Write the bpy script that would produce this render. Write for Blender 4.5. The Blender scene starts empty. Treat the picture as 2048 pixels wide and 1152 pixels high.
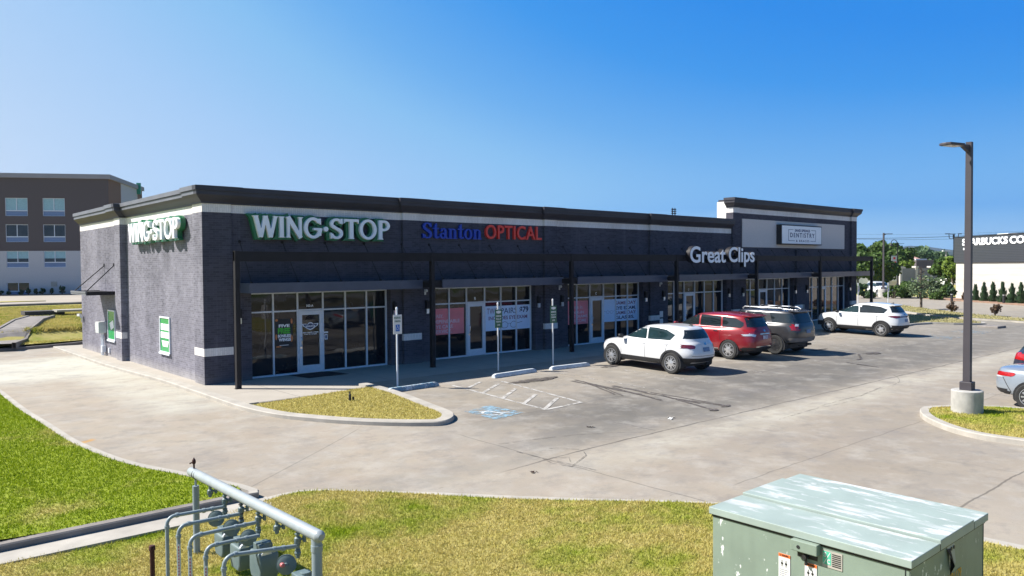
import bpy, math, random
import numpy as np
from mathutils import Vector, Matrix
from mathutils.bvhtree import BVHTree
from mathutils.geometry import delaunay_2d_cdt
random.seed(7); RNG = np.random.default_rng(7)
PI = math.pi
NOHAZE = False
SC = bpy.context.scene
COL = SC.collection
# ------------------------------------------------------------------ camera
YAW, PIT, ROL, FPX = math.radians(48.736), math.radians(-1.5736), math.radians(-0.4027), 1546.5559
CAM = np.array([-8.340, -23.570, 3.515])
FW = np.array([math.cos(YAW)*math.cos(PIT), math.sin(YAW)*math.cos(PIT), math.sin(PIT)])
RT0 = np.array([math.sin(YAW), -math.cos(YAW), 0.0]); UP0 = np.cross(RT0, FW)
RT = RT0*math.cos(ROL)+UP0*math.sin(ROL); UP = -RT0*math.sin(ROL)+UP0*math.cos(ROL)
cam_d = bpy.data.cameras.new('camera'); cam = bpy.data.objects.new('camera', cam_d); COL.objects.link(cam)
cam_d.sensor_width = 36.0; cam_d.lens = FPX/2048*36.0; cam_d.clip_start = 0.1; cam_d.clip_end = 9000
cam.matrix_world = Matrix(((RT[0],UP[0],-FW[0],CAM[0]),(RT[1],UP[1],-FW[1],CAM[1]),(RT[2],UP[2],-FW[2],CAM[2]),(0,0,0,1)))
SC.camera = cam
# ------------------------------------------------------------------ light
SUN_EL, SUN_AZ = math.radians(45.0), math.radians(135.0)      # azimuth measured from +X towards +Y
w = bpy.data.worlds.new('World'); SC.world = w; w.use_nodes = True
nt = w.node_tree; nt.nodes.clear()
sky = nt.nodes.new('ShaderNodeTexSky'); sky.sky_type = 'NISHITA'; sky.sun_disc = False
sky.sun_elevation = SUN_EL; sky.sun_rotation = PI/2-SUN_AZ; sky.altitude = 200; sky.air_density = 1.0; sky.dust_density = 2.5; sky.ozone_density = 3.0
bg = nt.nodes.new('ShaderNodeBackground'); bg.inputs['Strength'].default_value = 0.096
wo = nt.nodes.new('ShaderNodeOutputWorld')
bw_ = nt.nodes.new('ShaderNodeRGBToBW'); nt.links.new(sky.outputs[0], bw_.inputs[0])
mr_ = nt.nodes.new('ShaderNodeMapRange'); mr_.inputs['From Min'].default_value = 2.0; mr_.inputs['From Max'].default_value = 6.0; nt.links.new(bw_.outputs[0], mr_.inputs['Value'])
rp_ = nt.nodes.new('ShaderNodeValToRGB'); nt.links.new(mr_.outputs[0], rp_.inputs[0]); el_ = rp_.color_ramp.elements   # sky brightness to camera sky colour
for i_, (p_, c_) in enumerate(((.0,(.014,.25,.80)),(.10,(.035,.30,.82)),(.24,(.13,.41,.84)),(.34,(.23,.51,.86)),(.53,(.36,.58,.89)),(.80,(.49,.655,.89)),(1.0,(.60,.70,.87)))):
    e_ = el_[i_] if i_ < 2 else el_.new(p_); e_.position = p_; e_.color = (*c_, 1)
vm_ = nt.nodes.new('ShaderNodeVectorMath'); vm_.operation = 'SCALE'; nt.links.new(rp_.outputs[0], vm_.inputs[0])
def wm_(op, a, b, c=None):
    n_ = nt.nodes.new('ShaderNodeMath'); n_.operation = op
    for i_, v_ in enumerate((a, b, c)):
        if v_ is None: continue
        if isinstance(v_, bpy.types.NodeSocket): nt.links.new(v_, n_.inputs[i_])
        else: n_.inputs[i_].default_value = v_
    return n_.outputs[0]
def wr_(v, a, b, c, d):
    n_ = nt.nodes.new('ShaderNodeMapRange'); n_.interpolation_type = 'SMOOTHSTEP'; nt.links.new(v, n_.inputs['Value'])
    for k_, x_ in zip(('From Min','From Max','To Min','To Max'), (a,b,c,d)): n_.inputs[k_].default_value = x_
    return n_.outputs[0]
tc_ = nt.nodes.new('ShaderNodeTexCoord'); sx_ = nt.nodes.new('ShaderNodeSeparateXYZ'); nt.links.new(tc_.outputs['Generated'], sx_.inputs[0])
anti_ = wm_('ADD', wm_('MULTIPLY', sx_.outputs[0], .7071), wm_('MULTIPLY', sx_.outputs[1], -.7071))       # 1 opposite the sun
nt.links.new(wm_('ADD', wm_('MAXIMUM', bw_.outputs[0], wr_(sx_.outputs[2], .02, .16, 3.75, 2.0)), wm_('MULTIPLY', anti_, -.95)), mr_.inputs['Value'])      # pale band at the horizon
nt.links.new(wm_('MULTIPLY', wm_('MULTIPLY', wr_(sx_.outputs[2], .40, .75, 1, .42), wr_(anti_, .50, .88, 1, .55)), 5.3), vm_.inputs['Scale'])
nt.links.new(vm_.outputs[0], bg.inputs[0]); nt.links.new(bg.outputs[0], wo.inputs[0])
sl = bpy.data.lights.new('sun', 'SUN'); sl.energy = 5.0; sl.angle = math.radians(0.53); sl.color = (1.0, 0.955, 0.89)
so = bpy.data.objects.new('sun', sl); COL.objects.link(so)
sd = Vector((math.cos(SUN_AZ)*math.cos(SUN_EL), math.sin(SUN_AZ)*math.cos(SUN_EL), math.sin(SUN_EL)))
so.rotation_euler = sd.to_track_quat('Z', 'Y').to_euler(); so.location = (-20, 20, 30)
SC.view_settings.view_transform = 'Standard'; SC.view_settings.look = 'None'
SC.view_settings.exposure = 1.0; SC.view_settings.gamma = 1.0
SC.cycles.max_bounces = 6; SC.cycles.transparent_max_bounces = 8
# ------------------------------------------------------------------ ground shape and pixel rays
def sstep(t): t = min(max(t, 0.0), 1.0); return t*t*(3-2*t)
def gz(x, y): return -0.02*min(max(-y-3.3, 0), 9) - 0.10*sstep((4-x)/5)
def ray(px, py): return FW + RT*(px-1024)/FPX - UP*(py-576)/FPX
def GG(px, py, h=0.0, zf=None):
    d = ray(px, py); z = 0.0
    for _ in range(40):
        t = (z+h-CAM[2])/d[2]; p = CAM+d*t; z = (zf or gz)(p[0], p[1])
    return (float(p[0]), float(p[1]))
def AT(px, dep):                      # plan position at a depth seen in a pixel column
    d = ray(px, 530); d = d/(d@FW)*dep; return (float(CAM[0]+d[0]), float(CAM[1]+d[1]))
def ZAT(py, px, dep):                 # height seen at pixel row py for that depth
    d = ray(px, py); return float(CAM[2]+d[2]*dep/(d@FW))
# ------------------------------------------------------------------ tagging
def tag(o, label=None, cat=None, group=None, kind=None):
    if label: o['label'] = label
    if cat: o['category'] = cat
    if group: o['group'] = group
    if kind: o['kind'] = kind
    return o
def empty(name, loc=(0,0,0), rz=0.0, label=None, cat=None, group=None, parent=None):
    o = bpy.data.objects.new(name, None); COL.objects.link(o); o.location = loc; o.rotation_euler = (0,0,rz); o.empty_display_size = .2
    if parent: o.parent = parent
    return tag(o, label, cat, group)
def copy_tree(o, parent=None):
    c = o.copy(); COL.objects.link(c); c.parent = parent
    for ch in list(o.children): copy_tree(ch, c)
    return c
def link_mesh(name, me, m=None, parent=None, smooth=False):
    o = bpy.data.objects.new(name, me); COL.objects.link(o)
    if m is not None and not me.materials: me.materials.append(m)
    if parent: o.parent = parent
    if smooth: me.shade_smooth()
    return o
def np_mesh(name, V, F):
    V = np.asarray(V, dtype=np.float32); F = np.asarray(F, dtype=np.int32)
    me = bpy.data.meshes.new(name); n, k = F.shape
    me.vertices.add(len(V)); me.vertices.foreach_set('co', V.ravel())
    me.loops.add(n*k); me.loops.foreach_set('vertex_index', F.ravel())
    me.polygons.add(n); me.polygons.foreach_set('loop_start', np.arange(n, dtype=np.int32)*k)
    try: me.polygons.foreach_set('loop_total', np.full(n, k, dtype=np.int32))
    except Exception: pass
    me.update(calc_edges=True); me.validate(); return me
# ------------------------------------------------------------------ mesh builder
class MB:
    def __init__(s, M=None): s.v = []; s.f = []; s.M = M
    def add(s, vs, fs):
        b = len(s.v); s.v += [tuple(v) for v in vs]; s.f += [tuple(b+i for i in f) for f in fs]; return s
    def box(s, x0, x1, y0, y1, z0, z1):
        if x0 > x1: x0, x1 = x1, x0
        if y0 > y1: y0, y1 = y1, y0
        if z0 > z1: z0, z1 = z1, z0
        return s.add([(x0,y0,z0),(x1,y0,z0),(x1,y1,z0),(x0,y1,z0),(x0,y0,z1),(x1,y0,z1),(x1,y1,z1),(x0,y1,z1)],
            [(0,3,2,1),(4,5,6,7),(0,1,5,4),(1,2,6,5),(2,3,7,6),(3,0,4,7)])
    def obox(s, c, hx, hy, hz, rz=0.0, rx=0.0):
        R = Matrix.Rotation(rz,3,'Z') @ Matrix.Rotation(rx,3,'X'); c = Vector(c)
        vs = [c + R @ Vector((a*hx,b*hy,d*hz)) for a,b,d in ((-1,-1,-1),(1,-1,-1),(1,1,-1),(-1,1,-1),(-1,-1,1),(1,-1,1),(1,1,1),(-1,1,1))]
        return s.add(vs, [(0,3,2,1),(4,5,6,7),(0,1,5,4),(1,2,6,5),(2,3,7,6),(3,0,4,7)])
    def prism(s, poly, z0, z1):        # CCW polygon, z0/z1 number or function of (x, y)
        f0 = z0 if callable(z0) else (lambda x, y: z0); f1 = z1 if callable(z1) else (lambda x, y: z1)
        a = sum(poly[i][0]*poly[(i+1)%len(poly)][1]-poly[(i+1)%len(poly)][0]*poly[i][1] for i in range(len(poly)))
        if a < 0: poly = poly[::-1]
        n = len(poly)
        vs = [(x,y,f0(x,y)) for x,y in poly]+[(x,y,f1(x,y)) for x,y in poly]
        return s.add(vs, [tuple(range(n))[::-1], tuple(range(n,2*n))]+[(i,(i+1)%n,n+(i+1)%n,n+i) for i in range(n)])
    def tube(s, pts, r, seg=8, cap=True):
        pts = [Vector(p) for p in pts]; rs = r if isinstance(r, (list,tuple)) else [r]*len(pts)
        rings = []; t0 = None
        for i,p in enumerate(pts):
            t = (pts[min(i+1,len(pts)-1)]-pts[max(i-1,0)]).normalized()
            if t0 is None:
                ref = Vector((0,0,1)) if abs(t.z) < .9 else Vector((1,0,0)); a = t.cross(ref).normalized()
            else:
                a = t0.rotation_difference(t) @ a; a = (a-t*a.dot(t)).normalized()
            t0 = t; b = t.cross(a)
            rings.append([p+(a*math.cos(2*PI*k/seg)+b*math.sin(2*PI*k/seg))*rs[i] for k in range(seg)])
        vs = [v for g in rings for v in g]; fs = []
        for i in range(len(pts)-1):
            for k in range(seg): fs.append((i*seg+k, i*seg+(k+1)%seg, (i+1)*seg+(k+1)%seg, (i+1)*seg+k))
        if cap: fs += [tuple(range(seg))[::-1], tuple(range((len(pts)-1)*seg, len(pts)*seg))]
        return s.add(vs, [f[::-1] for f in fs])
    def lathe(s, prof, c=(0,0,0), seg=16, axis='Z'):   # profile [(r, h)]
        vs = []; fs = []
        for r,h in prof:
            for k in range(seg):
                a = 2*PI*k/seg; x, y = r*math.cos(a), r*math.sin(a)
                p = (x,y,h) if axis=='Z' else ((h,x,y) if axis=='X' else (y,h,x))
                vs.append((p[0]+c[0],p[1]+c[1],p[2]+c[2]))
        m = len(prof)
        for i in range(m-1):
            for k in range(seg): fs.append((i*seg+k, i*seg+(k+1)%seg, (i+1)*seg+(k+1)%seg, (i+1)*seg+k))
        fs.append(tuple(range(seg))[::-1]); fs.append(tuple(range((m-1)*seg, m*seg)))
        return s.add(vs, fs)
    def quad(s, a, b, c, d): return s.add([a,b,c,d], [(0,1,2,3)])
    def poly(s, pts): return s.add(pts, [tuple(range(len(pts)))])
    def build(s, name, m, parent=None, smooth=False, bevel=0.0, loc=None, rz=0.0):
        me = bpy.data.meshes.new(name)
        vs = s.v if s.M is None else [tuple(s.M @ Vector(v)) for v in s.v]
        me.from_pydata(vs, [], s.f); me.update()
        o = link_mesh(name, me, m, parent, smooth)
        if loc is not None: o.location = loc
        if rz: o.rotation_euler = (0,0,rz)
        if bevel:
            b = o.modifiers.new('bevel','BEVEL'); b.width = bevel; b.segments = 2; b.limit_method = 'ANGLE'; b.angle_limit = .6
            if smooth: me.shade_smooth()
        if smooth:
            try: me.set_sharp_from_angle(angle=math.radians(38))
            except Exception: pass
        return o
def frameM(o, u, v):                   # local x along u, y along v, z along u x v
    u = Vector(u).normalized(); v = Vector(v).normalized(); n = u.cross(v)
    return Matrix(((u.x,v.x,n.x,o[0]),(u.y,v.y,n.y,o[1]),(u.z,v.z,n.z,o[2]),(0,0,0,1)))
def eval_mesh(o, name):
    dg = bpy.context.evaluated_depsgraph_get(); dg.update()
    return bpy.data.meshes.new_from_object(o.evaluated_get(dg))
def offset_path(pts, d):
    out = []; n = len(pts)
    for i in range(n):
        def nrm(a, b):
            dx, dy = b[0]-a[0], b[1]-a[1]; l = math.hypot(dx,dy) or 1e-9; return (-dy/l, dx/l)
        n0 = nrm(pts[i-1], pts[i]) if i > 0 else nrm(pts[i], pts[i+1])
        n1 = nrm(pts[i], pts[i+1]) if i < n-1 else n0
        m = (n0[0]+n1[0], n0[1]+n1[1]); l = math.hypot(*m) or 1e-9; m = (m[0]/l, m[1]/l)
        k = d/max(.35, m[0]*n0[0]+m[1]*n0[1]); out.append((pts[i][0]+m[0]*k, pts[i][1]+m[1]*k))
    return out
def sweep(mb, path, prof):             # prof [(out, z)], outward is to the right of travel
    rows = [[(p[0],p[1],z) for p in offset_path(path, -o)] for o,z in prof]
    n = len(path); vs = [v for r in rows for v in r]; fs = []
    for j in range(len(prof)-1):
        for i in range(n-1): fs.append((j*n+i, j*n+i+1, (j+1)*n+i+1, (j+1)*n+i))
    fs.append(tuple(j*n for j in range(len(prof)))); fs.append(tuple(j*n+n-1 for j in range(len(prof)))[::-1])
    mb.add(vs, fs); return mb
def resample(pts, step):
    out = [pts[0]]
    for a, b in zip(pts, pts[1:]):
        n = max(1, int(math.hypot(b[0]-a[0], b[1]-a[1])/step))
        out += [(a[0]+(b[0]-a[0])*k/n, a[1]+(b[1]-a[1])*k/n) for k in range(1, n+1)]
    return out
def smoothp(pts, it=2, closed=False):
    for _ in range(it):
        q = []; n = len(pts)
        rng = range(n if closed else n-1)
        if not closed: q.append(pts[0])
        for i in rng:
            a, b = pts[i], pts[(i+1)%n]
            q += [(a[0]*.75+b[0]*.25, a[1]*.75+b[1]*.25), (a[0]*.25+b[0]*.75, a[1]*.25+b[1]*.75)]
        if not closed: q.append(pts[-1])
        pts = q
    return pts
def inside(poly, P):                   # vectorised point in polygon
    x, y = P[:,0], P[:,1]; r = np.zeros(len(P), bool); n = len(poly); j = n-1
    for i in range(n):
        xi, yi = poly[i]; xj, yj = poly[j]
        c = ((yi > y) != (yj > y)) & (x < (xj-xi)*(y-yi)/((yj-yi) if yj != yi else 1e-12)+xi)
        r ^= c; j = i
    return r
def sheet(poly, zf, step=1.0):         # polygon filled with a draped triangle mesh
    b = resample(list(poly)+[poly[0]], step)[:-1]
    xs = [p[0] for p in b]; ys = [p[1] for p in b]
    g = np.array([(x,y) for x in np.arange(min(xs)+step*.5, max(xs), step) for y in np.arange(min(ys)+step*.5, max(ys), step)] or [(0,0)])
    g = g[inside(poly, g)] if len(g) else g
    V = [Vector(p) for p in b]+[Vector((float(p[0]),float(p[1]))) for p in g]
    E = [(i,(i+1)%len(b)) for i in range(len(b))]
    vs, _, fs, _, _, _ = delaunay_2d_cdt(V, E, [], 1, 1e-5)
    return [(v.x,v.y,zf(v.x,v.y)) for v in vs], [tuple(f) for f in fs]
def sheet_obj(name, poly, zf, m, step=1.0, parent=None):
    v, f = sheet(poly, zf, step); mb = MB(); mb.add(v, f); o = mb.build(name, m, parent)
    if o.data.polygons and o.data.polygons[0].normal.z < 0: o.data.flip_normals()
    return o
# ------------------------------------------------------------------ material nodes
class N:
    def __init__(s, name):
        s.m = bpy.data.materials.new(name); s.m.use_nodes = True; s.t = s.m.node_tree
        s.b = s.t.nodes['Principled BSDF']; s.out = s.t.nodes['Material Output']; s._c = None; s._g = None
    def node(s, ty, ins=None, **kw):
        n = s.t.nodes.new(ty)
        for k,v in kw.items(): setattr(n, k, v)
        for k,v in (ins or {}).items(): s.set(n.inputs[k], v)
        return n
    def set(s, sock, v):
        if isinstance(v, bpy.types.NodeSocket): s.t.links.new(v, sock)
        elif isinstance(v, tuple) and len(v) == 3 and sock.type == 'RGBA': sock.default_value = (*v, 1)
        else: sock.default_value = v
    def P(s, **kw):
        for k,v in kw.items():
            s.set(s.b.inputs[{'color':'Base Color','rough':'Roughness','metal':'Metallic','ior':'IOR','coat':'Coat Weight','coatr':'Coat Roughness','spec':'Specular IOR Level','normal':'Normal','alpha':'Alpha','trans':'Transmission Weight'}[k]], v)
        return s
    def obj(s):
        if s._c is None: s._c = s.node('ShaderNodeTexCoord').outputs['Object']
        return s._c
    def xyz(s, v=None): n = s.node('ShaderNodeSeparateXYZ', {0: v or s.obj()}); return n.outputs
    def math(s, op, a, b=None, c=None, clamp=False):
        n = s.node('ShaderNodeMath', operation=op, use_clamp=clamp)
        for i,v in enumerate((a,b,c)):
            if v is not None: s.set(n.inputs[i], v)
        return n.outputs[0]
    def noise(s, scale, detail=4, rough=.55, vec=None, dist=0.0):
        n = s.node('ShaderNodeTexNoise', {'Scale':scale,'Detail':detail,'Roughness':rough,'Distortion':dist,'Vector': vec or s.obj()}); return n.outputs['Fac']
    def noisec(s, scale, vec=None):
        n = s.node('ShaderNodeTexNoise', {'Scale':scale,'Detail':3,'Vector': vec or s.obj()}); return n.outputs['Color']
    def mapr(s, v, a, b, c=0.0, d=1.0):
        n = s.node('ShaderNodeMapRange', {'Value':v,'From Min':a,'From Max':b,'To Min':c,'To Max':d}); return n.outputs[0]
    def mix(s, f, a, b, mode='MIX'):
        n = s.node('ShaderNodeMix', data_type='RGBA', blend_type=mode)
        s.set(n.inputs[0], f); s.set(n.inputs[6], a); s.set(n.inputs[7], b); return n.outputs[2]
    def vmap(s, scale=(1,1,1), vec=None, loc=(0,0,0), rot=(0,0,0)):
        n = s.node('ShaderNodeMapping', {'Vector':vec or s.obj(),'Scale':scale,'Location':loc,'Rotation':rot}); return n.outputs[0]
    def bump(s, h, st=.3, d=.01): n = s.node('ShaderNodeBump', {'Height':h,'Strength':st,'Distance':d}); s.P(normal=n.outputs[0]); return s
def simple(name, col, rough=.6, metal=0.0, var=.12, scale=6.0, bump=0.0, **kw):
    n = N(name); f = n.noise(scale, 5)
    dark = tuple(c*(1-var) for c in col); lite = tuple(min(1, c*(1+var)) for c in col)
    n.P(color=n.mix(n.mapr(f,.3,.7), dark, lite), rough=rough, metal=metal, **kw)
    if bump: n.bump(n.noise(scale*6, 4), bump)
    return n.m
def paint(name, col, flake=0.0, metal=0.0):
    n = N(name); f = n.noise(2.5, 3); dust = n.mapr(n.xyz()[2], .25, .6, .14, 0)
    c = n.mix(n.math('MULTIPLY', n.mapr(f,.4,.7), .06), col, (.5,.47,.42)); c = n.mix(dust, c, (.3,.27,.23))
    n.P(color=c, rough=.32, metal=metal, coat=1.0, coatr=.04); return n.m
MT = {}
def M(k): return MT[k]
MT['bronze'] = simple('dark_bronze_steel', (.016,.0145,.017), .6, 0, .25, 3, spec=.25)
MT['awning'] = simple('blue_grey_metal', (.062,.075,.115), .38, .0, .12, 2.5)
MT['alu'] = simple('pale_aluminium', (.66,.69,.74), .35, .0, .05, 9)
MT['white'] = simple('white_paint', (.64,.64,.63), .5, 0, .05, 5)
MT['black'] = simple('black_plastic', (.018,.018,.02), .55, 0, .2, 8)
MT['rubber'] = simple('tyre_rubber', (.022,.022,.022), .8, 0, .2, 14, .2)
MT['rim'] = simple('alloy_rim', (.55,.56,.58), .3, .7, .08, 9)
MT['rimdark'] = simple('dark_rim', (.05,.05,.055), .35, .5, .1, 9)
MT['chrome'] = simple('chrome', (.7,.7,.72), .12, 1.0, .03, 9)
MT['red_lens'] = simple('red_lens', (.32,.01,.012), .12, 0, .2, 20, coat=1.0)
MT['dark_red_lens'] = simple('dark_red_lens', (.11,.006,.012), .12, 0, .3, 20, coat=1.0)
MT['white_lens'] = simple('clear_lens', (.6,.62,.65), .1, .2, .1, 20, coat=1.0)
MT['plate'] = simple('number_plate', (.12,.2,.33), .4, 0, .6, 30)
MT['plate_light'] = simple('pale_plate', (.45,.4,.45), .4, 0, .5, 30)
MT['green_sign'] = simple('green_sign_paint', (.02,.10,.055), .4, 0, .1, 9)
MT['blue_sign'] = simple('blue_sign_paint', (.01,.12,.45), .4)
MT['letter_white'] = simple('white_letter_face', (.90,.91,.93), .35, 0, .02, 3)
MT['letter_green'] = simple('green_letter_backing', (.02,.15,.065), .35, 0, .08, 3)
MT['letter_blue'] = simple('blue_letter_face', (.010,.05,.42), .3, 0, .05, 3)
MT['letter_red'] = simple('red_letter_face', (.85,.055,.04), .3, 0, .03, 3)
MT['orange'] = simple('orange_print', (.6,.2,.06), .5, 0, .3, 30)
MT['redposter'] = simple('coral_poster', (.80,.21,.23), .5, 0, .12, 2)
MT['blueposter'] = simple('pale_blue_poster', (.66,.78,.95), .5, 0, .03, 2)
MT['navy'] = simple('navy_print', (.02,.035,.12), .5)
MT['mauve'] = simple('mauve_print', (.20,.08,.17), .5)
MT['pink'] = simple('pale_pink_print', (.80,.60,.66), .5)
MT['greenprint'] = simple('bright_green_print', (.06,.45,.03), .5)
MT['rust'] = simple('rusty_steel', (.055,.016,.012), .75, .2, .5, 14, .3)
MT['bark'] = simple('bark', (.09,.07,.055), .9, 0, .3, 9, .5)
MT['mat'] = simple('dark_doormat', (.012,.012,.014), .95, 0, .2, 30, .4)
MT['wood_dark'] = simple('weathered_dark', (.05,.045,.045), .8, 0, .3, 9)
def glass(name, tint=(.012,.014,.018), rough=.02, ior=1.62, wob=.0012):
    n = N(name); n.P(color=n.mix(n.mapr(n.noise(.8),.35,.7), tint, tuple(c*1.9 for c in tint)), rough=rough, ior=ior)
    b = n.node('ShaderNodeBump', {'Height':n.noise(1.1,1),'Strength':.5,'Distance':wob*8}); n.P(normal=b.outputs[0]); return n.m
MT['glass'] = glass('dark_mirror_glass', (.008,.009,.012), .02, 1.46)
MT['carglass'] = glass('dark_car_glass', (.01,.014,.016), .03, 1.75, 0)
MT['carglass_teal'] = glass('green_tint_car_glass', (.010,.024,.028), .02, 1.6, 0)
# ------------------------------------------------------------------ masonry and concrete materials
def brick(name, col, mort, bw=.203, bh=.0677, soldier=False, var=.25, bst=.5, chalk_or_sun=False):
    n = N(name); x,y,z = n.xyz()[:3]; h = n.math('ADD', x, y)
    v = n.node('ShaderNodeCombineXYZ', {0: z if soldier else h, 1: h if soldier else z, 2: 0.0}).outputs[0]
    br = n.node('ShaderNodeTexBrick', {'Vector':v,'Scale':1.0,'Mortar Size':.006,'Mortar Smooth':.3,'Bias':0.0,'Brick Width':bw,'Row Height':bh,
        'Color1':tuple(c*(1-var) for c in col),'Color2':tuple(c*(1+var) for c in col),'Mortar':mort})
    big = n.mapr(n.noise(.5, 6, .6, n.vmap((1,1,.45))), .35, .68)
    c = n.mix(n.math('MULTIPLY', big, .35), br.outputs[0], tuple(min(1,c*1.7+.02) for c in col))
    st = n.mapr(n.noise(2.2, 5, .7, n.vmap((2.0,2.0,.12))), .56, .72)
    c = n.mix(n.math('MULTIPLY', st, .22), c, tuple(min(1,c*2.0+.05) for c in col))
    c = n.mix(n.math('MULTIPLY', n.mapr(z, .35, .0), .4), c, (.2,.19,.19))
    if chalk_or_sun:                          # sunlight put into the colour of the drive-through side, patchy like bleached film
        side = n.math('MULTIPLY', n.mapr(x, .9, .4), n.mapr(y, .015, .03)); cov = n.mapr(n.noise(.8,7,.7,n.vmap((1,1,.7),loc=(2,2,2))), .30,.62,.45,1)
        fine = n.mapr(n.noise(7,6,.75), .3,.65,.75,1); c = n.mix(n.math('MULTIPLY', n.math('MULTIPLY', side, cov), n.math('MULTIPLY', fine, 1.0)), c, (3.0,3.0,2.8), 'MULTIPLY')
    n.P(color=c, rough=.8, spec=.08)
    b = n.node('ShaderNodeBump', {'Height':n.math('SUBTRACT', n.math('MULTIPLY', n.noise(60,3), .35), br.outputs['Fac']),'Strength':bst,'Distance':.006}); n.P(normal=b.outputs[0])
    return n.m
MT['brick'] = brick('painted_charcoal_brick', (.060,.058,.074), (.092,.090,.110), chalk_or_sun=True)
MT['trim'] = brick('cream_painted_soldier_brick', (.68,.635,.60), (.50,.47,.45), .203, .0677, True, .07, .4)
MT['cornice'] = simple('dark_cornice_metal', (.035,.034,.045), .5, 0, .15, 1.5)
MT['cornice_side'] = simple('grey_metal_flashing', (.15,.155,.18), .45, .1, .12, 1.5)
MT['cap'] = MT['cornice_side']
MT['stucco'] = simple('cream_stucco', (.62,.57,.54), .9, 0, .12, 26, .5)
MT['stucco_white'] = simple('white_stucco', (.74,.73,.70), .9, 0, .04, 12, .3)
def concrete():
    n = N('stained_concrete'); x,y,z = n.xyz()[:3]
    wx = n.math('ADD', x, n.math('MULTIPLY', n.math('SUBTRACT', n.noise(.55,4), .5), 1.6)); wy = n.math('ADD', y, n.math('MULTIPLY', n.math('SUBTRACT', n.noise(.62,4,.6,n.vmap((1,1,1),loc=(9,3,0))), .5), 1.6))
    tan, tan2, grey = (.285,.242,.188), (.325,.286,.232), (.30,.265,.235)
    c = n.mix(n.mapr(n.noise(.22,6,.6), .3,.7), tan, tan2)
    c = n.mix(n.math('MULTIPLY', n.mapr(n.noise(1.4,7,.68,n.vmap((.8,1,1))), .45,.75), .45), c, (0.251,0.218,0.174))
    c = n.mix(n.math('MULTIPLY', n.mapr(n.noise(1.1,7,.68,n.vmap((.8,1,1),loc=(4,8,0))), .5,.75), .4), c, (0.396,0.343,0.264))
    def band(v, a, b, s): return n.math('MULTIPLY', n.mapr(v, a-s, a+s, 0, 1), n.mapr(v, b-s, b+s, 1, 0))
    def mask(a, b, k, nz=.6, sc=.6):     # soft area, broken up by noise
        m = n.math('MULTIPLY', a, b); t = n.mapr(n.noise(sc,8,.72,n.vmap((.8,1,1))), .38,.60, 1-nz,1)
        return n.math('MULTIPLY', n.math('MULTIPLY', m, t), k)
    def mot(sc, vm, loc, a, b, k, col):
        return n.mix(n.math('MULTIPLY', n.mapr(n.noise(sc,8,.7,n.vmap(vm,loc=loc)), a-.02, b+.05), k*.8), c, col)
    c = mot(.9,(.8,1,1),(1,2,0),.47,.57,.30,(.25,.215,.185)); c = mot(.8,(.9,1,1),(5,9,0),.50,.60,.34,(.335,.335,.315)); c = mot(1.7,(1,.8,1),(8,1,0),.50,.58,.34,(.36,.295,.235)); c = mot(.30,(1,1,1),(3,7,0),.48,.60,.35,(.27,.25,.235))
    # parking stalls and aisle: tyre darkened
    c = n.mix(mask(band(wx,3.2,75,.8), band(wy,-12.9,-4.9,.35), .55), c, (0.178,0.162,0.135))
    c = n.mix(mask(band(wx,2.8,75,2.2), band(wy,-12.7,-8.6,.9), .85, .45), c, (0.102,0.096,0.087))
    c = n.mix(mask(band(wx,12,75,4), band(wy,-11.8,-7.2,.8), .55, .5), c, (0.112,0.106,0.096))
    c = n.mix(mask(band(wx,3,60,3), band(wy,-19.5,-13.3,.6), .5, .5, .4), c, (0.198,0.172,0.141))
    c = n.mix(mask(band(wx,30,90,4), band(wy,-30,12,2), .5, .5, .3), c, (0.238,0.218,0.186))
    # pale lime wash along the valley and by the side door
    c = n.mix(mask(band(wx,3,30,2.0), band(wy,-14.2,-13.0,.35), .75, .75, .9), c, (0.409,0.383,0.318))
    c = n.mix(mask(band(wx,-9,-.2,.9), band(wy,5.6,12.4,1.1), .95, .35, .4), c, (0.488,0.482,0.420))
    c = n.mix(mask(band(wx,-12,0,.9), band(wy,7.2,9.2,.8), .65, .9, .7), c, (0.330,0.310,0.270))
    c = n.mix(mask(band(x,-2.4,-.3,.5), band(y,-3.5,13,.5), .7, .55, .9), c, (0.449,0.436,0.372))
    c = n.mix(mask(band(wx,-2.0,3.2,.9), band(wy,-12.7,-11.6,.3), .6, .7, .8), c, (0.218,0.205,0.180))
    c = n.mix(mask(band(wx,1.5,9,.9), band(wy,-12.5,-11.3,.3), .5, .8, .8), c, (0.145,0.139,0.126))
    c = n.mix(n.math('MULTIPLY', band(n.math('ADD',y,n.math('MULTIPLY',x,-.6)), -2.75,-2.55,.04), band(x,-4.65,-4.2,.05)), c, (0.409,0.238,0.084))
    c = mot(1.3,(1,1,1),(11,4,0),.52,.62,.45,(.40,.38,.345)); c = mot(2.4,(.9,1,1),(15,4,0),.54,.61,.40,(.13,.125,.125)); c = mot(.7,(1,.9,1),(19,4,0),.54,.63,.40,(.15,.14,.14))
    # joints
    jx = n.math('ADD', x, n.math('MULTIPLY', n.math('SUBTRACT', n.noise(1.2,5), .5), .12)); jy = n.math('ADD', y, n.math('MULTIPLY', n.math('SUBTRACT', n.noise(1.1,5), .5), .16))
    def line(v, c0, wd): return n.mapr(n.math('ABSOLUTE', n.math('SUBTRACT', v, c0)), wd*.5, wd*1.3, 1, 0)
    jm = None
    gx1, gx3 = n.mapr(x,-3.4,-3.2), n.mapr(x,2.9,3.1)
    for c0,wd,k,g in ((-9.4,.016,.55,gx3),(-5.95,.014,.4,gx3),(-16.3,.016,.5,gx3),(-19.3,.02,.8,gx3),(-22.7,.018,.7,gx3)):
        l = n.math('MULTIPLY', n.math('MULTIPLY', line(jy,c0,wd), g), k); jm = l if jm is None else n.math('MAXIMUM', jm, l)
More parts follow.
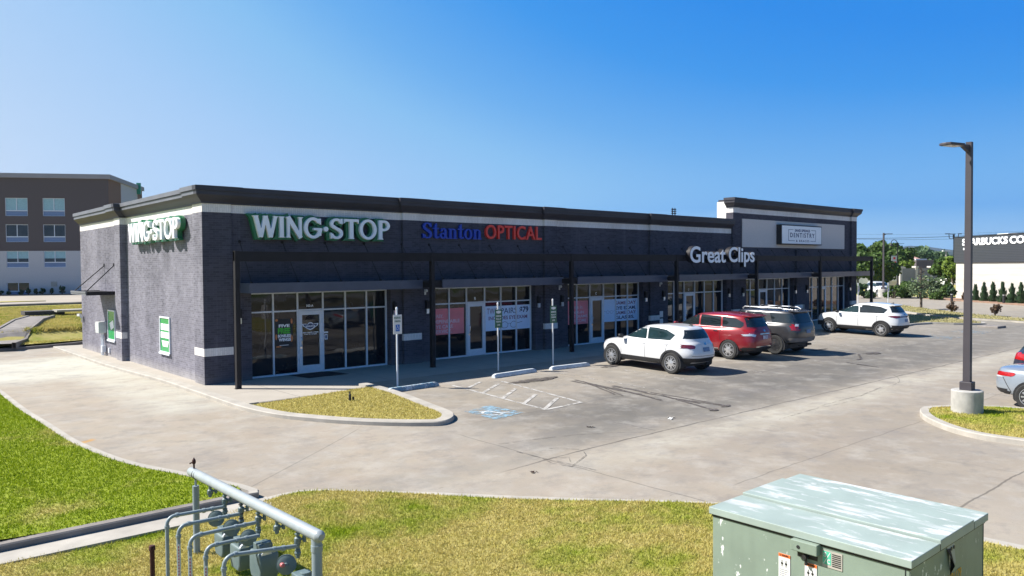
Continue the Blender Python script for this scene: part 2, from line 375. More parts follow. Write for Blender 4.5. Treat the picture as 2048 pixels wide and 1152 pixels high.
    brk = n.mapr(n.noise(.9,6,.7,n.vmap(loc=(3,1,2))), .36,.55,.25,1)
    l = n.math('MULTIPLY', n.math('MULTIPLY', line(jy,-12.85,.030), n.mapr(x,.6,1.4)), brk); jm = n.math('MAXIMUM', jm, l)
    gy = n.mapr(y,-9.9,-10.2)
    for c0,wd,k,g in ((1.95,.017,.6,gy),(7.3,.012,.3,gy),(13.4,.012,.35,gy),(20.0,.012,.35,None),(27,.012,.35,None),(34,.012,.35,None)):
        l = n.math('MULTIPLY', line(jx,c0,wd), k)
        if g is not None: l = n.math('MULTIPLY', l, g)
        jm = n.math('MAXIMUM', jm, l)
    wl = n.math('MULTIPLY', line(n.math('ADD', y, n.math('MULTIPLY', x, -.728)), -8.45, .018), n.mapr(x,.7,.5)); jm = n.math('MAXIMUM', jm, n.math('MULTIPLY', wl, .5))
    wl = n.math('MULTIPLY', line(y, 1.2, .012), n.mapr(x,-.8,-1.0)); jm = n.math('MAXIMUM', jm, n.math('MULTIPLY', wl, .35))
    c = n.mix(n.math('MULTIPLY', jm, .75), c, (0.046,0.041,0.035))
    # fine grain, specks and hairline cracks
    c = n.mix(n.math('MULTIPLY', n.mapr(n.noise(28,6,.7), .35,.7), .16), c, (0.165,0.145,0.120))
    c = n.mix(n.math('MULTIPLY', n.mapr(n.noise(6,3,.8,n.vmap((.4,1,1))), .70,.76), .5), c, (0.092,0.079,0.066))
    n.P(color=c, rough=.82, spec=.3); n.bump(n.noise(22,5,.7), .12, .01); return n.m
MT['lot'] = concrete()
def slab():
    n = N('pale_walk_concrete'); x,y,z = n.xyz()[:3]
    c = n.mix(n.mapr(n.noise(.8,6,.65),.3,.7), (.33,.30,.255), (.39,.355,.305))
    c = n.mix(n.math('MULTIPLY', n.mapr(n.noise(4,6,.7),.5,.75), .35), c, (.33,.30,.28))
    def line(v, p, wd): return n.mapr(n.math('ABSOLUTE', n.math('SUBTRACT', n.math('FRACT', n.math('DIVIDE', v, p)), .5)), wd*.5/p, wd*1.2/p, 1, 0)
    j = n.math('MAXIMUM', line(n.math('ADD',x,.6), 3.54, .02), line(n.math('ADD',y,.55), 3.2, .02))
    c = n.mix(n.math('MULTIPLY', j, .45), c, (.10,.09,.085))
    n.P(color=c, rough=.8, spec=.3); n.bump(n.noise(25,4), .1, .01); return n.m
MT['walk'] = slab()
MT['kerb'] = simple('kerb_concrete', (.35,.325,.285), .8, 0, .16, 2.2, .12)
MT['kerb_old'] = simple('weathered_kerb', (.20,.18,.165), .85, 0, .25, 2.0, .15)
MT['roadc'] = simple('road_concrete', (.33,.29,.24), .85, 0, .12, .25)
MT['asphalt'] = simple('grey_asphalt', (.25,.245,.24), .85, 0, .15, .4)
MT['mulch'] = simple('red_mulch', (.25,.15,.10), .95, 0, .3, 3, .3)
def grassmat(name, yellow, base=False, lush=1.0, st=((.46,.40,.11),(.52,.44,.17))):
    n = N(name)
    f = n.mapr(n.noise(.55,6,.66,n.vmap((1,1,0))), .59-yellow*.42, .77-yellow*.42)
    f2 = n.noise(7.0,4,.7,n.vmap((1,1,0)))
    g = n.mix(n.mapr(f2,.3,.7), (.17*lush,.25*lush,.006), (.33*lush,.40*lush,.022))
    s = n.mix(n.mapr(n.noise(5.0,3,.7,n.vmap((1,1,0))),.3,.7), st[0], st[1])
    c = n.mix(f, g, s)
    if base: c = n.mix(.30, c, (.13,.13,.04))
    n.P(color=c, rough=.85, spec=.15)
    if not base:
        tr = n.node('ShaderNodeBsdfTranslucent', {'Color':c}); mx = n.node('ShaderNodeMixShader', {0:.3, 1:n.b.outputs[0], 2:tr.outputs[0]})
        n.t.links.new(mx.outputs[0], n.out.inputs[0])
    else: n.bump(n.noise(45,5,.75), .8, .02)
    return n.m
for k,yw,lu in (('lush',.10,1.0),('mixed',.58,1.0),('dry',.95,.95),('far',.62,.85)):
    MT['g_'+k] = grassmat('grass_'+k, yw, True, lu); MT['b_'+k] = grassmat('grass_blades_'+k, yw, False, lu)
PS = ((.36,.325,.15),(.42,.375,.20)); MT['g_pale'] = grassmat('grass_pale', .85, True, .8, PS); MT['b_pale'] = grassmat('grass_blades_pale', .85, False, .8, PS)
MT['turf'] = simple('brown_turf', (.13,.115,.06), .95, 0, .4, .15)
# ------------------------------------------------------------------ base ground and lot
def axis(a, b, near0, near1, step):
    mid = list(np.arange(near0, near1+1e-6, step)); lo = []; v = near0; s = step
    while v > a: s *= 1.6; v -= s; lo.append(v)
    hi = []; v = near1; s = step
    while v < b: s *= 1.6; v += s; hi.append(v)
    return np.array(lo[::-1]+mid+hi)
def gridmesh(name, xs, ys, zf):
    X, Y = np.meshgrid(xs, ys, indexing='ij'); Z = np.array([zf(float(a),float(b)) for a,b in zip(X.ravel(),Y.ravel())])
    V = np.stack([X.ravel(),Y.ravel(),Z],1); nx, ny = len(xs), len(ys)
    i = (np.arange(nx-1)[:,None]*ny+np.arange(ny-1)[None,:]).ravel()
    return np_mesh(name, V, np.stack([i,i+ny,i+ny+1,i+1],1))
def farground():
    n = N('open_ground'); f = n.noise(.02,6,.6,n.vmap((1,1,0)))
    c = n.mix(n.mapr(f,.4,.6), (.10,.16,.035), (.26,.24,.11)); c = n.mix(n.math('MULTIPLY', n.mapr(n.noise(.6,5),.4,.7), .4), c, (.06,.09,.02))
    n.P(color=c, rough=.95); return n.m
o = link_mesh('ground', gridmesh('ground', axis(-4000,5000,-30,90,4), axis(-3000,5000,-60,100,4), lambda x,y: gz(x,y)-.10), farground()); tag(o, kind='structure')
LOT_X = np.arange(-26, 79.01, 1.0)
o = link_mesh('parking_lot', gridmesh('parking_lot', np.arange(-30,79.01,1.0), np.arange(-42,18.61,1.0), gz), MT['lot']); tag(o, kind='structure')
# ------------------------------------------------------------------ the shop building
B = empty('shop_building', (0,0,0), label='long single storey dark brick shop row with cream band and raised sign parapet', cat='building')
BAY = [1.53, 8.62, 15.68, 22.72, 29.75, 36.80]
OFF = [0, .83, 1.68, 2.60, 3.45, 4.29, 5.12]
R = .12
PIL = [(7.13,7.90),(14.19,14.92),(21.21,21.91)]
XE, YB = 42.87, 15.2
front = [(0,0),(.89,0),(.89,R)]
for a,b in PIL: front += [(a,R),(a,0),(b,0),(b,R)]
front_low = front+[(28.27,R)]
west = [(0.0,YB),(0.0,9.25),(-.107,9.25),(-.107,8.46),(R,8.46),(R,.82),(0,.82)]
outline = west+front_low[0:]+[(28.27,YB)]
H0, H1, H2 = 5.23, 5.49, 5.98
mb = MB(); mb.prism(outline, 2.78, H0)                                           # upper wall, low part
def seg(mb, x0, x1, y0=R, y1=1.2, z0=-.2, z1=2.78): mb.box(x0,x1,y0,y1,z0,z1)
# lower piers between shop windows
edges = [0.0]
for b in BAY: edges += [b, b+OFF[-1]]
edges.append(XE)
for i in range(0, len(edges), 2):
    x0, x1 = edges[i], edges[i+1]
    if i == 0: mb.prism([(R,R),(x1,R),(x1,1.2),(R,1.2)], -.2, 2.78)
    else: mb.box(x0,x1,R,1.2,-.2,2.78)
mb.box(0,.89,0,R,-.2,2.78); mb.box(0,R,R,.82,-.2,2.78)
for a,b in PIL+[(28.27,28.92),(35.05,35.75),(42.15,XE)]: mb.box(a,b,0,R-.0005,-.2,2.78)
mb.prism([(R,1.2),(1.5,1.2),(1.5,YB-.02),(0,YB-.02),(0,9.25),(-.107,9.25),(-.107,8.46),(R,8.46)], -.3, 2.78)
mb.box(1.5,XE,2.6,YB-.02,-.2,2.78)
# raised part
mb.box(28.27,XE,R,YB,2.78,4.45); mb.box(28.27,28.92,0,R-.0005,2.78,6.37); mb.box(42.15,XE,0,R-.0005,2.78,6.37); mb.box(35.05,35.75,0,R-.0005,2.78,4.40)
mb.box(28.27,XE,R,1.0,4.45,6.37); mb.box(28.27,XE,1.0,YB,4.45,5.2)
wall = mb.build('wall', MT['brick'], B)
mb = MB(); mb.prism(outline, H0, H1); mb.box(28.27,28.92,0,R-.0005,6.37,6.65); mb.box(42.15,XE,0,R-.0005,6.37,6.65); mb.box(28.27,XE,R,.95,6.37,6.65)
mb.build('cream_band', MT['trim'], B)
e = .004
for a,b in PIL+[(28.27,28.92),(35.05,35.75),(42.15,XE)]: mb = MB(); mb.box(a-e,b+e,-e,R-.002,.868,1.107); mb.build('cream_block', MT['trim'], B)
mb = MB(); mb.prism([(-e,-e),(.89+e,-e),(.89+e,R-.002),(R-.002,R-.002),(R-.002,.82+e),(-e,.82+e)], .868, 1.107); mb.build('cream_block', MT['trim'], B)
mb = MB(); mb.box(-.107-e,.1,8.46-e,9.25+e,.868,1.107); mb.build('cream_block', MT['trim'], B)
prof = [(.0,5.488),(.035,5.488),(.035,5.535),(.06,5.56),(.17,5.66),(.235,5.74),(.235,5.85),(.25,5.85),(.25,5.865),(.275,5.865),(.275,6.0),(.05,6.03),(-.25,6.0),(-.25,5.5)]
mb = MB(); sweep(mb, [(0.0,YB)]+west[1:]+front_low, prof); mb.prism(outline, 5.4885, 5.93)
cor = mb.build('cornice', MT['cornice'], B)
prof2 = [(.237,5.745),(.239,5.845),(.252,5.846)]
mb = MB(); wp = [(0.0,YB),(0.0,9.25),(-.107,9.25),(-.107,8.46)]
sweep(mb, wp, [(.2785,5.87),(.2785,6.004),(.05,6.034)]); sweep(mb, [(R,8.2),(R,.82),(0,.82),(0,.0)], [(.2785,5.87),(.2785,6.004),(.05,6.034)])
sweep(mb, wp, [(.238,5.745),(.238,5.848)]); sweep(mb, [(R,8.2),(R,.82),(0,.82),(0,.0)], [(.238,5.745),(.238,5.848)])
mb.build('metal_flashing', MT['cornice_side'], cor)
rp = [(28.27,.42),(28.27,0),(28.92,0),(28.92,R),(42.15,R),(42.15,0),(XE,0),(XE,YB*.5)]
prof = [(o_, z+1.16) for o_,z in prof]
mb = MB(); sweep(mb, rp, [(o_, z) for o_,z in prof]); mb.box(28.30,XE-.03,.03+R,.95,6.652,7.09)
mb.build('cornice', MT['cornice'], B)
mb = MB(); mb.box(28.262,28.27,.44,1.005,5.90,6.98); mb.box(28.262,XE,1.003,1.012,5.90,6.98); mb.build('white_side_panel', MT['stucco_white'], B)
mb = MB(); mb.box(29.3,41.3,R-.035,R-.002,4.51,6.07); mb.build('stucco_panel', MT['stucco'], B)
# roof and vent
mb = MB(); mb.box(.4,28.2,.5,YB-.2,5.935,5.945); mb.build('roof', MT['kerb_old'], B)
# shop windows and doors
for k, b in enumerate(BAY):
    fr = MB(); xs = [b+o_ for o_ in OFF]; Y0, Y1 = .37, .47; T = .025
    for j,x in enumerate(xs):
        lo = 0.0
        fr.box(x-T,x+T,Y0,Y1,lo,2.74) if 0 < j < 6 else fr.box(x-(0 if j==0 else 2*T),x+(2*T if j==0 else 0),Y0,Y1,lo,2.74)
    for j in range(6):
        a, c = xs[j]+(2*T if j==0 else T), xs[j+1]-(2*T if j==5 else T)
        if j == 2: fr.box(a,c,Y0,Y1,2.10,2.15)
        else: fr.box(a,c,Y0,Y1,2.085,2.135); fr.box(a,c,Y0,Y1,0.0,.06)
        fr.box(a,c,Y0,Y1,2.69,2.74)
    g = MB(); g.box(b,xs[6],.43,.436,.0,2.74)
    wnd = fr.build('shop_window', MT['alu'], B, bevel=.004)
    g2 = g.build('glass', MT['glass'], wnd)
    hd = MB(); hd.box(b,xs[6],.372,.9,2.742,2.78); hd.build('window_head', MT['bronze'], wnd)
    d = MB(); a, c = xs[2]+T+.004, xs[3]-T-.004
    d.box(a,a+.115,.352,.428,.012,2.095); d.box(c-.115,c,.352,.428,.012,2.095); d.box(a+.115,c-.115,.352,.428,1.955,2.095); d.box(a+.115,c-.115,.352,.428,.012,.27)
    dr = d.build('door', MT['alu'], B, bevel=.004)
    g = MB(); g.box(a+.115,c-.115,.40,.41,.27,1.955); g.build('glass', MT['glass'], dr)
    h = MB(); hx = a+.06
    h.tube([(hx,.35,1.22),(hx,.29,1.22),(hx,.28,1.18),(hx,.28,.98),(hx,.29,.94),(hx,.35,.94)], .014, 8); h.box(hx-.03,hx+.03,.335,.352,.84,.90)
    h.build('handle', MT['chrome'], dr, True)
# wall lamps, flood lights
lampx = []
for k, b in enumerate(BAY): lampx += [b-.42, b+OFF[-1]+.13]
for x in lampx:
    m = MB(); m.box(x-.06,x+.06,R-.14,R,1.98,2.26); m.box(x-.045,x+.045,R-.05,R,1.86,2.3)
    l = m.build('wall_lamp', MT['bronze'], B, bevel=.006)
    m = MB(); m.box(x-.05,x+.05,R-.12,R-.052,1.80,1.98); m.build('lamp_lens', MT['white_lens'], l)
for x in (BAY[1]-.47, BAY[2]-.52, BAY[3]-.65):
    m = MB(); m.lathe([(.0,0),(.045,.01),(.05,.06),(.03,.1),(.0,.11)], (x,R-.10,2.60), 12); m.box(x-.02,x+.02,R-.08,R,2.62,2.66); m.box(x-.035,x+.035,R-.02,R,2.50,2.70)
    m.build('flood_light', MT['white'], B, True)
for x,z in ((21.95,.62),(21.95,.99)):
    m = MB(); m.box(x,x+.27,R-.09,R-.001,z,z+.3); m.build('junction_box', MT['white'], B, bevel=.008)
for x in (35.85,28.98):
    m = MB(); m.box(x,x+.22,R-.08,R-.001,.8,1.1); m.build('junction_box', MT['kerb'], B, bevel=.008)
# awnings
AW = [(1.08,7.38),(8.25,14.45),(15.30,21.46),(22.35,28.47),(29.38,35.45),(36.42,43.60)]
rodx = [.10,1.62,3.13,4.63,6.18]
for a,b in AW:
    m = MB(); y0 = -.85; z0, z1 = 2.765, 3.07
    m.box(a,b,y0,y0+.04,z0,z1); m.box(a,a+.04,y0+.04,R if b < 43 else R-.001,z0,z1); m.box(b-.04,b,y0+.04,R,z0,z1); m.box(a+.04,b-.04,y0+.04,R,2.96,2.985)
    for q in np.arange(a+.8,b-.3,.76): m.box(q,q+.03,y0+.05,R-.01,2.90,2.955)
    aw = m.build('awning', MT['awning'], B)
    for r in rodx:
        m = MB(); x = a+r
        if x > XE-.1: x = XE-.15
        m.tube([(x-.12 if r > 1 else x,R-.02,4.36),(x,y0+.1,3.09)], .011, 6); m.box(x-.03,x+.03,y0+.06,y0+.14,3.07,3.12); m.lathe([(.045,-.01),(.05,.015)], (x-.12 if r > 1 else x,R-.02,4.36), 8, 'Y')
        m.build('tie_rod', MT['bronze'], aw)
# west side: drive-through canopy and windows
m = MB(); xo = -1.03; m.box(xo,.0,9.61,9.65,2.52,2.66); m.box(xo,.0,12.02,12.06,2.52,2.66); m.box(xo,.0,9.65,12.02,2.60,2.64); m.box(xo+.0,-.107,9.609,9.612,2.53,2.65)
aw = m.build('side_canopy', MT['bronze'], B)
m = MB(); m.box(xo-.03,xo-.001,9.60,12.07,2.53,2.59); m.box(xo-.045,xo-.001,9.60,12.07,2.595,2.67); m.build('canopy_fascia', MT['cornice_side'], aw)
for y in (9.75,11.2): m = MB(); m.tube([(xo+.06,y+.55 if y > 10 else y+.1,2.68),(.02,y,3.70)], .02, 6); m.box(-.03,.01,y-.03,y+.03,3.64,3.76); m.build('tie_rod', MT['bronze'], aw)
def side_window(x, y0, y1, z0, z1):
    m = MB(); t = .055
    m.box(x-.03,x+.02,y0,y1,z1-t,z1); m.box(x-.03,x+.02,y0,y1,z0,z0+t); m.box(x-.03,x+.02,y0,y0+t,z0+t,z1-t); m.box(x-.03,x+.02,y1-t,y1,z0+t,z1-t); m.box(x-.06,x-.03,y0-.02,y1+.02,z0-.05,z0+.01)
    f = m.build('side_window', MT['alu'], B, bevel=.004)
    m = MB(); m.box(x-.008,x+.01,y0+t,y1-t,z0+t,z1-t); m.build('green_window_film', simple_green, f)
    return f
simple_green = simple('green_window_film', (.02,.30,.09), .25, 0, .1, 2)
FR1 = side_window(R-.02, 3.43, 4.49, .66, 1.90); FR2 = side_window(-.02, 9.66, 10.72, .68, 1.90)
m = MB()                                                                             # film graphics: white blocks and a bowl shape
def wfilm(m, y0, y1, z0, z1, x): m.box(x-.006,x,y0,y1,z0,z1)
xw = R-.03
for y0,y1,z0,z1 in ((3.52,3.76,1.44,1.66),(3.80,4.05,1.44,1.66),(4.09,4.36,1.44,1.66),(3.50,3.62,1.17,1.38),(3.65,3.78,1.17,1.38),(3.81,3.96,1.17,1.38),(3.99,4.12,1.17,1.38),(4.15,4.38,1.17,1.38)): wfilm(m,y0,y1,z0,z1,xw)
m.add([(xw-.004,4.30,1.08),(xw-.004,3.56,1.08),(xw-.004,3.68,.88),(xw-.004,4.18,.88)], [(0,1,2,3)]); m.build('film_lettering', MT['letter_white'], FR1)
m = MB(); xw = -.03; m.add([(xw,10.5,1.36),(xw,9.95,1.50),(xw,9.85,1.22),(xw,10.30,1.08)], [(0,1,2,3)]); m.build('film_lettering', MT['letter_white'], FR2)
m = MB(); m.box(-.30,-.001,11.05,11.55,.93,1.38); m.box(-.22,-.001,11.70,11.95,1.0,1.3)
bx = m.build('electric_box', simple('pale_grey_enamel', (.55,.57,.56), .4), B, bevel=.01)
m = MB(); m.tube([(-.1,11.2,.93),(-.1,11.2,-.1)], .03, 8); m.tube([(-.1,11.42,.93),(-.1,11.42,-.1)], .035, 8); m.box(-.17,-.02,11.1,11.3,.15,.4); m.box(-.05,-.001,10.55,10.68,.15,.35); m.build('conduit', MT['alu'], bx, True)
m = MB(); m.obox((-.14,15.05,1.50), .05,.10,.05, .3); m.obox((-.10,14.9,1.44), .04,.05,.06, -.3); m.tube([(0,15.0,1.45),(-.12,15.0,1.45)], .02, 6); m.tube([(-.1,14.85,1.42),(-.1,14.83,1.18)], .012, 6); m.build('security_light', MT['white'], B)
# roof vent rack seen over the parapet
v = empty('roof_antenna', (31.5-4.2,3.2,0), label='small dark ladder shaped antenna standing on the shop roof', cat='antenna')
m = MB(); m.box(-.13,-.09,-.02,.02,5.9,6.76); m.box(.09,.13,-.02,.02,5.9,6.76)
for z in np.arange(6.1,6.75,.11): m.box(-.22,.22,-.02,.02,z,z+.045)
m.build('mast', MT['bronze'], v)
# ------------------------------------------------------------------ steel frame along the shop front
FRM = empty('steel_canopy_frame', (0,-1.35,0), label='long dark steel beam on seven square posts along the shop front', cat='steel frame')
PX_ = [.49,7.43,14.40,21.45,28.38,35.25,42.05]
m = MB(); m.box(.42,42.12,-.05,.07,3.725,4.02); m.build('beam', MT['bronze'], FRM, bevel=.005)
for i,x in enumerate(PX_):
    m = MB(); m.box(x-.07,x+.07,-.075,.075,-.1,4.03); m.box(x-.11,x+.11,-.11,.11,-.05,.006); m.build('post', MT['bronze'], FRM, bevel=.004)
    if 0 < i < 6:
        m = MB(); m.box(x-.15,x+.92,.55,.66,2.80,3.05); m.box(x-.05,x+.05,.07,1.46,2.82,3.0); m.build('link_beam', MT['bronze'], FRM)
# ------------------------------------------------------------------ walks, kerbs, lawns
def struct(name, mb, m, **k): o = mb.build(name, m, None, **k); return tag(o, kind='structure')
KW = [GG(*p) for p in ((208,733),(260,748),(320,764),(380,785),(420,799))]; KW = [(KW[0][0],YB+1.8),(KW[0][0],KW[0][1]+1)]+KW
v_, f_ = sheet([(3.6,-3.0),(46,-3.0),(46,1.2),(3.6,1.2)], lambda x,y: gz(x,y)+.0045, 2.0); m = MB(); m.add(v_, f_); struct('sidewalk', m, MT['walk'])
def kerb_line(path, wd, top, m_, drop=.35, name='kerb', side=1, zf=gz):
    path = resample(path, .6); inner = offset_path(path, wd*side); mb = MB(); n = len(path)
    zo = [zf(*p) for p in path]
    b0 = .02*min(1, wd/.1)
    oo = offset_path(path, b0*side)
    V = [(p[0],p[1],z-drop) for p,z in zip(path,zo)]+[(p[0],p[1],z+top-.02) for p,z in zip(path,zo)]+[(p[0],p[1],z+top) for p,z in zip(oo,zo)]+[(p[0],p[1],z+top) for p,z in zip(inner,zo)]+[(p[0],p[1],z-drop) for p,z in zip(inner,zo)]
    F = []
    for j in range(4):
        for i in range(n-1): F.append((j*n+i,j*n+i+1,(j+1)*n+i+1,(j+1)*n+i) if side < 0 else (j*n+i,(j+1)*n+i,(j+1)*n+i+1,j*n+i+1))
    F += [tuple(j*n for j in range(5)), tuple(j*n+n-1 for j in range(5))]
    mb.add(V, F); o = mb.build(name, m_); 
    return tag(o, kind='structure')
def blades(name, poly, zf, m_, dens, h=.05, wd=.011, near=None, clear=None):
    xs = [p[0] for p in poly]; ys = [p[1] for p in poly]; A = (max(xs)-min(xs))*(max(ys)-min(ys))
    n = int(A*dens); P = np.stack([RNG.uniform(min(xs),max(xs),n), RNG.uniform(min(ys),max(ys),n)],1)
    P = P[inside(poly, P)]
    # only where the picture sees it
    d = np.stack([P[:,0]-CAM[0], P[:,1]-CAM[1]],1); dep = d@FW[:2]; lat = d@RT[:2]
    P = P[(dep > 4) & (np.abs(lat)/np.maximum(dep,.1) < .74)]
    n = len(P)
    if not n: return
    z = np.array([zf(float(a),float(b)) for a,b in P])
    ang = RNG.uniform(0,2*PI,n); hh = h*RNG.uniform(.55,1.35,n); ww = wd*RNG.uniform(.7,1.3,n); lean = RNG.normal(0,.55,(n,2))*hh[:,None]
    dx, dy = np.cos(ang)*ww, np.sin(ang)*ww
    V = np.empty((n,3,3)); V[:,0] = np.stack([P[:,0]-dx,P[:,1]-dy,z-.01],1); V[:,1] = np.stack([P[:,0]+dx,P[:,1]+dy,z-.01],1); V[:,2] = np.stack([P[:,0]+lean[:,0],P[:,1]+lean[:,1],z+hh],1)
    o = link_mesh(name, np_mesh(name, V.reshape(-1,3), np.arange(n*3).reshape(n,3)), m_); return tag(o, kind='stuff', cat='grass', label={'lush':'bright green cut grass of the lawn left of the side drive'}.get(name, None))
def grass(poly, zf, key, dens, label, h=.05, wd=.011, step=.8):
    o = sheet_obj('lawn', poly, zf, MT['g_'+key], step); tag(o, kind='structure')
    b = blades('grass', poly, zf, MT['b_'+key], dens, h, wd)
    if b: b['label'] = label
KH = .13
# lawn left of the side drive, with its kerb and the flume along its foot
kL = [GG(-150,724),GG(-60,752)]+[GG(*p) for p in ((0,784),(34,812),(68,837),(116,866),(150,889),(190.6,908),(238,927),(289,942),(374,958),(440,973),(480,981),(497,986))]
kL = smoothp(kL, 2); nose = GG(504,991.5)
y0f = GG(200,1045)[1]+.28
xr = kL[-1][0]
flume_y = [(-30,-11.30),(-3.62,-11.30)]
kLx = kL+[(xr+.05,-11.25),(xr-.02,-11.42)]
kerb_line(kLx, .16, KH, MT['kerb'], side=-1)
kerb_line([(xr-.02,-11.42),(-30,-11.42)], .16, KH, MT['kerb_old'], side=-1)
inner = offset_path(kLx, -.16)
lawnL = [p for p in inner if p[1] > -11.2]+[(inner[-2][0]-.2,-11.26),(-30,-11.26),(-30,inner[0][1])]
def zL(x, y): return gz(x,y)+KH-.012+.05*math.sin(x*1.3+y*.7)*sstep((-5.6-x)/1.5)
grass(lawnL, zL, 'lush', 1400, 'bright green lawn left of the side drive', .042, .011)
m = MB(); m.prism([(-30,-11.43),(xr+.1,-11.43),(-3.2,-11.95),(-30,-11.78)], -.6, -.225); struct('drain_channel', m, MT['kerb'])
# lawn in the foreground
eN = [(-30,-11.78),(-4.3,-11.90)]+[GG(x_,y_) for x_,y_ in ((522,1008),(545,1001.5),(586,991),(630,987),(700,988.6),(800,991),(900,995),(1000,1000),(1200,1007),(1410,1012))]
eN = eN+[(2.35,-17.6),(2.85,-18.8),(3.1,-20.4),(3.2,-24),(3.2,-34)]
kN = eN[:2]+smoothp(eN[2:],1)
kerb_line(kN[2:], .16, .03, MT['kerb'], side=1)
lawnN = offset_path(kN, .0)[:2]+offset_path(kN[2:], -.02)+[(-30,-34)]
def zN(x, y): return gz(x,y)+.035+.03*math.sin(x*.9)*math.cos(y*.8)
grass(lawnN, zN, 'mixed', 3000, 'green and straw coloured lawn under the gas meters and the cabinet', .038, .0085)
# island at the shop corner
iso = KW+[GG(*p) for p in ((461,814),(502,826),(557,837),(620,843),(680,848),(740,851),(790,852.5),(840,853))]+[GG(884,852),GG(904,845),GG(910,838),GG(905,830)]+[GG(x_,y_,.0) for x_,y_ in ((870,817),(800,789),(752,776),(735,772))]
isl = smoothp(iso, 2)
ie = isl[-1]
kerb_line(isl, .30, .105, MT['kerb'], side=1)
isin = offset_path(isl, .30); wl_ = [p for p in isin if p[1] > -3.95]; wl_ = [p for i,p in enumerate(wl_) if p[0] < 1.5]
m = MB(); m.prism(wl_+[(wl_[-1][0],-3.95),(2.95,-3.95),(3.6,-3.3),(3.6,1.2),(1.5,1.2),(1.5,YB+1.5)], -.4, .006)
struct('sidewalk', m, MT['walk'])
poly = [p for p in isin if p[1] < -4.05]+[(ie[0]-.35,-4.06),(wl_[-1][0]+.02,-4.06)]
def zI(x, y): return .0+gz(x,y)*.9+.115-.03*sstep((-4.0-y)/-3)
grass(poly, lambda x,y: gz(x,y)+.085, 'dry', 1500, 'small straw coloured grass island at the corner of the shop building', .04, .011)
m = MB(); m.box(wl_[-1][0]+.25,2.7,-4.06,-3.955,-.3,.004); struct('kerb', m, MT['kerb_old'])
# lamp island on the right
ri = [(14.02,-30),(14.02,-18.6),(13.75,-17.3),(13.2,-16.45),(12.45,-15.95)]+[GG(*p) for p in ((1842,822),(1838,832),(1853,845),(1900,865),(1960,880),(2048,892))]
ri += [(ri[-1][0]+.15,-20.5),(ri[-1][0]+.2,-30)]
ri = ri[:2]+smoothp(ri[1:], 2); kerb_line(ri, .2, .12, MT['kerb'], side=1)
rin = offset_path(ri, .2); grass(rin, lambda x,y: gz(x,y)+.105, 'mixed', 1500, 'grass island around the concrete foot of the lamp post', .042, .011)
# far islands
def patch_px(pts, key, label, top=.1, dens=60):
    p = [GG(*q) for q in pts]; p2 = smoothp(p, 1, True)
    m = MB(); m.prism(p2, -.6, lambda x,y: gz(x,y)+top); struct('kerb', m, MT['kerb'])
    a = sum(p2[i][0]*p2[(i+1)%len(p2)][1]-p2[(i+1)%len(p2)][0]*p2[i][1] for i in range(len(p2)))
    q = offset_path(p2+[p2[0]], .22 if a > 0 else -.22)[:-1]
    grass(q, lambda x,y: gz(x,y)+top+.015, key, dens, label, .09, .03, 3.0)
patch_px([(1770,607),(1800,612),(1900,626),(1975,634),(2120,646),(2130,654),(2048,646),(1950,640),(1880,635),(1830,629),(1770,618)], 'pale', 'long dry grass strip with small shrubs beyond the lot')
patch_px([(1790,631),(1850,634),(1931,642.5),(1984,649.5),(1930,650.5),(1842,647.5),(1780,660)], 'pale', 'narrow grass strip at the end of the shop lot')
m = MB(); p_ = GG(1983,655); m.prism([(p_[0]-.6,p_[1]-.5),(p_[0]+.5,p_[1]-.6),(p_[0]+.7,p_[1]+.5),(p_[0]-.5,p_[1]+.6)], -.5, gz(*p_)+.12); struct('kerb', m, MT['kerb_old'], bevel=.06)
# painted markings
def painted(name, col, wear):
    n = N(name); n.P(color=n.mix(n.mapr(n.noise(9,4),.3,.7), col, tuple(c*.8 for c in col)), rough=.7)
    a = n.mapr(n.noise(5,7,.72), wear-.06, wear+.10); tr = n.node('ShaderNodeBsdfTransparent')
    mx = n.node('ShaderNodeMixShader', {0:a,1:tr.outputs[0],2:n.b.outputs[0]}); n.t.links.new(mx.outputs[0], n.out.inputs[0]); return n.m
MT['pw'] = painted('worn_white_line', (.47,.45,.42), .43); MT['pb'] = painted('worn_blue_paint', (.24,.38,.48), .505); MT['pby'] = painted('worn_faint_line', (.40,.375,.34), .5)
MT['wet'] = painted('water_trail', (.10,.085,.075), .42); MT['pwb'] = painted('worn_white_symbol', (.6,.66,.7), .45)
def ribbon(mb, pts, wd, zf=gz, h=.006):
    pts = resample(pts, .5); a = offset_path(pts, wd/2); b = offset_path(pts, -wd/2); n = len(pts)
    mb.add([(p[0],p[1],zf(*p)+h) for p in a]+[(p[0],p[1],zf(*p)+h) for p in b], [(i,n+i,n+i+1,i+1) for i in range(n-1)])
def flat(name, mb, m_): o = mb.build(name, m_); return tag(o, kind='structure')
mk = MB(); A = [GG(*q) for q in ((905,771),(1003,762.5),(1163,805),(1092,819.5))]
ribbon(mk, [A[0],A[3]], .11); ribbon(mk, [A[1],A[2]], .10); ribbon(mk, [A[3],A[2]], .11, h=.0075)
for q0,q1 in (((934,777),(961,764)),((966,786),(997,768)),((1005,797),(1032,777)),((1047,808),(1072,789)),((1090,818),(1115,796))): ribbon(mk, [GG(*q0),GG(*q1)], .11, h=.009)
flat('parking_marking', mk, MT['pw'])
mk = MB()
for x in (9.75,12.0,15.2,19.4,22.6,25.4,28.2): ribbon(mk, [(x,-4.6),(x,-9.6)], .09)
for x in (14.2,17.0,19.8,22.6,25.4): ribbon(mk, [(x+2.0,-16.0),(x+2.0,-21)], .09)
for x in (33.4,35.9,38.4): ribbon(mk, [(x,-4.0),(x,-9.3)], .10)
for q in range(4): ribbon(mk, [(33.6+q*.75,-8.9),(35.0+q*.7,-5.0)], .09, h=.009)
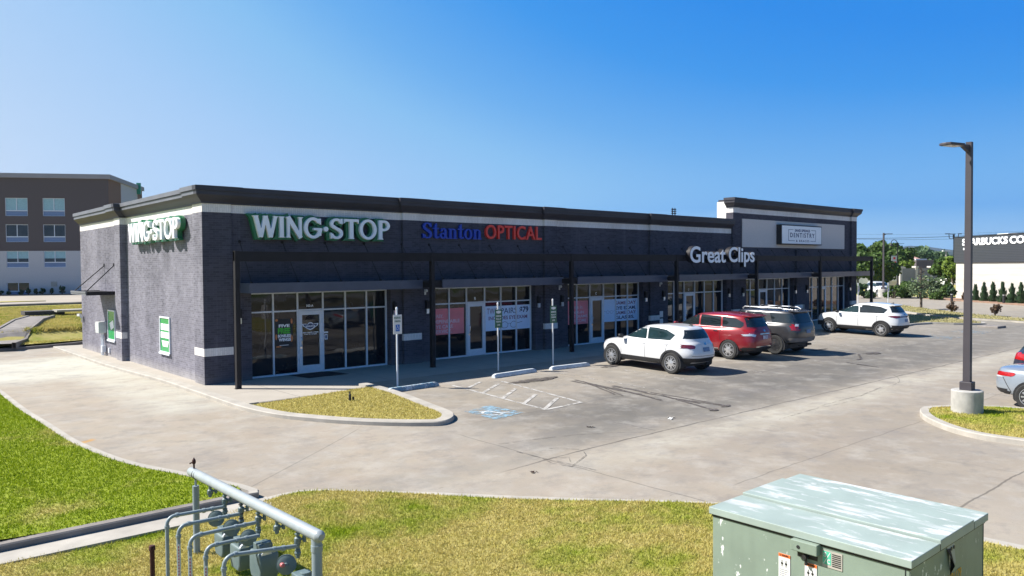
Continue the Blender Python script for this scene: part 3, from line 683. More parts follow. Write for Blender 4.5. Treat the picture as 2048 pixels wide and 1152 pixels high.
ribbon(mk, [(33.0,-9.4),(39.0,-9.4)], .1, h=.0075); flat('parking_marking', mk, MT['pby'])
mk = MB(); bq = [GG(*q) for q in ((928,823),(978,811),(1048,825),(992,840))]
v_, f_ = sheet(bq, lambda x,y: gz(x,y)+.006, .5); mk.add(v_, f_)
flat('accessible_bay_marking', mk, MT['pb']); mk = MB()
for px in (32.6,37.2):
    mk.add(*sheet([(px-.9,-9.6),(px+.9,-9.6),(px+.9,-8.1),(px-.9,-8.1)], lambda x,y: gz(x,y)+.006, .5))
flat('accessible_bay_marking', mk, painted('faint_blue_paint', (.26,.36,.44), .56))
mk = MB(); cx, cy = [sum(q[i] for q in bq)/4 for i in (0,1)]
ribbon(mk, [(cx-.28,cy+.2),(cx-.05,cy+.15),(cx+.05,cy-.2),(cx+.3,cy-.28)], .09, h=.010); ribbon(mk, [(cx+.25*math.cos(a)-.1,cy+.25*math.sin(a)-.1) for a in np.linspace(1.8,5.4,14)], .07, h=.011)
flat('accessible_bay_marking', mk, MT['pwb'])
mk = MB(); rr = random.Random(3)
def wander(a, b, amp, n=12):
    a, b = GG(*a), GG(*b); o = []; off = 0
    for i in range(n+1):
        t = i/n; off += rr.uniform(-1,1)*amp; o.append((a[0]+(b[0]-a[0])*t+off*.6, a[1]+(b[1]-a[1])*t+off*.3))
    return o
for a,b,wd in (((1143,762),(1283,789),.13),((1150,760),(1322,800),.10),((1165,763),(1228,790),.07),((1190,768),(1245,792),.05),((1225,772),(1290,786),.16),((1290,786),(1400,807),.09),((1300,785),(1455,812),.07),((1322,790),(1428,821),.11),((1340,796),(1452,813),.06),((1225,775),(1325,802),.06)): ribbon(mk, wander(a,b,.03), wd, h=.006+.0012*len(mk.v)/60)
for p0,p1,wd in (((1716,708),(1758,707),.07),((1717,709),(1722,718),.09),((1722,718),(1714,720),.1),((1692,725),(1745,733),.10),((1745,733),(1757,735),.06)): ribbon(mk, wander(p0,p1,.03,6), wd, h=.016)
for (px_,py_),(rx,ry) in (((1747,707),(.5,.22)),((1070,761),(1.0,.24)),((1222,733),(.5,.12)),((1428,821),(.16,.10)),((1452,813),(.2,.08)),((1640,700),(.7,.1))):
    cx, cy = GG(px_,py_); mk.add(*sheet([(cx+rx*math.cos(a)*(1+.2*math.sin(3*a)),cy+ry*math.sin(a)) for a in np.linspace(0,2*PI,15)[:-1]], lambda x,y: gz(x,y)+.022, .4))
flat('wet_trail', mk, MT['wet'])
MT['crack'] = painted('crack_filler', (.09,.08,.07), .47); mk = MB()
for pts in (((1000,889),(1060,880),(1150,871),(1220,866),(1305,865)),((1085,918),(1108,928),(1142,933),(1172,912),(1164,903)),((1096,918),(1140,915),(1140,925)),((1090,898),(1102,897),(1160,899)),((1035,904),(1060,910),(1100,921),(1145,931),(1190,941)),((1785,750),(1797,756),(1799,764),(1785,771),(1760,775),(1745,782),(1720,792),(1640,812)),((1225,845),(1260,851),(1310,861)),((1880,811),(1840,830)),((1715,800),(1620,820),(1560,840))):
    ribbon(mk, [(x+rr.uniform(-.03,.03),y+rr.uniform(-.03,.03)) for x,y in resample([GG(*q) for q in pts],.45)], .016, h=.012)
flat('pavement_crack', mk, MT['crack'])
# litter and the sprinkler
for (px_,py_),s,c,lb in (((1339,837),.13,'white','crumpled white paper scrap lying in the drive aisle'),((1180,855),.07,'rust','small brown leaf scrap lying in the drive aisle'),((1068,946),.06,'rust','small brown leaf scrap lying on the near drive')):
    x,y = GG(px_,py_); m = MB(); q = random.Random(int(px_))
    for k in range(6): 
        a = q.uniform(0,6.28); cx, cy = x+q.uniform(-s,s), y+q.uniform(-s,s)*.7; zz = gz(x,y)+.01
        m.add([(cx+math.cos(a)*s*.6,cy+math.sin(a)*s*.5,zz),(cx+math.cos(a+2)*s*.5,cy+math.sin(a+2)*s*.5,zz+.03),(cx+math.cos(a+4)*s*.5,cy+math.sin(a+4)*s*.5,zz+.005)], [(0,1,2)])
    o = m.build('litter', MT[c]); tag(o, lb, 'litter')
x,y = GG(700,808); m = MB(); m.lathe([(.035,0),(.035,.16),(.022,.17),(.02,.24),(0,.24)], (x,y,gz(x,y)+.1), 8); m.lathe([(.03,0),(.03,.09),(0,.09)], (x+.07,y-.05,gz(x,y)+.1), 8); tag(m.build('sprinkler_head', MT['black']), 'short black sprinkler head standing in the small grass island', 'sprinkler')
m = MB(); m.add([(2.80,.26,.012),(3.0,-.80,.012),(4.42,-.80,.012),(4.2,.26,.012),(2.80,.26,.003),(3.0,-.80,.003),(4.42,-.80,.003),(4.2,.26,.003)], [(3,2,1,0)[::-1],(0,4,5,1),(1,5,6,2),(2,6,7,3)]); tag(m.build('doormat', MT['mat']), 'dark doormat in front of the first shop door', 'doormat')
# wheel stops
MT['stop'] = simple('worn_painted_concrete', (.50,.53,.55), .8, 0, .18, 7, .3); MT['stopblue'] = painted('flaked_blue_paint', (.20,.33,.42), .50)
for (a,b),lb,bl in ((((777,787),(878,772)),'concrete wheel stop with flaking blue paint beside the accessible parking sign',1),(((988,757),(1073,744)),'pale concrete wheel stop in front of the nearer green pickup sign',0),(((1103,741),(1180,732)),'pale concrete wheel stop in front of the farther green pickup sign',0)):
    A_, B_ = GG(*a), GG(*b); c = ((A_[0]+B_[0])/2,(A_[1]+B_[1])/2); L = math.dist(A_,B_)*.98; rz = math.atan2(B_[1]-A_[1],B_[0]-A_[0])
    t = empty('wheel_stop', (c[0],c[1]+.06,gz(*c)), rz, lb, 'wheel stop', 'wheel stops at the head of the bays')
    m = MB(); h = L/2; P_ = [(-.09,0),(.09,0),(.09,.05),(.05,.13),(-.05,.13),(-.09,.05)]; m.add([(-h,y,z) for y,z in P_]+[(-h+.09,y*.8,z) for y,z in P_]+[(h-.09,y*.8,z) for y,z in P_]+[(h,y,z) for y,z in P_], [])
    m = MB(); V = []
    for xx,s in ((-h,.72),(-h+.1,1),(h-.1,1),(h,.72)): V += [(xx,y,z*s) for y,z in P_]
    F = [tuple(range(6)), tuple(range(18,24))[::-1]]
    for j in range(3): F += [(j*6+i,(j+1)*6+i,(j+1)*6+(i+1)%6,j*6+(i+1)%6) for i in range(6)]
    m.add(V, F); o = m.build('block', MT['stop'], t, bevel=.008)
    if bl:
        m = MB(); m.add([(x*1.0,y*1.02+(-.003 if y<0 else .003),z*1.0+.004) for x,y,z in V], F); m.build('flaked_paint', MT['stopblue'], t)
# bank and road behind the left side
def zb(x, y):
    return .12+.46*sstep((y-19.3-.02*x)/.5)+.10*sstep((y-24)/20)
bank = [(-40,18.55),(1.5,18.55),(16,19.0),(30,48.2),(-40,48.2)]
kerb_line([(-40,17.0),(-4,17.0),(-1.0,17.6),(1.5,18.3),(16,18.6)], .2, .13, MT['kerb_old'], side=1)
bank = [(-40,17.2),(-4,17.2),(-1.05,17.8),(1.45,18.5),(16,18.8),(30,48.2),(-40,48.2)]
o = sheet_obj('lawn', bank, zb, MT['g_far'], 1.0); tag(o, kind='structure')
bp = [(-12,17.3),(-4,17.3),(-1,17.9),(1.4,18.6),(12,18.9),(22,46),(-12,46)]
b = blades('grass', bp, zb, MT['b_far'], 260, .075, .022); b['label'] = 'grass bank with rough edge behind the side drive'
b = blades('grass', [(-1.6,19.25),(12,19.4),(12,20.5),(-1.4,20.4)], zb, MT['b_far'], 700, .17, .03); b['label'] = 'long tufts overhanging the foot of the grass bank'
# flume down the bank
def ZF(h): return lambda x,y: zb(x,y)+h
fl = [GG(a,b,0,zb) for a,b in ((-8,694),(30,662),(56,644),(82,636))]; m = MB()
ribbon(m, fl, 1.25, zb, .13); struct('drain_channel', m, MT['kerb_old'])
for s in (-1,1):
    q = offset_path(resample(fl,1.0), s*.68); m = MB(); ribbon(m, q, .14, zb, .17)
    a = offset_path(q, .08); 
    for z_ in (a, offset_path(q,-.08)):
        n = len(z_); m.add([(p[0],p[1],zb(*p)-.1) for p in z_]+[(p[0],p[1],zb(*p)+.17) for p in z_], [(i,i+1,n+i+1,n+i) for i in range(n-1)])
    struct('kerb', m, MT['kerb_old'])
x_, y_ = GG(88,632,0,zb); m = MB(); m.box(x_-1.0,x_+1.2,y_+.2,y_+1.6,.2,.92); struct('culvert', m, MT['wood_dark'])
m = MB(); m.box(x_+.6,x_+2.9,y_-.6,y_+.7,.86,.98); struct('culvert_slab', m, MT['kerb'])
m = MB(); m.prism([(-60,48.0),(40,48.0),(40,49.4),(-60,49.4)], -.2, .84); struct('kerb', m, MT['kerb_old'])
m = MB(); m.prism([(-60,49.4),(60,49.4),(60,74.5),(-60,74.5)], -.2, .80); struct('road', m, MT['roadc'])
m = MB(); m.prism([(-40,53),(5.5,53.6),(3.2,55.2),(-40,56.4)], .79, .86); struct('lawn', m, MT['g_dry'])
# far road and forecourt on the right
m = MB(); m.prism([(62,26),(150,26),(150,-8),(79,-8),(79,18.2),(62,18.6)], -.3, -.01); struct('lawn', m, MT['g_far'])
m = MB(); m.prism([AT(1600,128),AT(1990,128),AT(1990,168),AT(1600,168)], -.2, .06); struct('road', m, MT['roadc'])
m = MB(); m.prism([(15,-42),(120,-42),(120,-60),(-120,-60),(-120,-42)], -.6, -.14); struct('lawn', m, MT['turf'])
m = MB(); m.prism([(-200,-61),(220,-61),(220,-72),(-200,-72)], -.6, -.1); struct('road', m, MT['asphalt'])
# ------------------------------------------------------------------ lettering
def contour_mesh(sdf, x0, x1, y0, y1, res, depth, name):
    nx, ny = int((x1-x0)/res)+2, int((y1-y0)/res)+2
    X, Y = np.meshgrid(x0+np.arange(nx)*res, y0+np.arange(ny)*res, indexing='ij'); D = sdf(X, Y)
    D[0,:] = D[-1,:] = 1; D[:,0] = D[:,-1] = 1; D = np.where(np.abs(D) < 1e-7, 1e-7, D)
    segs = {}
    def pt(i, j, e):
        if e == 0: a, b = D[i,j], D[i+1,j]; t = a/(a-b); return ((i+t, j), ('h',i,j))
        if e == 1: a, b = D[i+1,j], D[i+1,j+1]; t = a/(a-b); return ((i+1, j+t), ('v',i+1,j))
        if e == 2: a, b = D[i,j+1], D[i+1,j+1]; t = a/(a-b); return ((i+t, j+1), ('h',i,j+1))
        a, b = D[i,j], D[i,j+1]; t = a/(a-b); return ((i, j+t), ('v',i,j))
    T = {1:[(3,0)],2:[(0,1)],3:[(3,1)],4:[(1,2)],5:[(3,0),(1,2)],6:[(0,2)],7:[(3,2)],8:[(2,3)],9:[(2,0)],10:[(0,1),(2,3)],11:[(2,1)],12:[(1,3)],13:[(1,0)],14:[(0,3)]}
    IN = D < 0; code = IN[:-1,:-1]*1+IN[1:,:-1]*2+IN[1:,1:]*4+IN[:-1,1:]*8; pos = {}
    for i, j in zip(*np.nonzero((code > 0) & (code < 15))):
        for a, b in T[int(code[i,j])]:
            pa, ka = pt(i,j,a); pb, kb = pt(i,j,b); pos[ka] = pa; pos[kb] = pb; segs[ka] = kb
    loops = []
    while segs:
        k0 = next(iter(segs)); k = k0; L = []
        while k in segs: L.append(pos[k]); k = segs.pop(k)
        if len(L) > 5: loops.append(L)
    cu = bpy.data.curves.new(name, 'CURVE'); cu.dimensions = '2D'; cu.fill_mode = 'BOTH'; cu.extrude = depth/2
    for L in loops:
        keep = [L[0]]
        for a, b, c in zip(L, L[1:], L[2:]):
            if abs((b[0]-keep[-1][0])*(c[1]-b[1])-(b[1]-keep[-1][1])*(c[0]-b[0])) > .05: keep.append(b)
        keep.append(L[-1]); sp = cu.splines.new('POLY'); sp.points.add(len(keep)-1); sp.use_cyclic_u = True
        for p, q in zip(sp.points, keep): p.co = (x0+q[0]*res, y0+q[1]*res, 0, 1)
    o = bpy.data.objects.new(name, cu); COL.objects.link(o); me = eval_mesh(o, name); bpy.data.objects.remove(o); bpy.data.curves.remove(cu); return me
def S_poly(p):
    a = sum(p[i][0]*p[(i+1)%len(p)][1]-p[(i+1)%len(p)][0]*p[i][1] for i in range(len(p)))
    if a < 0: p = p[::-1]
    def f(X, Y):
        r = np.full(X.shape, -9.)
        for (ax,ay),(bx,by) in zip(p, p[1:]+p[:1]):
            l = math.hypot(bx-ax,by-ay) or 1e-9; r = np.maximum(r, ((X-ax)*(by-ay)-(Y-ay)*(bx-ax))/l)
        return r
    return f
def S_seg(x0, y0, x1, y1, w0, w1=None):
    w1 = w0 if w1 is None else w1; l = math.hypot(x1-x0,y1-y0); nx_, ny_ = -(y1-y0)/l, (x1-x0)/l
    return S_poly([(x0+nx_*w0/2,y0+ny_*w0/2),(x0-nx_*w0/2,y0-ny_*w0/2),(x1-nx_*w1/2,y1-ny_*w1/2),(x1+nx_*w1/2,y1+ny_*w1/2)])
def S_ring(cx, cy, rx, ry, wx, wy, cut=None):
    def f(X, Y):
        o = (np.hypot((X-cx)/rx,(Y-cy)/ry)-1)*min(rx,ry); i = (1-np.hypot((X-cx)/(rx-wx),(Y-cy)/(ry-wy)))*min(rx-wx,ry-wy)
        r = np.maximum(o, i)
        if cut: r = np.maximum(r, cut(X,Y))
        return r
    return f
def S_box(x0,x1,y0,y1): return S_poly([(x0,y0),(x1,y0),(x1,y1),(x0,y1)])
def neg(f): return lambda X,Y: -f(X,Y)
T_, t_ = .20, .15
def serif(x, y, w, up): return S_poly([(x-w,y),(x+w,y),(x+w*.6,y+(.06 if up else -.06)),(x-w*.6,y+(.06 if up else -.06))])
GL = {
 'W': (1.12, [S_seg(.10,1,.34,0,.19),S_seg(.34,0,.56,1,.16),S_seg(.56,1,.80,0,.19),S_seg(.80,0,1.04,1,.16),serif(.10,1,.15,0),serif(1.04,1,.13,0),serif(.56,1,.13,0)]),
 'I': (.30, [S_box(.06,.25,0,1),serif(.155,0,.15,1),serif(.155,1,.15,0)]),
 'N': (.86, [S_box(.07,.20,0,1),S_seg(.12,1,.74,0,.20),S_box(.66,.79,0,1),serif(.13,0,.13,1),serif(.73,1,.13,0),S_box(.02,.14,.95,1)]),
 'G': (.92, [S_ring(.46,.5,.46,.52,.18,.14, neg(S_poly([(.5,.46),(1.2,.46),(1.2,.86),(.66,.72)]))),S_box(.70,.87,.12,.50),S_box(.48,.90,.39,.50),S_poly([(.72,.96),(.86,.96),(.86,.66),(.78,.72)])]),
 '.': (.30, [S_ring(.15,.46,.12,.12,.119,.119)]),
 'S': (.72, [S_ring(.36,.735,.33,.275,.16,.12, neg(S_poly([(.36,.735),(.36,.3),(1.2,.3),(1.2,.80)]))),S_ring(.36,.265,.34,.285,.16,.12, neg(S_poly([(.36,.265),(.36,.8),(-.6,.8),(-.6,.18)]))),S_seg(.16,.62,.56,.38,.155),S_poly([(.58,1.0),(.68,1.0),(.68,.72),(.60,.76)]),S_poly([(.04,0),(.12,0),(.12,.26),(.04,.30)])]),
 'T': (.80, [S_box(.30,.50,0,1),S_box(.0,.80,.87,1),S_poly([(0,.87),(0,.76),(.07,.87)]),S_poly([(.80,.87),(.80,.76),(.73,.87)]),serif(.40,0,.16,1)]),
 'O': (.98, [S_ring(.48,.5,.48,.52,.17,.13)]),
 'P': (.74, [S_box(.07,.26,0,1),S_ring(.36,.72,.34,.28,.17,.12, neg(S_box(-1,.20,-1,2))),S_box(.2,.40,.88,1),S_box(.2,.40,.44,.56),serif(.165,0,.16,1)]),
 's1': (.62, [S_ring(.31,.76,.27,.25,.13,.05, neg(S_poly([(.31,.76),(.31,.3),(1.2,.3),(1.2,.80)]))),S_ring(.31,.25,.29,.26,.14,.05, neg(S_poly([(.31,.25),(.31,.8),(-.6,.8),(-.6,.2)]))),S_seg(.12,.66,.52,.36,.15),S_poly([(.50,1.0),(.55,1.0),(.56,.72),(.52,.74)]),S_poly([(.03,0),(.08,0),(.07,.28),(.03,.28)])]),
 't': (.40, [S_box(.12,.25,.05,.86),S_box(.0,.38,.62,.67),S_poly([(.12,.86),(.25,.98),(.25,.86)]),S_ring(.26,.12,.14,.13,.09,.05, neg(S_box(-1,2,.12,2)))]),
 'a': (.52, [S_box(.31,.44,.05,.55),S_ring(.25,.50,.19,.18,.11,.05, neg(S_box(-1,2,-1,.48))),S_ring(.21,.18,.20,.19,.12,.05),S_box(.40,.52,.0,.05)]),
 'n': (.60, [S_box(.08,.21,0,.66),S_ring(.31,.46,.21,.21,.11,.06, neg(S_box(-1,2,-1,.46))),S_box(.39,.52,0,.47),S_box(.0,.27,0,.04),S_box(.33,.60,0,.04),S_box(.0,.12,.62,.66)]),
 'o': (.56, [S_ring(.27,.33,.27,.35,.13,.04)]),
}
def glyph_text(name, word, x0, x1, z0, z1, depth, gap=.05, grow=0.0):
    fs = []; x = 0
    for g in word:
        w_, ps = GL[g]; fs += [(lambda p, dx: (lambda X,Y: p(X-dx,Y)))(p, x) for p in ps]; x += w_+gap
    W = x-gap
    def sdf(X, Y):
        r = np.full(X.shape, 9.)
        for f in fs: r = np.minimum(r, f(X,Y))
        return r-grow
    me = contour_mesh(sdf, -.2, W+.2, -.2, 1.25, .0125, 1.0, name)
    n = len(me.vertices); co = np.empty(n*3, np.float32); me.vertices.foreach_get('co', co); co = co.reshape(n,3)
    sx, sz = (x1-x0)/W, (z1-z0); co[:,0] = x0+co[:,0]*sx; co[:,1] = z0+co[:,1]*sz; co[:,2] = (co[:,2]+.5)*depth
    me.vertices.foreach_set('co', co.ravel()); me.update(); return me
def font_mesh(name, s, x0, x1, z0, z1, depth, bold=0.0, spacing=1.0, align='FIT'):
    cu = bpy.data.curves.new(name, 'FONT'); cu.body = s; cu.size = 1; cu.offset = bold; cu.space_character = spacing; cu.extrude = .5; cu.resolution_u = 4; cu.fill_mode = 'BOTH'
    o = bpy.data.objects.new(name, cu); COL.objects.link(o); me = eval_mesh(o, name); bpy.data.objects.remove(o); bpy.data.curves.remove(cu)
    n = len(me.vertices); co = np.empty(n*3, np.float32); me.vertices.foreach_get('co', co); co = co.reshape(n,3)
    mn, mx = co.min(0), co.max(0); sz = (z1-z0)/(mx[1]-mn[1]); sx = (x1-x0)/(mx[0]-mn[0])
    co[:,0] = x0+(co[:,0]-mn[0])*sx; co[:,1] = z0+(co[:,1]-mn[1])*sz; co[:,2] = (co[:,2]+.5)*depth
    me.vertices.foreach_set('co', co.ravel()); me.update(); return me
def place(me, name, F, m_, parent=None):
    me.transform(F); me.materials.clear(); o = link_mesh(name, me, m_, parent); return o
def FS(y): return frameM((0,y,0),(1,0,0),(0,0,1))          # faces -Y, local x = X, y = Z
def FWst(x): return frameM((x,0,0),(0,-1,0),(0,0,1))       # faces -X, local x = -Y
WS = ['W','I','N','G','.','S','T','O','P']
def wing(name, F, x0, x1, z0, z1, label, dx):
    t = empty(name, (0,0,0), label=label, cat='sign', group='green and white wall signs')
    place(glyph_text('letter_backing', WS, x0-dx, x1-dx, z0-.01, z1+.01, .149, .05, .075), 'letter_backing', F @ Matrix.Translation((0,0,.05)), MT['letter_green'], t)
    place(glyph_text('letters', WS, x0, x1, z0, z1, .10, .05), 'letters', F @ Matrix.Translation((0,0,.20)), MT['letter_white'], t)
wing('wall_sign', FS(R), 1.52, 6.50, 4.50, 5.17, 'white and green letters on the shaded front wall above the first shop', .05)
wing('wall_sign', FWst(R), -7.05, -1.62, 4.50, 5.16, 'white and green letters on the sunlit side wall of the shop building', .03)
t = empty('wall_sign', (0,0,0), label='blue serif and red plain letters above the second shop', cat='sign')
place(glyph_text('blue_letters', ['s1','t','a','n','t','o','n'], 7.99, 10.78, 4.60, 5.16, .10, .04, .012), 'blue_letters', FS(R-.02), MT['letter_blue'], t)
place(font_mesh('red_letters', 'OPTICAL', 10.99, 14.02, 4.62, 5.18, .10, .012, 1.05), 'red_letters', FS(R-.02), MT['letter_red'], t)
t = empty('beam_sign', (0,0,0), label='large white letters mounted on the dark steel beam above the fourth shop', cat='sign')
for s,x0,x1,z0,z1 in (('Great',22.08,25.02,3.64,4.43),('Clips',25.30,27.66,3.43,4.43)):
    place(font_mesh('letter_sides', s, x0-.03, x1+.02, z0-.02, z1+.02, .24, .03), 'letter_sides', FS(-1.42), MT['bronze'], t)
    place(font_mesh('letters', s, x0, x1, z0, z1, .012, .018), 'letters', FS(-1.662), MT['letter_white'], t)
m = MB(); m.box(21.9,27.8,-1.42,-1.405,3.82,3.9); m.build('raceway', MT['bronze'], t)
t = empty('box_sign', (0,0,0), label='white box sign with dark rim on the cream panel of the raised parapet', cat='sign')
m = MB(); m.box(32.85,37.62,-.24,R-.04,4.70,5.86); m.build('case', MT['black'], t, bevel=.01)
m = MB(); m.box(32.91,37.56,-.246,-.24,4.76,5.80); m.build('face', MT['letter_white'], t)
F = FS(-.247)
place(font_mesh('lettering', 'SAND SPRINGS', 34.35, 36.15, 5.46, 5.62, .004, .03, 1.1), 'lettering', F, MT['navy'], t)
place(font_mesh('lettering', 'DENTISTRY', 33.82, 36.70, 5.13, 5.40, .004, .02, 1.35), 'lettering', F, MT['navy'], t)
place(font_mesh('lettering', '& BRACES', 34.5, 36.05, 4.87, 4.99, .004, .01, 1.4), 'lettering', F, MT['navy'], t)
m = MB()
for a,b,c,d in ((33.62,34.18,5.565,5.59),(36.3,36.86,5.565,5.59),(33.62,34.35,4.92,4.945),(36.2,36.86,4.92,4.945),(33.62,33.65,4.945,5.565),(36.83,36.86,4.945,5.565)): m.box(a,b,-.251,-.2465,c,d)
m.build('frame_lines', MT['navy'], t)
# ------------------------------------------------------------------ window posters and door lettering
def poster(label, x0, x1, z0, z1, m_, items, cat='poster'):
    t = empty('window_poster', (0,0,0), label=label, cat=cat); mm = MB(); mm.box(x0,x1,.4255,.4295,z0,z1); mm.build('sheet', m_, t)
    for s,a,b,c,d,mk_,bold in items: place(font_mesh('lettering', s, a, b, c, d, .002, bold), 'lettering', FS(.4253), mk_, t)
    return t
t = poster('dark poster with white and green words in the first shop window', 2.44, 3.05, .93, 1.86, MT['black'], [('FIVE',2.56,2.94,1.58,1.68,MT['letter_white'],.04),('FREE',2.53,2.96,1.37,1.56,MT['greenprint'],.05),('BONELESS',2.53,2.98,1.25,1.35,MT['letter_white'],.04),('WINGS',2.55,2.98,1.12,1.23,MT['letter_white'],.05)])
m = MB()
for cx,cz,rx,rz in ((2.49,1.82,.05,.04),(3.01,1.77,.035,.09),(2.47,1.27,.03,.1),(3.0,1.2,.05,.12),(2.55,.95,.09,.03)): m.poly([(min(max(cx+rx*math.cos(a),2.44),3.05),.4250,min(max(cz+rz*math.sin(a),.93),1.86)) for a in np.linspace(0,2*PI,13)[:-1]])
m.build('food_picture', MT['orange'], t); m = MB(); m.box(2.58,2.9,.4245,.4252,.985,1.0); m.build('small_print', MT['letter_white'], t)
poster('coral poster with white words left of the second shop door', 8.66, 10.20, .93, 1.93, MT['redposter'], [('EASY.',8.78,9.20,1.58,1.71,MT['pink'],.012),('DEPENDABLE',8.72,9.98,1.37,1.50,MT['pink'],.012),('EYE CARE',8.76,9.66,1.17,1.30,MT['pink'],.012),('SERVICE.',8.76,9.60,.99,1.12,MT['pink'],.012)])
def specs(t, c, s, m_):
    mm = MB(); F = FS(.4250)
    for dx in (-.33,.33): mm.tube([F @ Vector((c[0]+s*(dx+.24*math.cos(a)),c[1]+s*(.17*math.sin(a)-.02*abs(math.cos(a))),0)) for a in np.linspace(0,2*PI,20)], .008*s*1.4, 4)
    mm.tube([F @ Vector((c[0]-.09*s,c[1]+.04*s,0)),F @ Vector((c[0],c[1]+.08*s,0)),F @ Vector((c[0]+.09*s,c[1]+.04*s,0))], .009*s, 4)
    for sg in (-1,1): mm.tube([F @ Vector((c[0]+sg*.56*s,c[1]+.06*s,0)),F @ Vector((c[0]+sg*.95*s,c[1]+.12*s,0))], .010*s, 4)
    mm.build('spectacles_picture', m_, t)
t = poster('pale blue poster with price and spectacles right of the second shop door', 11.25, 13.70, .93, 1.93, MT['blueposter'], [('TWO',11.36,11.95,1.61,1.84,MT['mauve'],.0),('PAIRS',12.10,12.98,1.60,1.83,MT['navy'],.0),('$79',13.12,13.62,1.58,1.85,MT['navy'],.03),('INCLUDES EYE EXAM',11.45,13.55,1.36,1.51,MT['mauve'],.02)])
specs(t, (12.55,1.14), .75, MT['navy'])
poster('coral poster inviting walk in exams left of the third shop door', 15.74, 17.28, .93, 1.97, MT['redposter'], [('Come in.',16.1,16.95,1.62,1.78,MT['pink'],.0),('WALK-IN',16.05,17.0,1.40,1.52,MT['pink'],.012),('EYE EXAMS',16.05,17.22,1.22,1.34,MT['pink'],.012),('WELCOME',16.05,17.15,1.03,1.15,MT['pink'],.012)])
t = poster('pale blue same day exam poster right of the third shop door', 18.31, 20.74, .93, 1.97, MT['blueposter'], [('SAME DAY',19.15,20.62,1.70,1.86,MT['mauve'],.02),('EYE EXAM.',19.15,20.62,1.46,1.62,MT['navy'],.03),('SAME DAY',19.15,20.62,1.24,1.40,MT['mauve'],.02),('GLASSES.',19.15,20.5,1.02,1.18,MT['navy'],.03)])
specs(t, (18.74,1.38), .40, MT['navy'])
def sticker(name, s, x0, x1, z0, z1, label, m_=None, y=.399, bold=.03): o = place(font_mesh(name, s, x0, x1, z0, z1, .002, bold), name, FS(y), m_ or MT['letter_white']); tag(o, label, 'door lettering'); return o
t = empty('door_lettering', (0,0,0), label='white winged emblem and opening hours on the first shop door', cat='door lettering'); F = FS(.399)
m = MB(); L_ = [(3.36,1.66),(3.50,1.655),(3.56,1.64),(3.62,1.69),(3.67,1.70),(3.72,1.69),(3.78,1.64),(3.84,1.655),(3.97,1.66),(3.93,1.58),(3.86,1.54),(3.80,1.50),(3.73,1.46),(3.67,1.44),(3.60,1.46),(3.53,1.50),(3.47,1.54),(3.40,1.58)]
m.poly([F @ Vector((a,b,0)) for a,b in L_]); m.build('emblem', MT['letter_white'], t)
m = MB(); cx_, cz_ = 3.665, 1.575; m.poly([F @ Vector((cx_+(a-cx_)*.84,cz_+(b-cz_)*.74,.0015)) for a,b in L_]); m.build('emblem_inner', MT['navy'], t)
place(font_mesh('emblem_word', 'WING·STOP', 3.49, 3.84, 1.54, 1.60, .002, .04), 'emblem_word', FS(.397), MT['letter_white'], t)
place(font_mesh('hours', 'OPEN 7 DAYS A WEEK', 3.36, 3.97, 1.34, 1.38, .002, .04), 'hours', F, MT['letter_white'], t); place(font_mesh('hours', '12 pm til midnight', 3.44, 3.90, 1.28, 1.32, .002, .03), 'hours', F, MT['letter_white'], t)
sticker('unit_number', '102-A', 3.55, 3.80, 2.215, 2.30, 'small white unit number with letter A above the first shop door', y=.4285)
sticker('unit_number', 'B', 10.72, 10.80, 2.21, 2.33, 'small white letter B above the second shop door', y=.4285)
sticker('unit_number', 'C', 17.78, 17.86, 2.21, 2.33, 'small white letter C above the third shop door', y=.4285)
sticker('unit_number', 'D', 24.82, 24.90, 2.21, 2.33, 'small white letter D above the fourth shop door', y=.4285)
t = empty('window_sticker', (0,0,0), label='small white notice stickers just right of the first shop door', cat='sticker')
m = MB(); m.box(4.18,4.33,.426,.4295,1.30,1.35); m.box(4.20,4.31,.426,.4295,1.08,1.26); m.build('sheet', MT['letter_white'], t)
m = MB(); m.box(4.225,4.285,.4245,.426,1.11,1.23); m.build('symbol', MT['navy'], t)
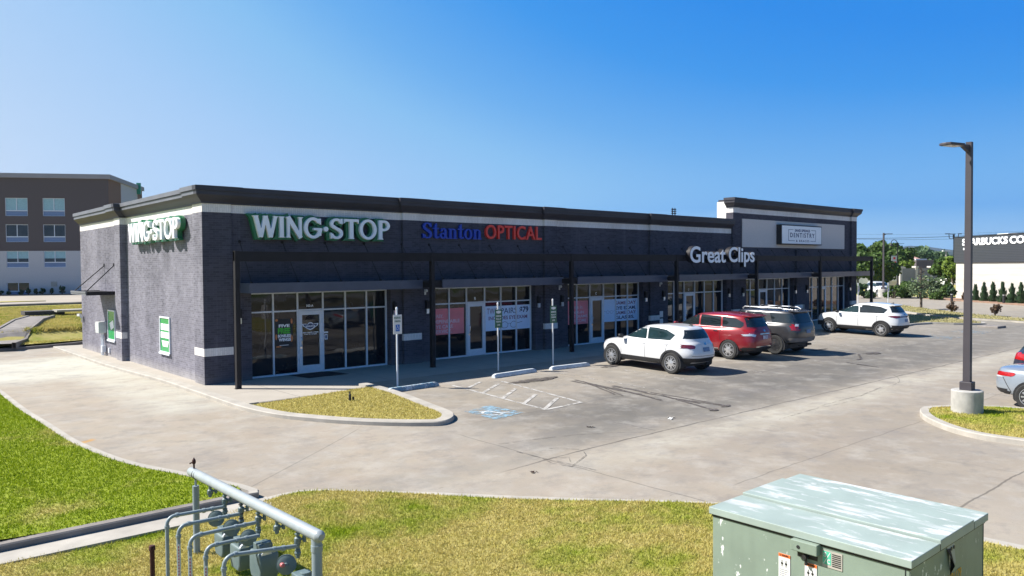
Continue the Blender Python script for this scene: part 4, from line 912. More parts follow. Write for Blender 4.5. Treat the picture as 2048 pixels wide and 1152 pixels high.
# ------------------------------------------------------------------ signs on poles
def pole_sign(px, py, top, label, kind, group):
    x, y = GG(px, py); z0 = gz(x, y); t = empty('parking_sign', (x,y,z0), label=label, cat='sign', group=group)
    m = MB(); m.tube([(0,0,-.2),(0,0,top)], .028, 10); m.lathe([(.033,0),(.033,.05),(.02,.075),(0,.08)], (0,0,top-.03), 10); m.build('post', MT['white'] if kind != 'hc' else MT['alu'], t, True)
    s = 1.0
    if kind == 'hc':
        m = MB(); m.box(-.15,.15,-.045,-.035,top-.75,top-.18); pl = m.build('plate', MT['white'], t, bevel=.002)
        m = MB(); m.box(-.07,.07,-.048,-.0455,top-.67,top-.47); m.build('blue_panel', MT['blue_sign'], t)
        F = frameM((0,-.0485,top-.57),(1,0,0),(0,0,1)); m = MB(); rr_ = .0065
        for P_ in ([(-.008,.06),(-.005,.012),(.028,.012),(.045,-.045)],[(-.008,.035),(.02,.035)],[(-.018+.036*math.cos(a),-.02+.036*math.sin(a)) for a in np.linspace(2.0,5.9,14)]): m.tube([F @ Vector((a,b,0)) for a,b in P_], rr_, 5)
        m.lathe([(.011,-.002),(.011,.002)], (-.008,-.0485,top-.57+.075), 8, 'Y'); m.build('wheelchair_symbol', MT['white'], t)
        G = frameM((0,-.0455,0),(1,0,0),(0,0,1))
        for s_,a,b in (('RESERVED',-.12,.12),('PARKING',-.10,.10)):
            zz = top-.30 if s_ == 'RESERVED' else top-.40; place(font_mesh('lettering', s_, a, b, zz, zz+.06, .002, .02), 'lettering', G, MT['green_sign'], t)
    else:
        m = MB(); m.box(-.16,.16,-.04,-.032,top-.82,top-.20); m.build('plate', MT['green_sign'], t, bevel=.002)
        G = frameM((0,-.0405,0),(1,0,0),(0,0,1)); m = MB()
        L_ = [(-.12,top-.26),(0,top-.235),(.12,top-.26),(.09,top-.32),(0,top-.34),(-.09,top-.32)]; m.poly([G @ Vector((a,b,.001)) for a,b in L_]); m.build('emblem', MT['white'], t)
        for s_,zz,a in (('RESERVED',top-.45,.12),('PICK-UP',top-.55,.11),('PARKING',top-.64,.11),('15 MIN',top-.75,.06)): place(font_mesh('lettering', s_, -a, a, zz, zz+.055, .002, .03), 'lettering', G, MT['white'], t)
    return t
ph = lambda px,py,pt: (ZAT(pt, px, (np.array([*GG(px,py),gz(*GG(px,py))])-CAM)@FW)-gz(*GG(px,py)))
pole_sign(795,774,ph(795,774,617),'white accessible parking sign on a galvanised post by the nearest wheel stop','hc','accessible parking signs')
pole_sign(996.5,741,ph(996.5,741,607),'green pickup sign on a white post, nearer of the two','g','green pickup signs')
pole_sign(1106,729,ph(1106,729,600),'green pickup sign on a white post, farther of the two','g','green pickup signs')
pole_sign(1716,612,1.9,'white accessible parking sign at the far end wall of the shops','hc','accessible parking signs')
pole_sign(1776,611,1.9,'white accessible parking sign beside the far lamp post','hc','accessible parking signs')
# ------------------------------------------------------------------ cars
def ring_pts(yf, yr, w, zf, zm, zr, nf, nr, n=36, taper=(0,0)):
    yc, l = (yf+yr)/2, (yf-yr)/2; out = []
    for k in range(n):
        a = 2*PI*k/n; c, s = math.cos(a), math.sin(a); e = nf if s > 0 else nr
        x = math.copysign(abs(c)**(2/e), c); y = math.copysign(abs(s)**(2/e), s)
        t = abs(y)**1.6; z = zm+((zf if y > 0 else zr)-zm)*t
        ww = w*(1-(taper[0] if y > 0 else taper[1])*y*y)
        out.append((x*ww, yc+l*y, z))
    return out
def body_mesh(rings, arches, ar, hw):
    n = 36; V = []; F = []
    for r in rings: V += ring_pts(*r, n=n) if not isinstance(r, dict) else []
    m = len(rings)
    for i in range(m-1):
        for k in range(n): F.append((i*n+k, i*n+(k+1)%n, (i+1)*n+(k+1)%n, (i+1)*n+k))
    F.append(tuple(range(n))[::-1])
    def cap(i0):                          # quad-ish cap: fan to a centre point
        c = len(V); cy = sum(V[i0+k][1] for k in range(n))/n; cz = max(V[i0+k][2] for k in range(n))+.006
        V.append((0,cy,cz))
        for k in range(n): F.append((i0+k, i0+(k+1)%n, c))
    cap((m-1)*n)
    me = bpy.data.meshes.new('body'); me.from_pydata(V, [], F); o = bpy.data.objects.new('body', me); COL.objects.link(o)
    s = o.modifiers.new('s','SUBSURF'); s.levels = 2; s.render_levels = 2
    full = eval_mesh(o, 'full'); bvh = BVHTree.FromPolygons([v.co.copy() for v in full.vertices], [tuple(p.vertices) for p in full.polygons])
    cm = MB()
    for y in arches:
        for sx in (-1,1):
            x0, x1 = (hw-.34)*sx, (hw+.2)*sx
            cm.lathe([(ar,min(x0,x1)),(ar,max(x0,x1))], (0,y,.345), 40, 'X')
    cme = bpy.data.meshes.new('cut'); cme.from_pydata(cm.v, [], cm.f); co = bpy.data.objects.new('cut', cme); COL.objects.link(co)
    b = o.modifiers.new('b','BOOLEAN'); b.operation = 'DIFFERENCE'; b.object = co; b.solver = 'EXACT'
    out = eval_mesh(o, 'body'); bpy.data.objects.remove(o); bpy.data.objects.remove(co)
    out.materials.clear(); return out, bvh
def cast(bvh, view, u, v):
    if view in ('L','R'):
        sx = -1 if view == 'L' else 1; h = bvh.ray_cast(Vector((sx*3,u,v)), Vector((-sx,0,0)))
    elif view == 'B': h = bvh.ray_cast(Vector((u,-5,v)), Vector((0,1,0)))
    elif view == 'F': h = bvh.ray_cast(Vector((u,5,v)), Vector((0,-1,0)))
    else: h = bvh.ray_cast(Vector((u,v,4)), Vector((0,0,-1)))
    return h
def patch(bvh, view, poly, off, res=.06, maxd=None):
    b = resample(list(poly)+[poly[0]], res)[:-1]; xs = [p[0] for p in b]; ys = [p[1] for p in b]
    g = np.array([(x,y) for x in np.arange(min(xs)+res/2, max(xs), res) for y in np.arange(min(ys)+res/2, max(ys), res)] or [(99,99)]); g = g[inside(b, g)]
    Vv = [Vector(p) for p in b]+[Vector((float(p[0]),float(p[1]))) for p in g]
    vs, _, fs, _, _, _ = delaunay_2d_cdt(Vv, [(i,(i+1)%len(b)) for i in range(len(b))], [], 1, 1e-5)
    P = []; ok = []
    for q in vs:
        h = cast(bvh, view, q.x, q.y)
        ax_ = None if h[0] is None else (abs(h[1].x) if view in ('L','R') else (abs(h[1].y) if view in ('B','F') else 1))
        if h[0] is None or ax_ < .26: P.append((0,0,0)); ok.append(False)
        else: P.append(tuple(h[0]+h[1]*off)); ok.append(True)
    F = []
    for f in fs:
        if all(ok[i] for i in f):
            a, b_, c = (Vector(P[i]) for i in f[:3]); nn = (b_-a).cross(c-a)
            hh = cast(bvh, view, vs[f[0]].x, vs[f[0]].y)
            F.append(tuple(f) if nn.dot(hh[1]) > 0 else tuple(f)[::-1])
    return P, F
def pobj(name, bvh, parts, m_, parent, off=.006, res=.06):
    m = MB()
    for view, poly in parts:
        P, F = patch(bvh, view, poly, off, res); m.add(P, F)
    return m.build(name, m_, parent, True)
def both(poly): return [('L',poly),('R',poly)]
def arc_band(y, r0, r1, z=.345, a0=-.15, a1=PI+.15, n=18):
    A = [a0+(a1-a0)*k/n for k in range(n+1)]
    return [(y+r1*math.cos(a), z+r1*math.sin(a)) for a in A]+[(y+r0*math.cos(a), z+r0*math.sin(a)) for a in A[::-1]]
def wheel_proto(spokes, r, tw, w_open, style):
    t = MB(); t.lathe([(r*.66,-tw/2+.01),(r*.72,-tw/2),(r*.93,-tw/2+.005),(r*.985,-tw/2+.03),(r,-tw/4),(r,tw/4),(r*.985,tw/2-.03),(r*.93,tw/2-.005),(r*.72,tw/2),(r*.66,tw/2-.01)], (0,0,0), 40, 'X')
    x0 = -tw/2-.002; ro = r*.685; rm = MB(); seg = 40; P_ = ((ro,x0+.018),(ro*.985,x0),(ro*.93,x0-.001),(ro*.90,x0+.014),(ro*.55,x0+.004),(ro*.22,x0-.004),(ro*.16,x0-.010),(.004,x0-.012)); vs = []; fs = []
    for rr,xx in P_:
        for k in range(seg): a = 2*PI*k/seg; vs.append((xx,rr*math.cos(a),rr*math.sin(a)))
    for i in range(len(P_)-1):
        for k in range(seg): fs.append((i*seg+k,(i+1)*seg+k,(i+1)*seg+(k+1)%seg,i*seg+(k+1)%seg))
    rm.add(vs, fs)
    d = MB()
    def slot(a, w0, w1, r0, r1):
        V = []
        for q in range(5):
            rr = r0+(r1-r0)*q/4; ww = w0+(w1-w0)*q/4; xx = x0+.012-.006*(1-q/4)+(-.004 if q > 3 else -.006)
            for u in (-1,0,1): V.append((xx, rr*math.cos(a+u*ww/2), rr*math.sin(a+u*ww/2)))
        d.add(V, [(i*3+j,(i+1)*3+j,(i+1)*3+j+1,i*3+j+1) for i in range(4) for j in range(2)])
    for k in range(spokes):
        a = 2*PI*(k+.5)/spokes
        if style == 'pair': slot(a, w_open*.8, w_open, ro*.30, ro*.87); slot(a+PI/spokes, .05, w_open*.45, ro*.5, ro*.86)
        else: slot(a, w_open*.8, w_open, ro*.30, ro*.87)
    return t, d, rm
def make_car(spec, loc, rz, label, cat='car', group='cars parked in front of the shops'):
    P = spec; T = empty(P.get('name','parked_car'), loc, rz, label, cat, group)
    wb = P['wb']/2; r = P['r']; hw = P['w']/2; ar = P.get('ar', r+.045)
    me, bvh = body_mesh(P['rings'], (wb,-wb), ar, hw)
    paintm = P['paint']; n = me.name
    bo = link_mesh('body', me, paintm, T, True)
    try: me.set_sharp_from_angle(angle=math.radians(40))
    except Exception: pass
    # underside and arches in black
    m = MB(); m.box(-hw+.34,hw-.34,-P['l']/2+.5,P['l']/2-.5,.24,.42); m.build('underbody', MT['black'], T)
    for y in (wb,-wb):
        for sx in (-1,1):
            m = MB(); m.lathe([(ar-.004,-.30),(ar-.004,.0)], (0,0,0), 24, 'X')
            m.v = [(sx*(hw-.05) + (x*sx), yy+y, max(z+.345,.2)) for x,yy,z in m.v]; o = m.build('wheel_liner', MT['black'], T)
    for s in P['glass']:
        for q in s[2]: pobj(s[0], bvh, [q], s[1], T, .004, .07)
    for s in P['trim']:
        groups = {}
        for i,q in enumerate(s[2]):
            mx_ = sum(p[0] for p in q[1])/len(q[1])
            side = q[0] if q[0] in 'LR' else ('L' if mx_ < -.1 else ('R' if mx_ > .1 else 'C'))
            k = 'all' if 'bumper' in s[0] and s[0] != 'bumper_strip' else (side if s[0] in ('tail_light','reversing_light') else i)
            groups.setdefault(k, []).append(q)
        for q in groups.values(): pobj(s[0], bvh, q, s[1], T, s[3] if len(s) > 3 else .007, s[4] if len(s) > 4 else .05)
    t_, d_, rm_ = P['wheel']
    for y in (wb,-wb):
        for sx in (-1,1):
            w_ = empty('wheel', (sx*(hw-.02-P['tw']/2), y, r), 0 if sx < 0 else PI, parent=T)
            for nm, mb_, mat_ in (('tyre',t_,MT['rubber']),('rim_opening',d_,MT['black']),('rim',rm_,P['rimm'])):
                key = (id(mb_),nm)
                if key not in WCACHE:
                    mm = bpy.data.meshes.new(nm); mm.from_pydata(mb_.v, [], mb_.f); mm.shade_smooth()
                    try: mm.set_sharp_from_angle(angle=math.radians(35))
                    except Exception: pass
                    mm.materials.append(mat_); WCACHE[key] = mm
                link_mesh(nm, WCACHE[key], None, w_)
    zb_, yb_ = P['mirror']
    for sx in (-1,1):
        m = MB(); m.obox((sx*(hw+.07),yb_,zb_+.06), .09,.055,.065, .15*sx); m.obox((sx*(hw-.03),yb_+.02,zb_+.0), .06,.03,.025)
        m.build('mirror', P.get('mirrorm', paintm), T, True, bevel=.025)
    if P.get('antenna'): m = MB(); m.add([(0,P['antenna'][0],P['antenna'][1]),(0,P['antenna'][0]-.16,P['antenna'][1]+.075),(.02,P['antenna'][0]-.18,P['antenna'][1]-.01),(-.02,P['antenna'][0]-.18,P['antenna'][1]-.01)], [(0,1,2),(0,3,1),(1,3,2)]); m.build('roof_antenna', MT['black'], T)
    if P.get('extra'): P['extra'](T, bvh)
    return T
WCACHE = {}
def mirrorx(poly): return [(-x,y) for x,y in poly]
def seams(m, ys, z0, z1, slant=0): return [p for y in ys for p in both([(y,z0),(y+.012,z0),(y+.012+slant,z1),(y+slant,z1)])]
P_white = paint('white_car_paint', (.64,.645,.65)); P_red = paint('dark_red_car_paint', (.25,.002,.010), metal=.2); P_grey = paint('charcoal_car_paint', (.030,.031,.037), metal=.2)
P_silver = paint('steel_blue_car_paint', (.27,.31,.36), metal=.35); P_dark = paint('dark_blue_car_paint', (.02,.025,.05), metal=.3)
# white hatchback SUV
RINGS_A = [(1.90,-1.84,.78,.30,.24,.33,3.4,3.4),(2.06,-2.02,.86,.33,.27,.38,3.4,3.5),(2.15,-2.13,.905,.46,.42,.52,3.3,3.5),(2.17,-2.15,.915,.64,.62,.66,3.4,4.0),(2.12,-2.10,.915,.78,.80,.84,3.2,3.8),
 (2.05,-2.07,.905,.86,.92,.99,3.0,3.6),(1.80,-2.02,.875,.93,1.00,1.06,2.8,3.4),(1.35,-1.98,.835,1.00,1.05,1.10,3.0,3.4),(1.02,-1.95,.79,1.06,1.10,1.16,3.6,3.6),(.72,-1.86,.745,1.22,1.27,1.30,4,3.6),
 (.30,-1.74,.69,1.42,1.45,1.45,4,3.6),(.12,-1.66,.64,1.50,1.53,1.52,3.8,3.4),(-.05,-1.5,.52,1.545,1.58,1.56,3.4,3.2),(-.4,-1.1,.28,1.575,1.595,1.58,2.6,2.6)]
sideA = [(.86,1.075),(.16,1.455),(-.42,1.50),(-1.02,1.455),(-1.42,1.29),(-1.28,1.10)]
GA_front = [(.90,1.08),(.20,1.445),(-.15,1.475),(-.20,1.08)]; GA_rear = [(-.26,1.08),(-.21,1.475),(-.55,1.48),(-.98,1.44),(-1.36,1.29),(-1.20,1.10)]
def common_trim(P, z_c, sill=(.30,.46)):
    wb = P['wb']/2; r = P['r']
    return [('wheel_arch', MT['black'], both(arc_band(wb,r+.035,r+.10))+both(arc_band(-wb,r+.035,r+.10)), .014, .04),
            ('sill', MT['black'], both([(-wb+r+.08,sill[0]),(wb-r-.08,sill[0]),(wb-r-.06,sill[1]),(-wb+r+.06,sill[1])]), .010, .07)]
A = dict(wb=2.65,l=4.34,w=1.84,r=.36,tw=.22,rings=RINGS_A,paint=P_white,rimm=MT['rim'],wheel=wheel_proto(7,.36,.22,.42,'pair'),mirror=(1.05,.80),mirrorm=MT['black'],antenna=(-1.35,1.575))
A['glass'] = [('side_window', MT['carglass_teal'], both(GA_front)),('side_window', MT['carglass_teal'], both(GA_rear)),
  ('windscreen', MT['carglass'], [('F',[(-.66,1.12),(.66,1.12),(.56,1.44),(-.56,1.44)])]),
  ('rear_window', MT['carglass'], [('B',[(-.66,1.18),(.66,1.18),(.60,1.30),(.53,1.46),(-.53,1.46),(-.60,1.30)])])]
A['trim'] = common_trim(A,.4)+[('rear_bumper', MT['black'], [('B',[(-.84,.34),(.84,.34),(.86,.56),(-.86,.56)])]+both([(-2.10,.36),(-1.78,.34),(-1.80,.55),(-2.12,.56)]), .008),
  ('front_bumper', MT['black'], [('F',[(-.8,.34),(.8,.34),(.8,.50),(-.8,.50)])]+both([(1.80,.34),(2.12,.36),(2.12,.48),(1.82,.48)]), .008),
  ('headlight', MT['white_lens'], both([(1.62,.84),(2.02,.74),(2.00,.84),(1.60,.93)]), .008),
  ('tail_light', MT['dark_red_lens'], both([(-1.58,1.0),(-1.90,.865),(-2.08,.87),(-2.09,.95),(-1.92,.995)])+[('B',[(.50,.90),(.90,.865),(.90,.97),(.52,.97)]),('B',mirrorx([(.50,.90),(.90,.865),(.90,.97),(.52,.97)]))], .009),
  ('door_seam', MT['black'], seams(0,(-.235,),.46,1.06)+seams(0,(.86,),.50,.98)+seams(0,(-1.10,),.66,1.05,-.05), .0035,.05),
  ('door_handle', P_white, both([(-.02,.93),(-.19,.93),(-.19,.96),(-.02,.96)])+both([(-1.0,.96),(-1.17,.96),(-1.17,.99),(-1.0,.99)]), .022,.03),
  ('number_plate', MT['plate'], [('B',[(-.17,.76),(.17,.76),(.17,.90),(-.17,.90)])], .012),
  ('badge', MT['chrome'], [('B',[(-.05,.98),(.05,.98),(.05,1.04),(-.05,1.04)]),('B',[(.42,.70),(.62,.70),(.62,.725),(.42,.725)])], .010,.04),
  ('tailgate_seam', MT['black'], [('B',[(-.62,.62),(.62,.62),(.62,.632),(-.62,.632)])], .004,.05)]
# Wheel positions come from the tyre contact points
def parked(spec, x_left, y_mid, label, dz=0): 
    cx = x_left+spec['w']/2-.03; return make_car(spec, (cx,y_mid,gz(cx,y_mid)+.0), 0, label)
carA = make_car(A, (12.58+.87,-6.44,gz(13,-6.44)), math.radians(-1.2), 'white hatchback SUV with black arch trim, nearest of the parked row'); carA.rotation_euler[0] = math.atan(.02)
# dark red three row SUV
RB = [(2.20,-2.20,.84,.32,.25,.34,4,4),(2.38,-2.40,.93,.36,.29,.38,4,4.5),(2.44,-2.46,.965,.50,.46,.52,3.6,4.4),(2.45,-2.47,.975,.70,.68,.72,3.4,4.2),(2.40,-2.44,.975,.88,.88,.92,3.2,4.0),
 (2.30,-2.42,.965,.98,1.02,1.06,3.0,3.9),(2.05,-2.38,.93,1.05,1.12,1.16,2.8,3.8),(1.55,-2.34,.885,1.12,1.17,1.21,3.0,3.8),(1.20,-2.31,.84,1.17,1.21,1.26,3.6,4.0),(.86,-2.22,.80,1.34,1.38,1.40,4,4.2),
 (.46,-2.12,.745,1.56,1.60,1.58,4,4.2),(.28,-2.05,.69,1.64,1.68,1.65,3.8,4.0),(.08,-1.88,.56,1.69,1.735,1.69,3.4,3.6),(-.4,-1.4,.3,1.73,1.755,1.72,2.6,2.6)]
Bc = dict(wb=2.90,l=4.9,w=1.96,r=.375,tw=.235,rings=RB,paint=P_red,rimm=MT['rim'],wheel=wheel_proto(6,.375,.235,.52,'pair'),mirror=(1.18,.92))
Bc['glass'] = [('side_window', MT['carglass'], both([(1.08,1.20),(.40,1.58),(.02,1.62),(-.02,1.21)])),('side_window', MT['carglass'], both([(-.09,1.21),(-.05,1.625),(-.98,1.615),(-1.03,1.21)])),('side_window', MT['carglass'], both([(-1.10,1.21),(-1.05,1.61),(-1.62,1.57),(-1.93,1.42),(-1.95,1.30),(-1.85,1.22)])),
  ('windscreen', MT['carglass'], [('F',[(-.72,1.24),(.72,1.24),(.6,1.6),(-.6,1.6)])]),('rear_window', MT['carglass'], [('B',[(-.68,1.26),(.68,1.26),(.62,1.60),(-.62,1.60)])])]
Bc['trim'] = [('sill', MT['black'], both([(-1.0,.29),(1.0,.29),(1.0,.37),(-1.0,.37)]), .010,.07),('chrome_strip', MT['chrome'], both([(-1.0,.375),(1.0,.375),(1.0,.41),(-1.0,.41)]), .012,.07),
  ('rear_bumper', MT['black'], [('B',[(-.88,.36),(.88,.36),(.88,.50),(-.88,.50)])]+both([(-2.40,.38),(-1.90,.34),(-1.90,.46),(-2.42,.50)]), .008),('bumper_strip', MT['chrome'], [('B',[(-.55,.51),(.55,.51),(.55,.55),(-.55,.55)])], .012),
  ('tail_light', MT['red_lens'], both([(-2.02,1.13),(-2.30,.99),(-2.38,1.02),(-2.37,1.18),(-2.20,1.18)])+[('B',[(.60,1.02),(.92,.98),(.92,1.18),(.66,1.16)]),('B',mirrorx([(.60,1.02),(.92,.98),(.92,1.18),(.66,1.16)]))], .009),
  ('reversing_light', MT['white_lens'], both([(-2.14,.98),(-2.36,.90),(-2.37,.98),(-2.20,1.04)])+[('B',[(.60,.94),(.90,.92),(.90,.98),(.60,1.02)]),('B',mirrorx([(.60,.94),(.90,.92),(.90,.98),(.60,1.02)]))], .009),
  ('headlight', MT['white_lens'], both([(1.95,.90),(2.32,.80),(2.30,.94),(1.92,1.0)]), .008),
  ('door_seam', MT['black'], seams(0,(-.055,),.44,1.17)+seams(0,(1.02,),.5,1.1)+seams(0,(-1.07,),.72,1.17,.0), .0035),
  ('door_handle', MT['chrome'], both([(.08,1.03),(.26,1.03),(.26,1.06),(.08,1.06)])+both([(-.78,1.04),(-.96,1.04),(-.96,1.07),(-.78,1.07)]), .022,.03),
  ('number_plate', MT['plate_light'], [('B',[(-.17,.80),(.17,.80),(.17,.94),(-.17,.94)])], .012),('tailgate_strip', MT['chrome'], [('B',[(-.32,.98),(.32,.98),(.32,1.02),(-.32,1.02)])], .012),('badge', MT['chrome'], [('B',[(-.06,1.08),(.06,1.08),(.06,1.15),(-.06,1.15)])], .010,.04)]
def spoiler(y, z, w_, m_):
    def f(T, bvh): m = MB(); m.add([(-w_,y+.25,z),(w_,y+.25,z),(w_*.94,y-.12,z-.035),(-w_*.94,y-.12,z-.035),(-w_,y+.25,z-.05),(w_,y+.25,z-.05),(w_*.94,y-.10,z-.07),(-w_*.94,y-.10,z-.07)], [(0,3,2,1),(4,5,6,7),(0,1,5,4),(1,2,6,5),(2,3,7,6),(3,0,4,7)]); m.build('spoiler', m_, T, bevel=.012)
    return f
Bc['extra'] = spoiler(-2.03,1.695,.60,P_red)
A['extra'] = spoiler(-1.66,1.555,.50,P_white)
carB = make_car(Bc, (17.25+.93,-5.44,gz(18,-5.44)), 0, 'dark red three row SUV parked between the white and the dark grey SUV'); carB.rotation_euler[0] = math.atan(.02)
# dark square SUV with roof rack
RC = [(2.10,-2.10,.84,.46,.38,.46,4,4.5),(2.28,-2.30,.92,.50,.42,.50,4,5),(2.34,-2.36,.955,.66,.60,.66,4,5),(2.34,-2.36,.965,.84,.82,.86,4,5),(2.30,-2.34,.965,.98,1.00,1.04,3.8,5),
 (2.22,-2.31,.955,1.06,1.12,1.16,3.6,4.8),(2.05,-2.28,.92,1.12,1.18,1.22,3.4,4.8),(1.40,-2.26,.88,1.18,1.22,1.26,3.6,5),(1.10,-2.24,.85,1.22,1.26,1.30,4,5),(.86,-2.18,.81,1.42,1.44,1.46,4.5,5),
 (.55,-2.10,.765,1.64,1.66,1.66,4.5,5),(.42,-2.05,.72,1.71,1.73,1.73,4.2,4.8),(.2,-1.9,.58,1.76,1.775,1.77,3.8,4),(-.3,-1.4,.3,1.78,1.79,1.78,2.6,2.6)]
Cc = dict(wb=2.79,l=4.75,w=1.93,r=.395,tw=.26,rings=RC,paint=P_grey,rimm=MT['rimdark'],wheel=wheel_proto(6,.395,.26,.6,'one'),mirror=(1.26,.85),ar=.455)
Cc['glass'] = [('side_window', MT['carglass'], both([(.95,1.26),(.50,1.64),(.06,1.66),(.02,1.26)])),('side_window', MT['carglass'], both([(-.06,1.26),(-.02,1.66),(-.72,1.66),(-1.0,1.26)])),('side_window', MT['carglass'], both([(-1.22,1.28),(-1.08,1.65),(-1.95,1.64),(-2.02,1.55),(-2.05,1.34),(-1.98,1.28)])),
  ('windscreen', MT['carglass'], [('F',[(-.74,1.30),(.74,1.30),(.64,1.66),(-.64,1.66)])]),('rear_window', MT['carglass'], [('B',[(-.70,1.28),(.70,1.28),(.66,1.66),(-.66,1.66)])])]
Cc['trim'] = common_trim(Cc,.5,(.44,.56))[1:]+[('wheel_arch', P_grey, both(arc_band(1.395,.45,.53,z=.40))+both(arc_band(-1.395,.45,.53,z=.40)), .03,.04),
  ('tail_light', MT['red_lens'], both([(-2.20,.98),(-2.32,.98),(-2.32,1.22),(-2.20,1.24)])+[('B',[(.72,1.0),(.90,1.0),(.90,1.24),(.72,1.24)]),('B',mirrorx([(.72,1.0),(.90,1.0),(.90,1.24),(.72,1.24)]))], .012),
  ('reversing_light', MT['white_lens'], both([(-2.14,1.16),(-2.30,1.16),(-2.30,1.25),(-2.14,1.26)]), .014),
  ('rear_bumper', MT['kerb_old'], [('B',[(-.88,.56),(.88,.56),(.88,.70),(-.88,.70)])]+both([(-2.30,.56),(-1.98,.52),(-1.98,.68),(-2.31,.70)]), .02),
  ('headlight', MT['white_lens'], both([(2.0,.95),(2.26,.90),(2.26,1.05),(1.98,1.08)]), .008),
  ('door_seam', MT['black'], seams(0,(-.025,),.58,1.22)+seams(0,(1.0,),.6,1.18)+seams(0,(-1.08,),.9,1.22), .0035),
  ('door_handle', P_grey, both([(.10,1.10),(.28,1.10),(.28,1.13),(.10,1.13)])+both([(-.74,1.11),(-.92,1.11),(-.92,1.14),(-.74,1.14)]), .024,.03),
  ('number_plate', MT['plate'], [('B',[(-.17,.88),(.17,.88),(.17,1.02),(-.17,1.02)])], .012),('pillar_vent', MT['black'], both([(-1.03,1.42),(-1.14,1.42),(-1.20,1.38),(-1.06,1.38)]), .012)]
def rack(T, bvh):
    for sx in (-1,1): m = MB(); m.tube([(sx*.64,.25,1.76),(sx*.66,.15,1.84),(sx*.66,-1.5,1.85),(sx*.64,-1.66,1.77)], .025, 8); m.build('roof_rail', MT['rim'], T, True)
    for y in (-.1,-.75,-1.35): m = MB(); m.obox((0,y,1.865), .68,.03,.012); m.build('roof_bar', MT['black'], T)
    spoiler(-2.06,1.775,.66,P_grey)(T, bvh)
    m = MB(); m.tube([(-.5,-2.2,.40),(-.5,-2.42,.38)], .035, 8); m.obox((0,-2.36,.44), .12,.06,.04); m.build('tow_hitch', MT['black'], T)
Cc['extra'] = rack
carC = make_car(Cc, (20.06+.92,-5.79,gz(21,-5.79)), 0, 'dark grey boxy SUV with silver roof rails beside the dark red SUV', cat='car'); carC.rotation_euler[0] = math.atan(.02)
# white crossover at the far end
RD = [(2.00,-1.98,.80,.34,.26,.36,4,4),(2.14,-2.14,.88,.36,.29,.40,4,4.5),(2.20,-2.20,.915,.50,.46,.54,3.6,4.2),(2.21,-2.21,.925,.68,.66,.70,3.4,4.0),(2.17,-2.17,.925,.84,.85,.90,3.2,3.8),
 (2.08,-2.15,.915,.94,.97,1.02,3.0,3.6),(1.85,-2.11,.885,1.01,1.05,1.09,2.8,3.5),(1.42,-2.06,.845,1.06,1.09,1.13,3.0,3.5),(1.10,-2.02,.80,1.10,1.13,1.18,3.6,3.6),(.78,-1.92,.755,1.26,1.30,1.32,4,3.6),
 (.36,-1.78,.70,1.46,1.49,1.48,4,3.6),(.18,-1.70,.65,1.54,1.57,1.55,3.8,3.4),(.0,-1.52,.53,1.59,1.62,1.60,3.4,3.2),(-.4,-1.1,.28,1.62,1.64,1.62,2.6,2.6)]
Dc = dict(wb=2.67,l=4.42,w=1.86,r=.36,tw=.225,rings=RD,paint=P_white,rimm=MT['rim'],wheel=wheel_proto(5,.36,.225,.85,'pair'),mirror=(1.08,.84),mirrorm=MT['black'],antenna=(-1.4,1.61))
Dc['glass'] = [('side_window', MT['carglass_teal'], both([(.96,1.12),(.28,1.49),(-.12,1.52),(-.17,1.12)])),('side_window', MT['carglass'], both([(-.23,1.12),(-.18,1.52),(-.62,1.52),(-1.20,1.47),(-1.55,1.34),(-1.40,1.15)])),
  ('windscreen', MT['carglass'], [('F',[(-.68,1.16),(.68,1.16),(.56,1.50),(-.56,1.50)])]),('rear_window', MT['carglass'], [('B',[(-.64,1.20),(.64,1.20),(.56,1.50),(-.56,1.50)])])]
Dc['trim'] = common_trim(Dc,.4)+[('rear_bumper', MT['black'], [('B',[(-.86,.38),(.86,.38),(.86,.58),(-.86,.58)])]+both([(-2.16,.40),(-1.84,.38),(-1.84,.56),(-2.18,.58)]), .008),('front_bumper', MT['black'], [('F',[(-.8,.38),(.8,.38),(.8,.60),(-.8,.60)])]+both([(1.86,.36),(2.17,.38),(2.17,.46),(1.86,.44)]), .008),
  ('headlight', MT['white_lens'], both([(1.60,.98),(1.98,.86),(2.02,.94),(1.62,1.04)]), .008),
  ('tail_light', MT['dark_red_lens'], both([(-1.58,1.03),(-1.95,.93),(-2.14,.96),(-2.12,1.04),(-1.9,1.05)])+[('B',[(-.88,.97),(.88,.97),(.88,1.02),(-.88,1.02)])], .009),
  ('door_seam', MT['black'], seams(0,(-.205,),.48,1.10)+seams(0,(.92,),.5,1.02)+seams(0,(-1.12,),.68,1.10), .0035),('door_handle', P_white, both([(.02,.98),(-.16,.98),(-.16,1.01),(.02,1.01)])+both([(-1.0,1.0),(-1.17,1.0),(-1.17,1.03),(-1.0,1.03)]), .022,.03),
  ('number_plate', MT['plate'], [('B',[(-.17,.74),(.17,.74),(.17,.88),(-.17,.88)])], .012),('badge', MT['black'], [('B',[(-.05,1.06),(.05,1.06),(.05,1.10),(-.05,1.10)])], .010,.04)]
Dc['extra'] = spoiler(-1.70,1.585,.50,P_white)
carD = make_car(Dc, (30.58+.88,-5.54,gz(31,-5.54)), 0, 'white crossover with dark tinted rear windows parked alone at the far end'); carD.rotation_euler[0] = math.atan(.02)
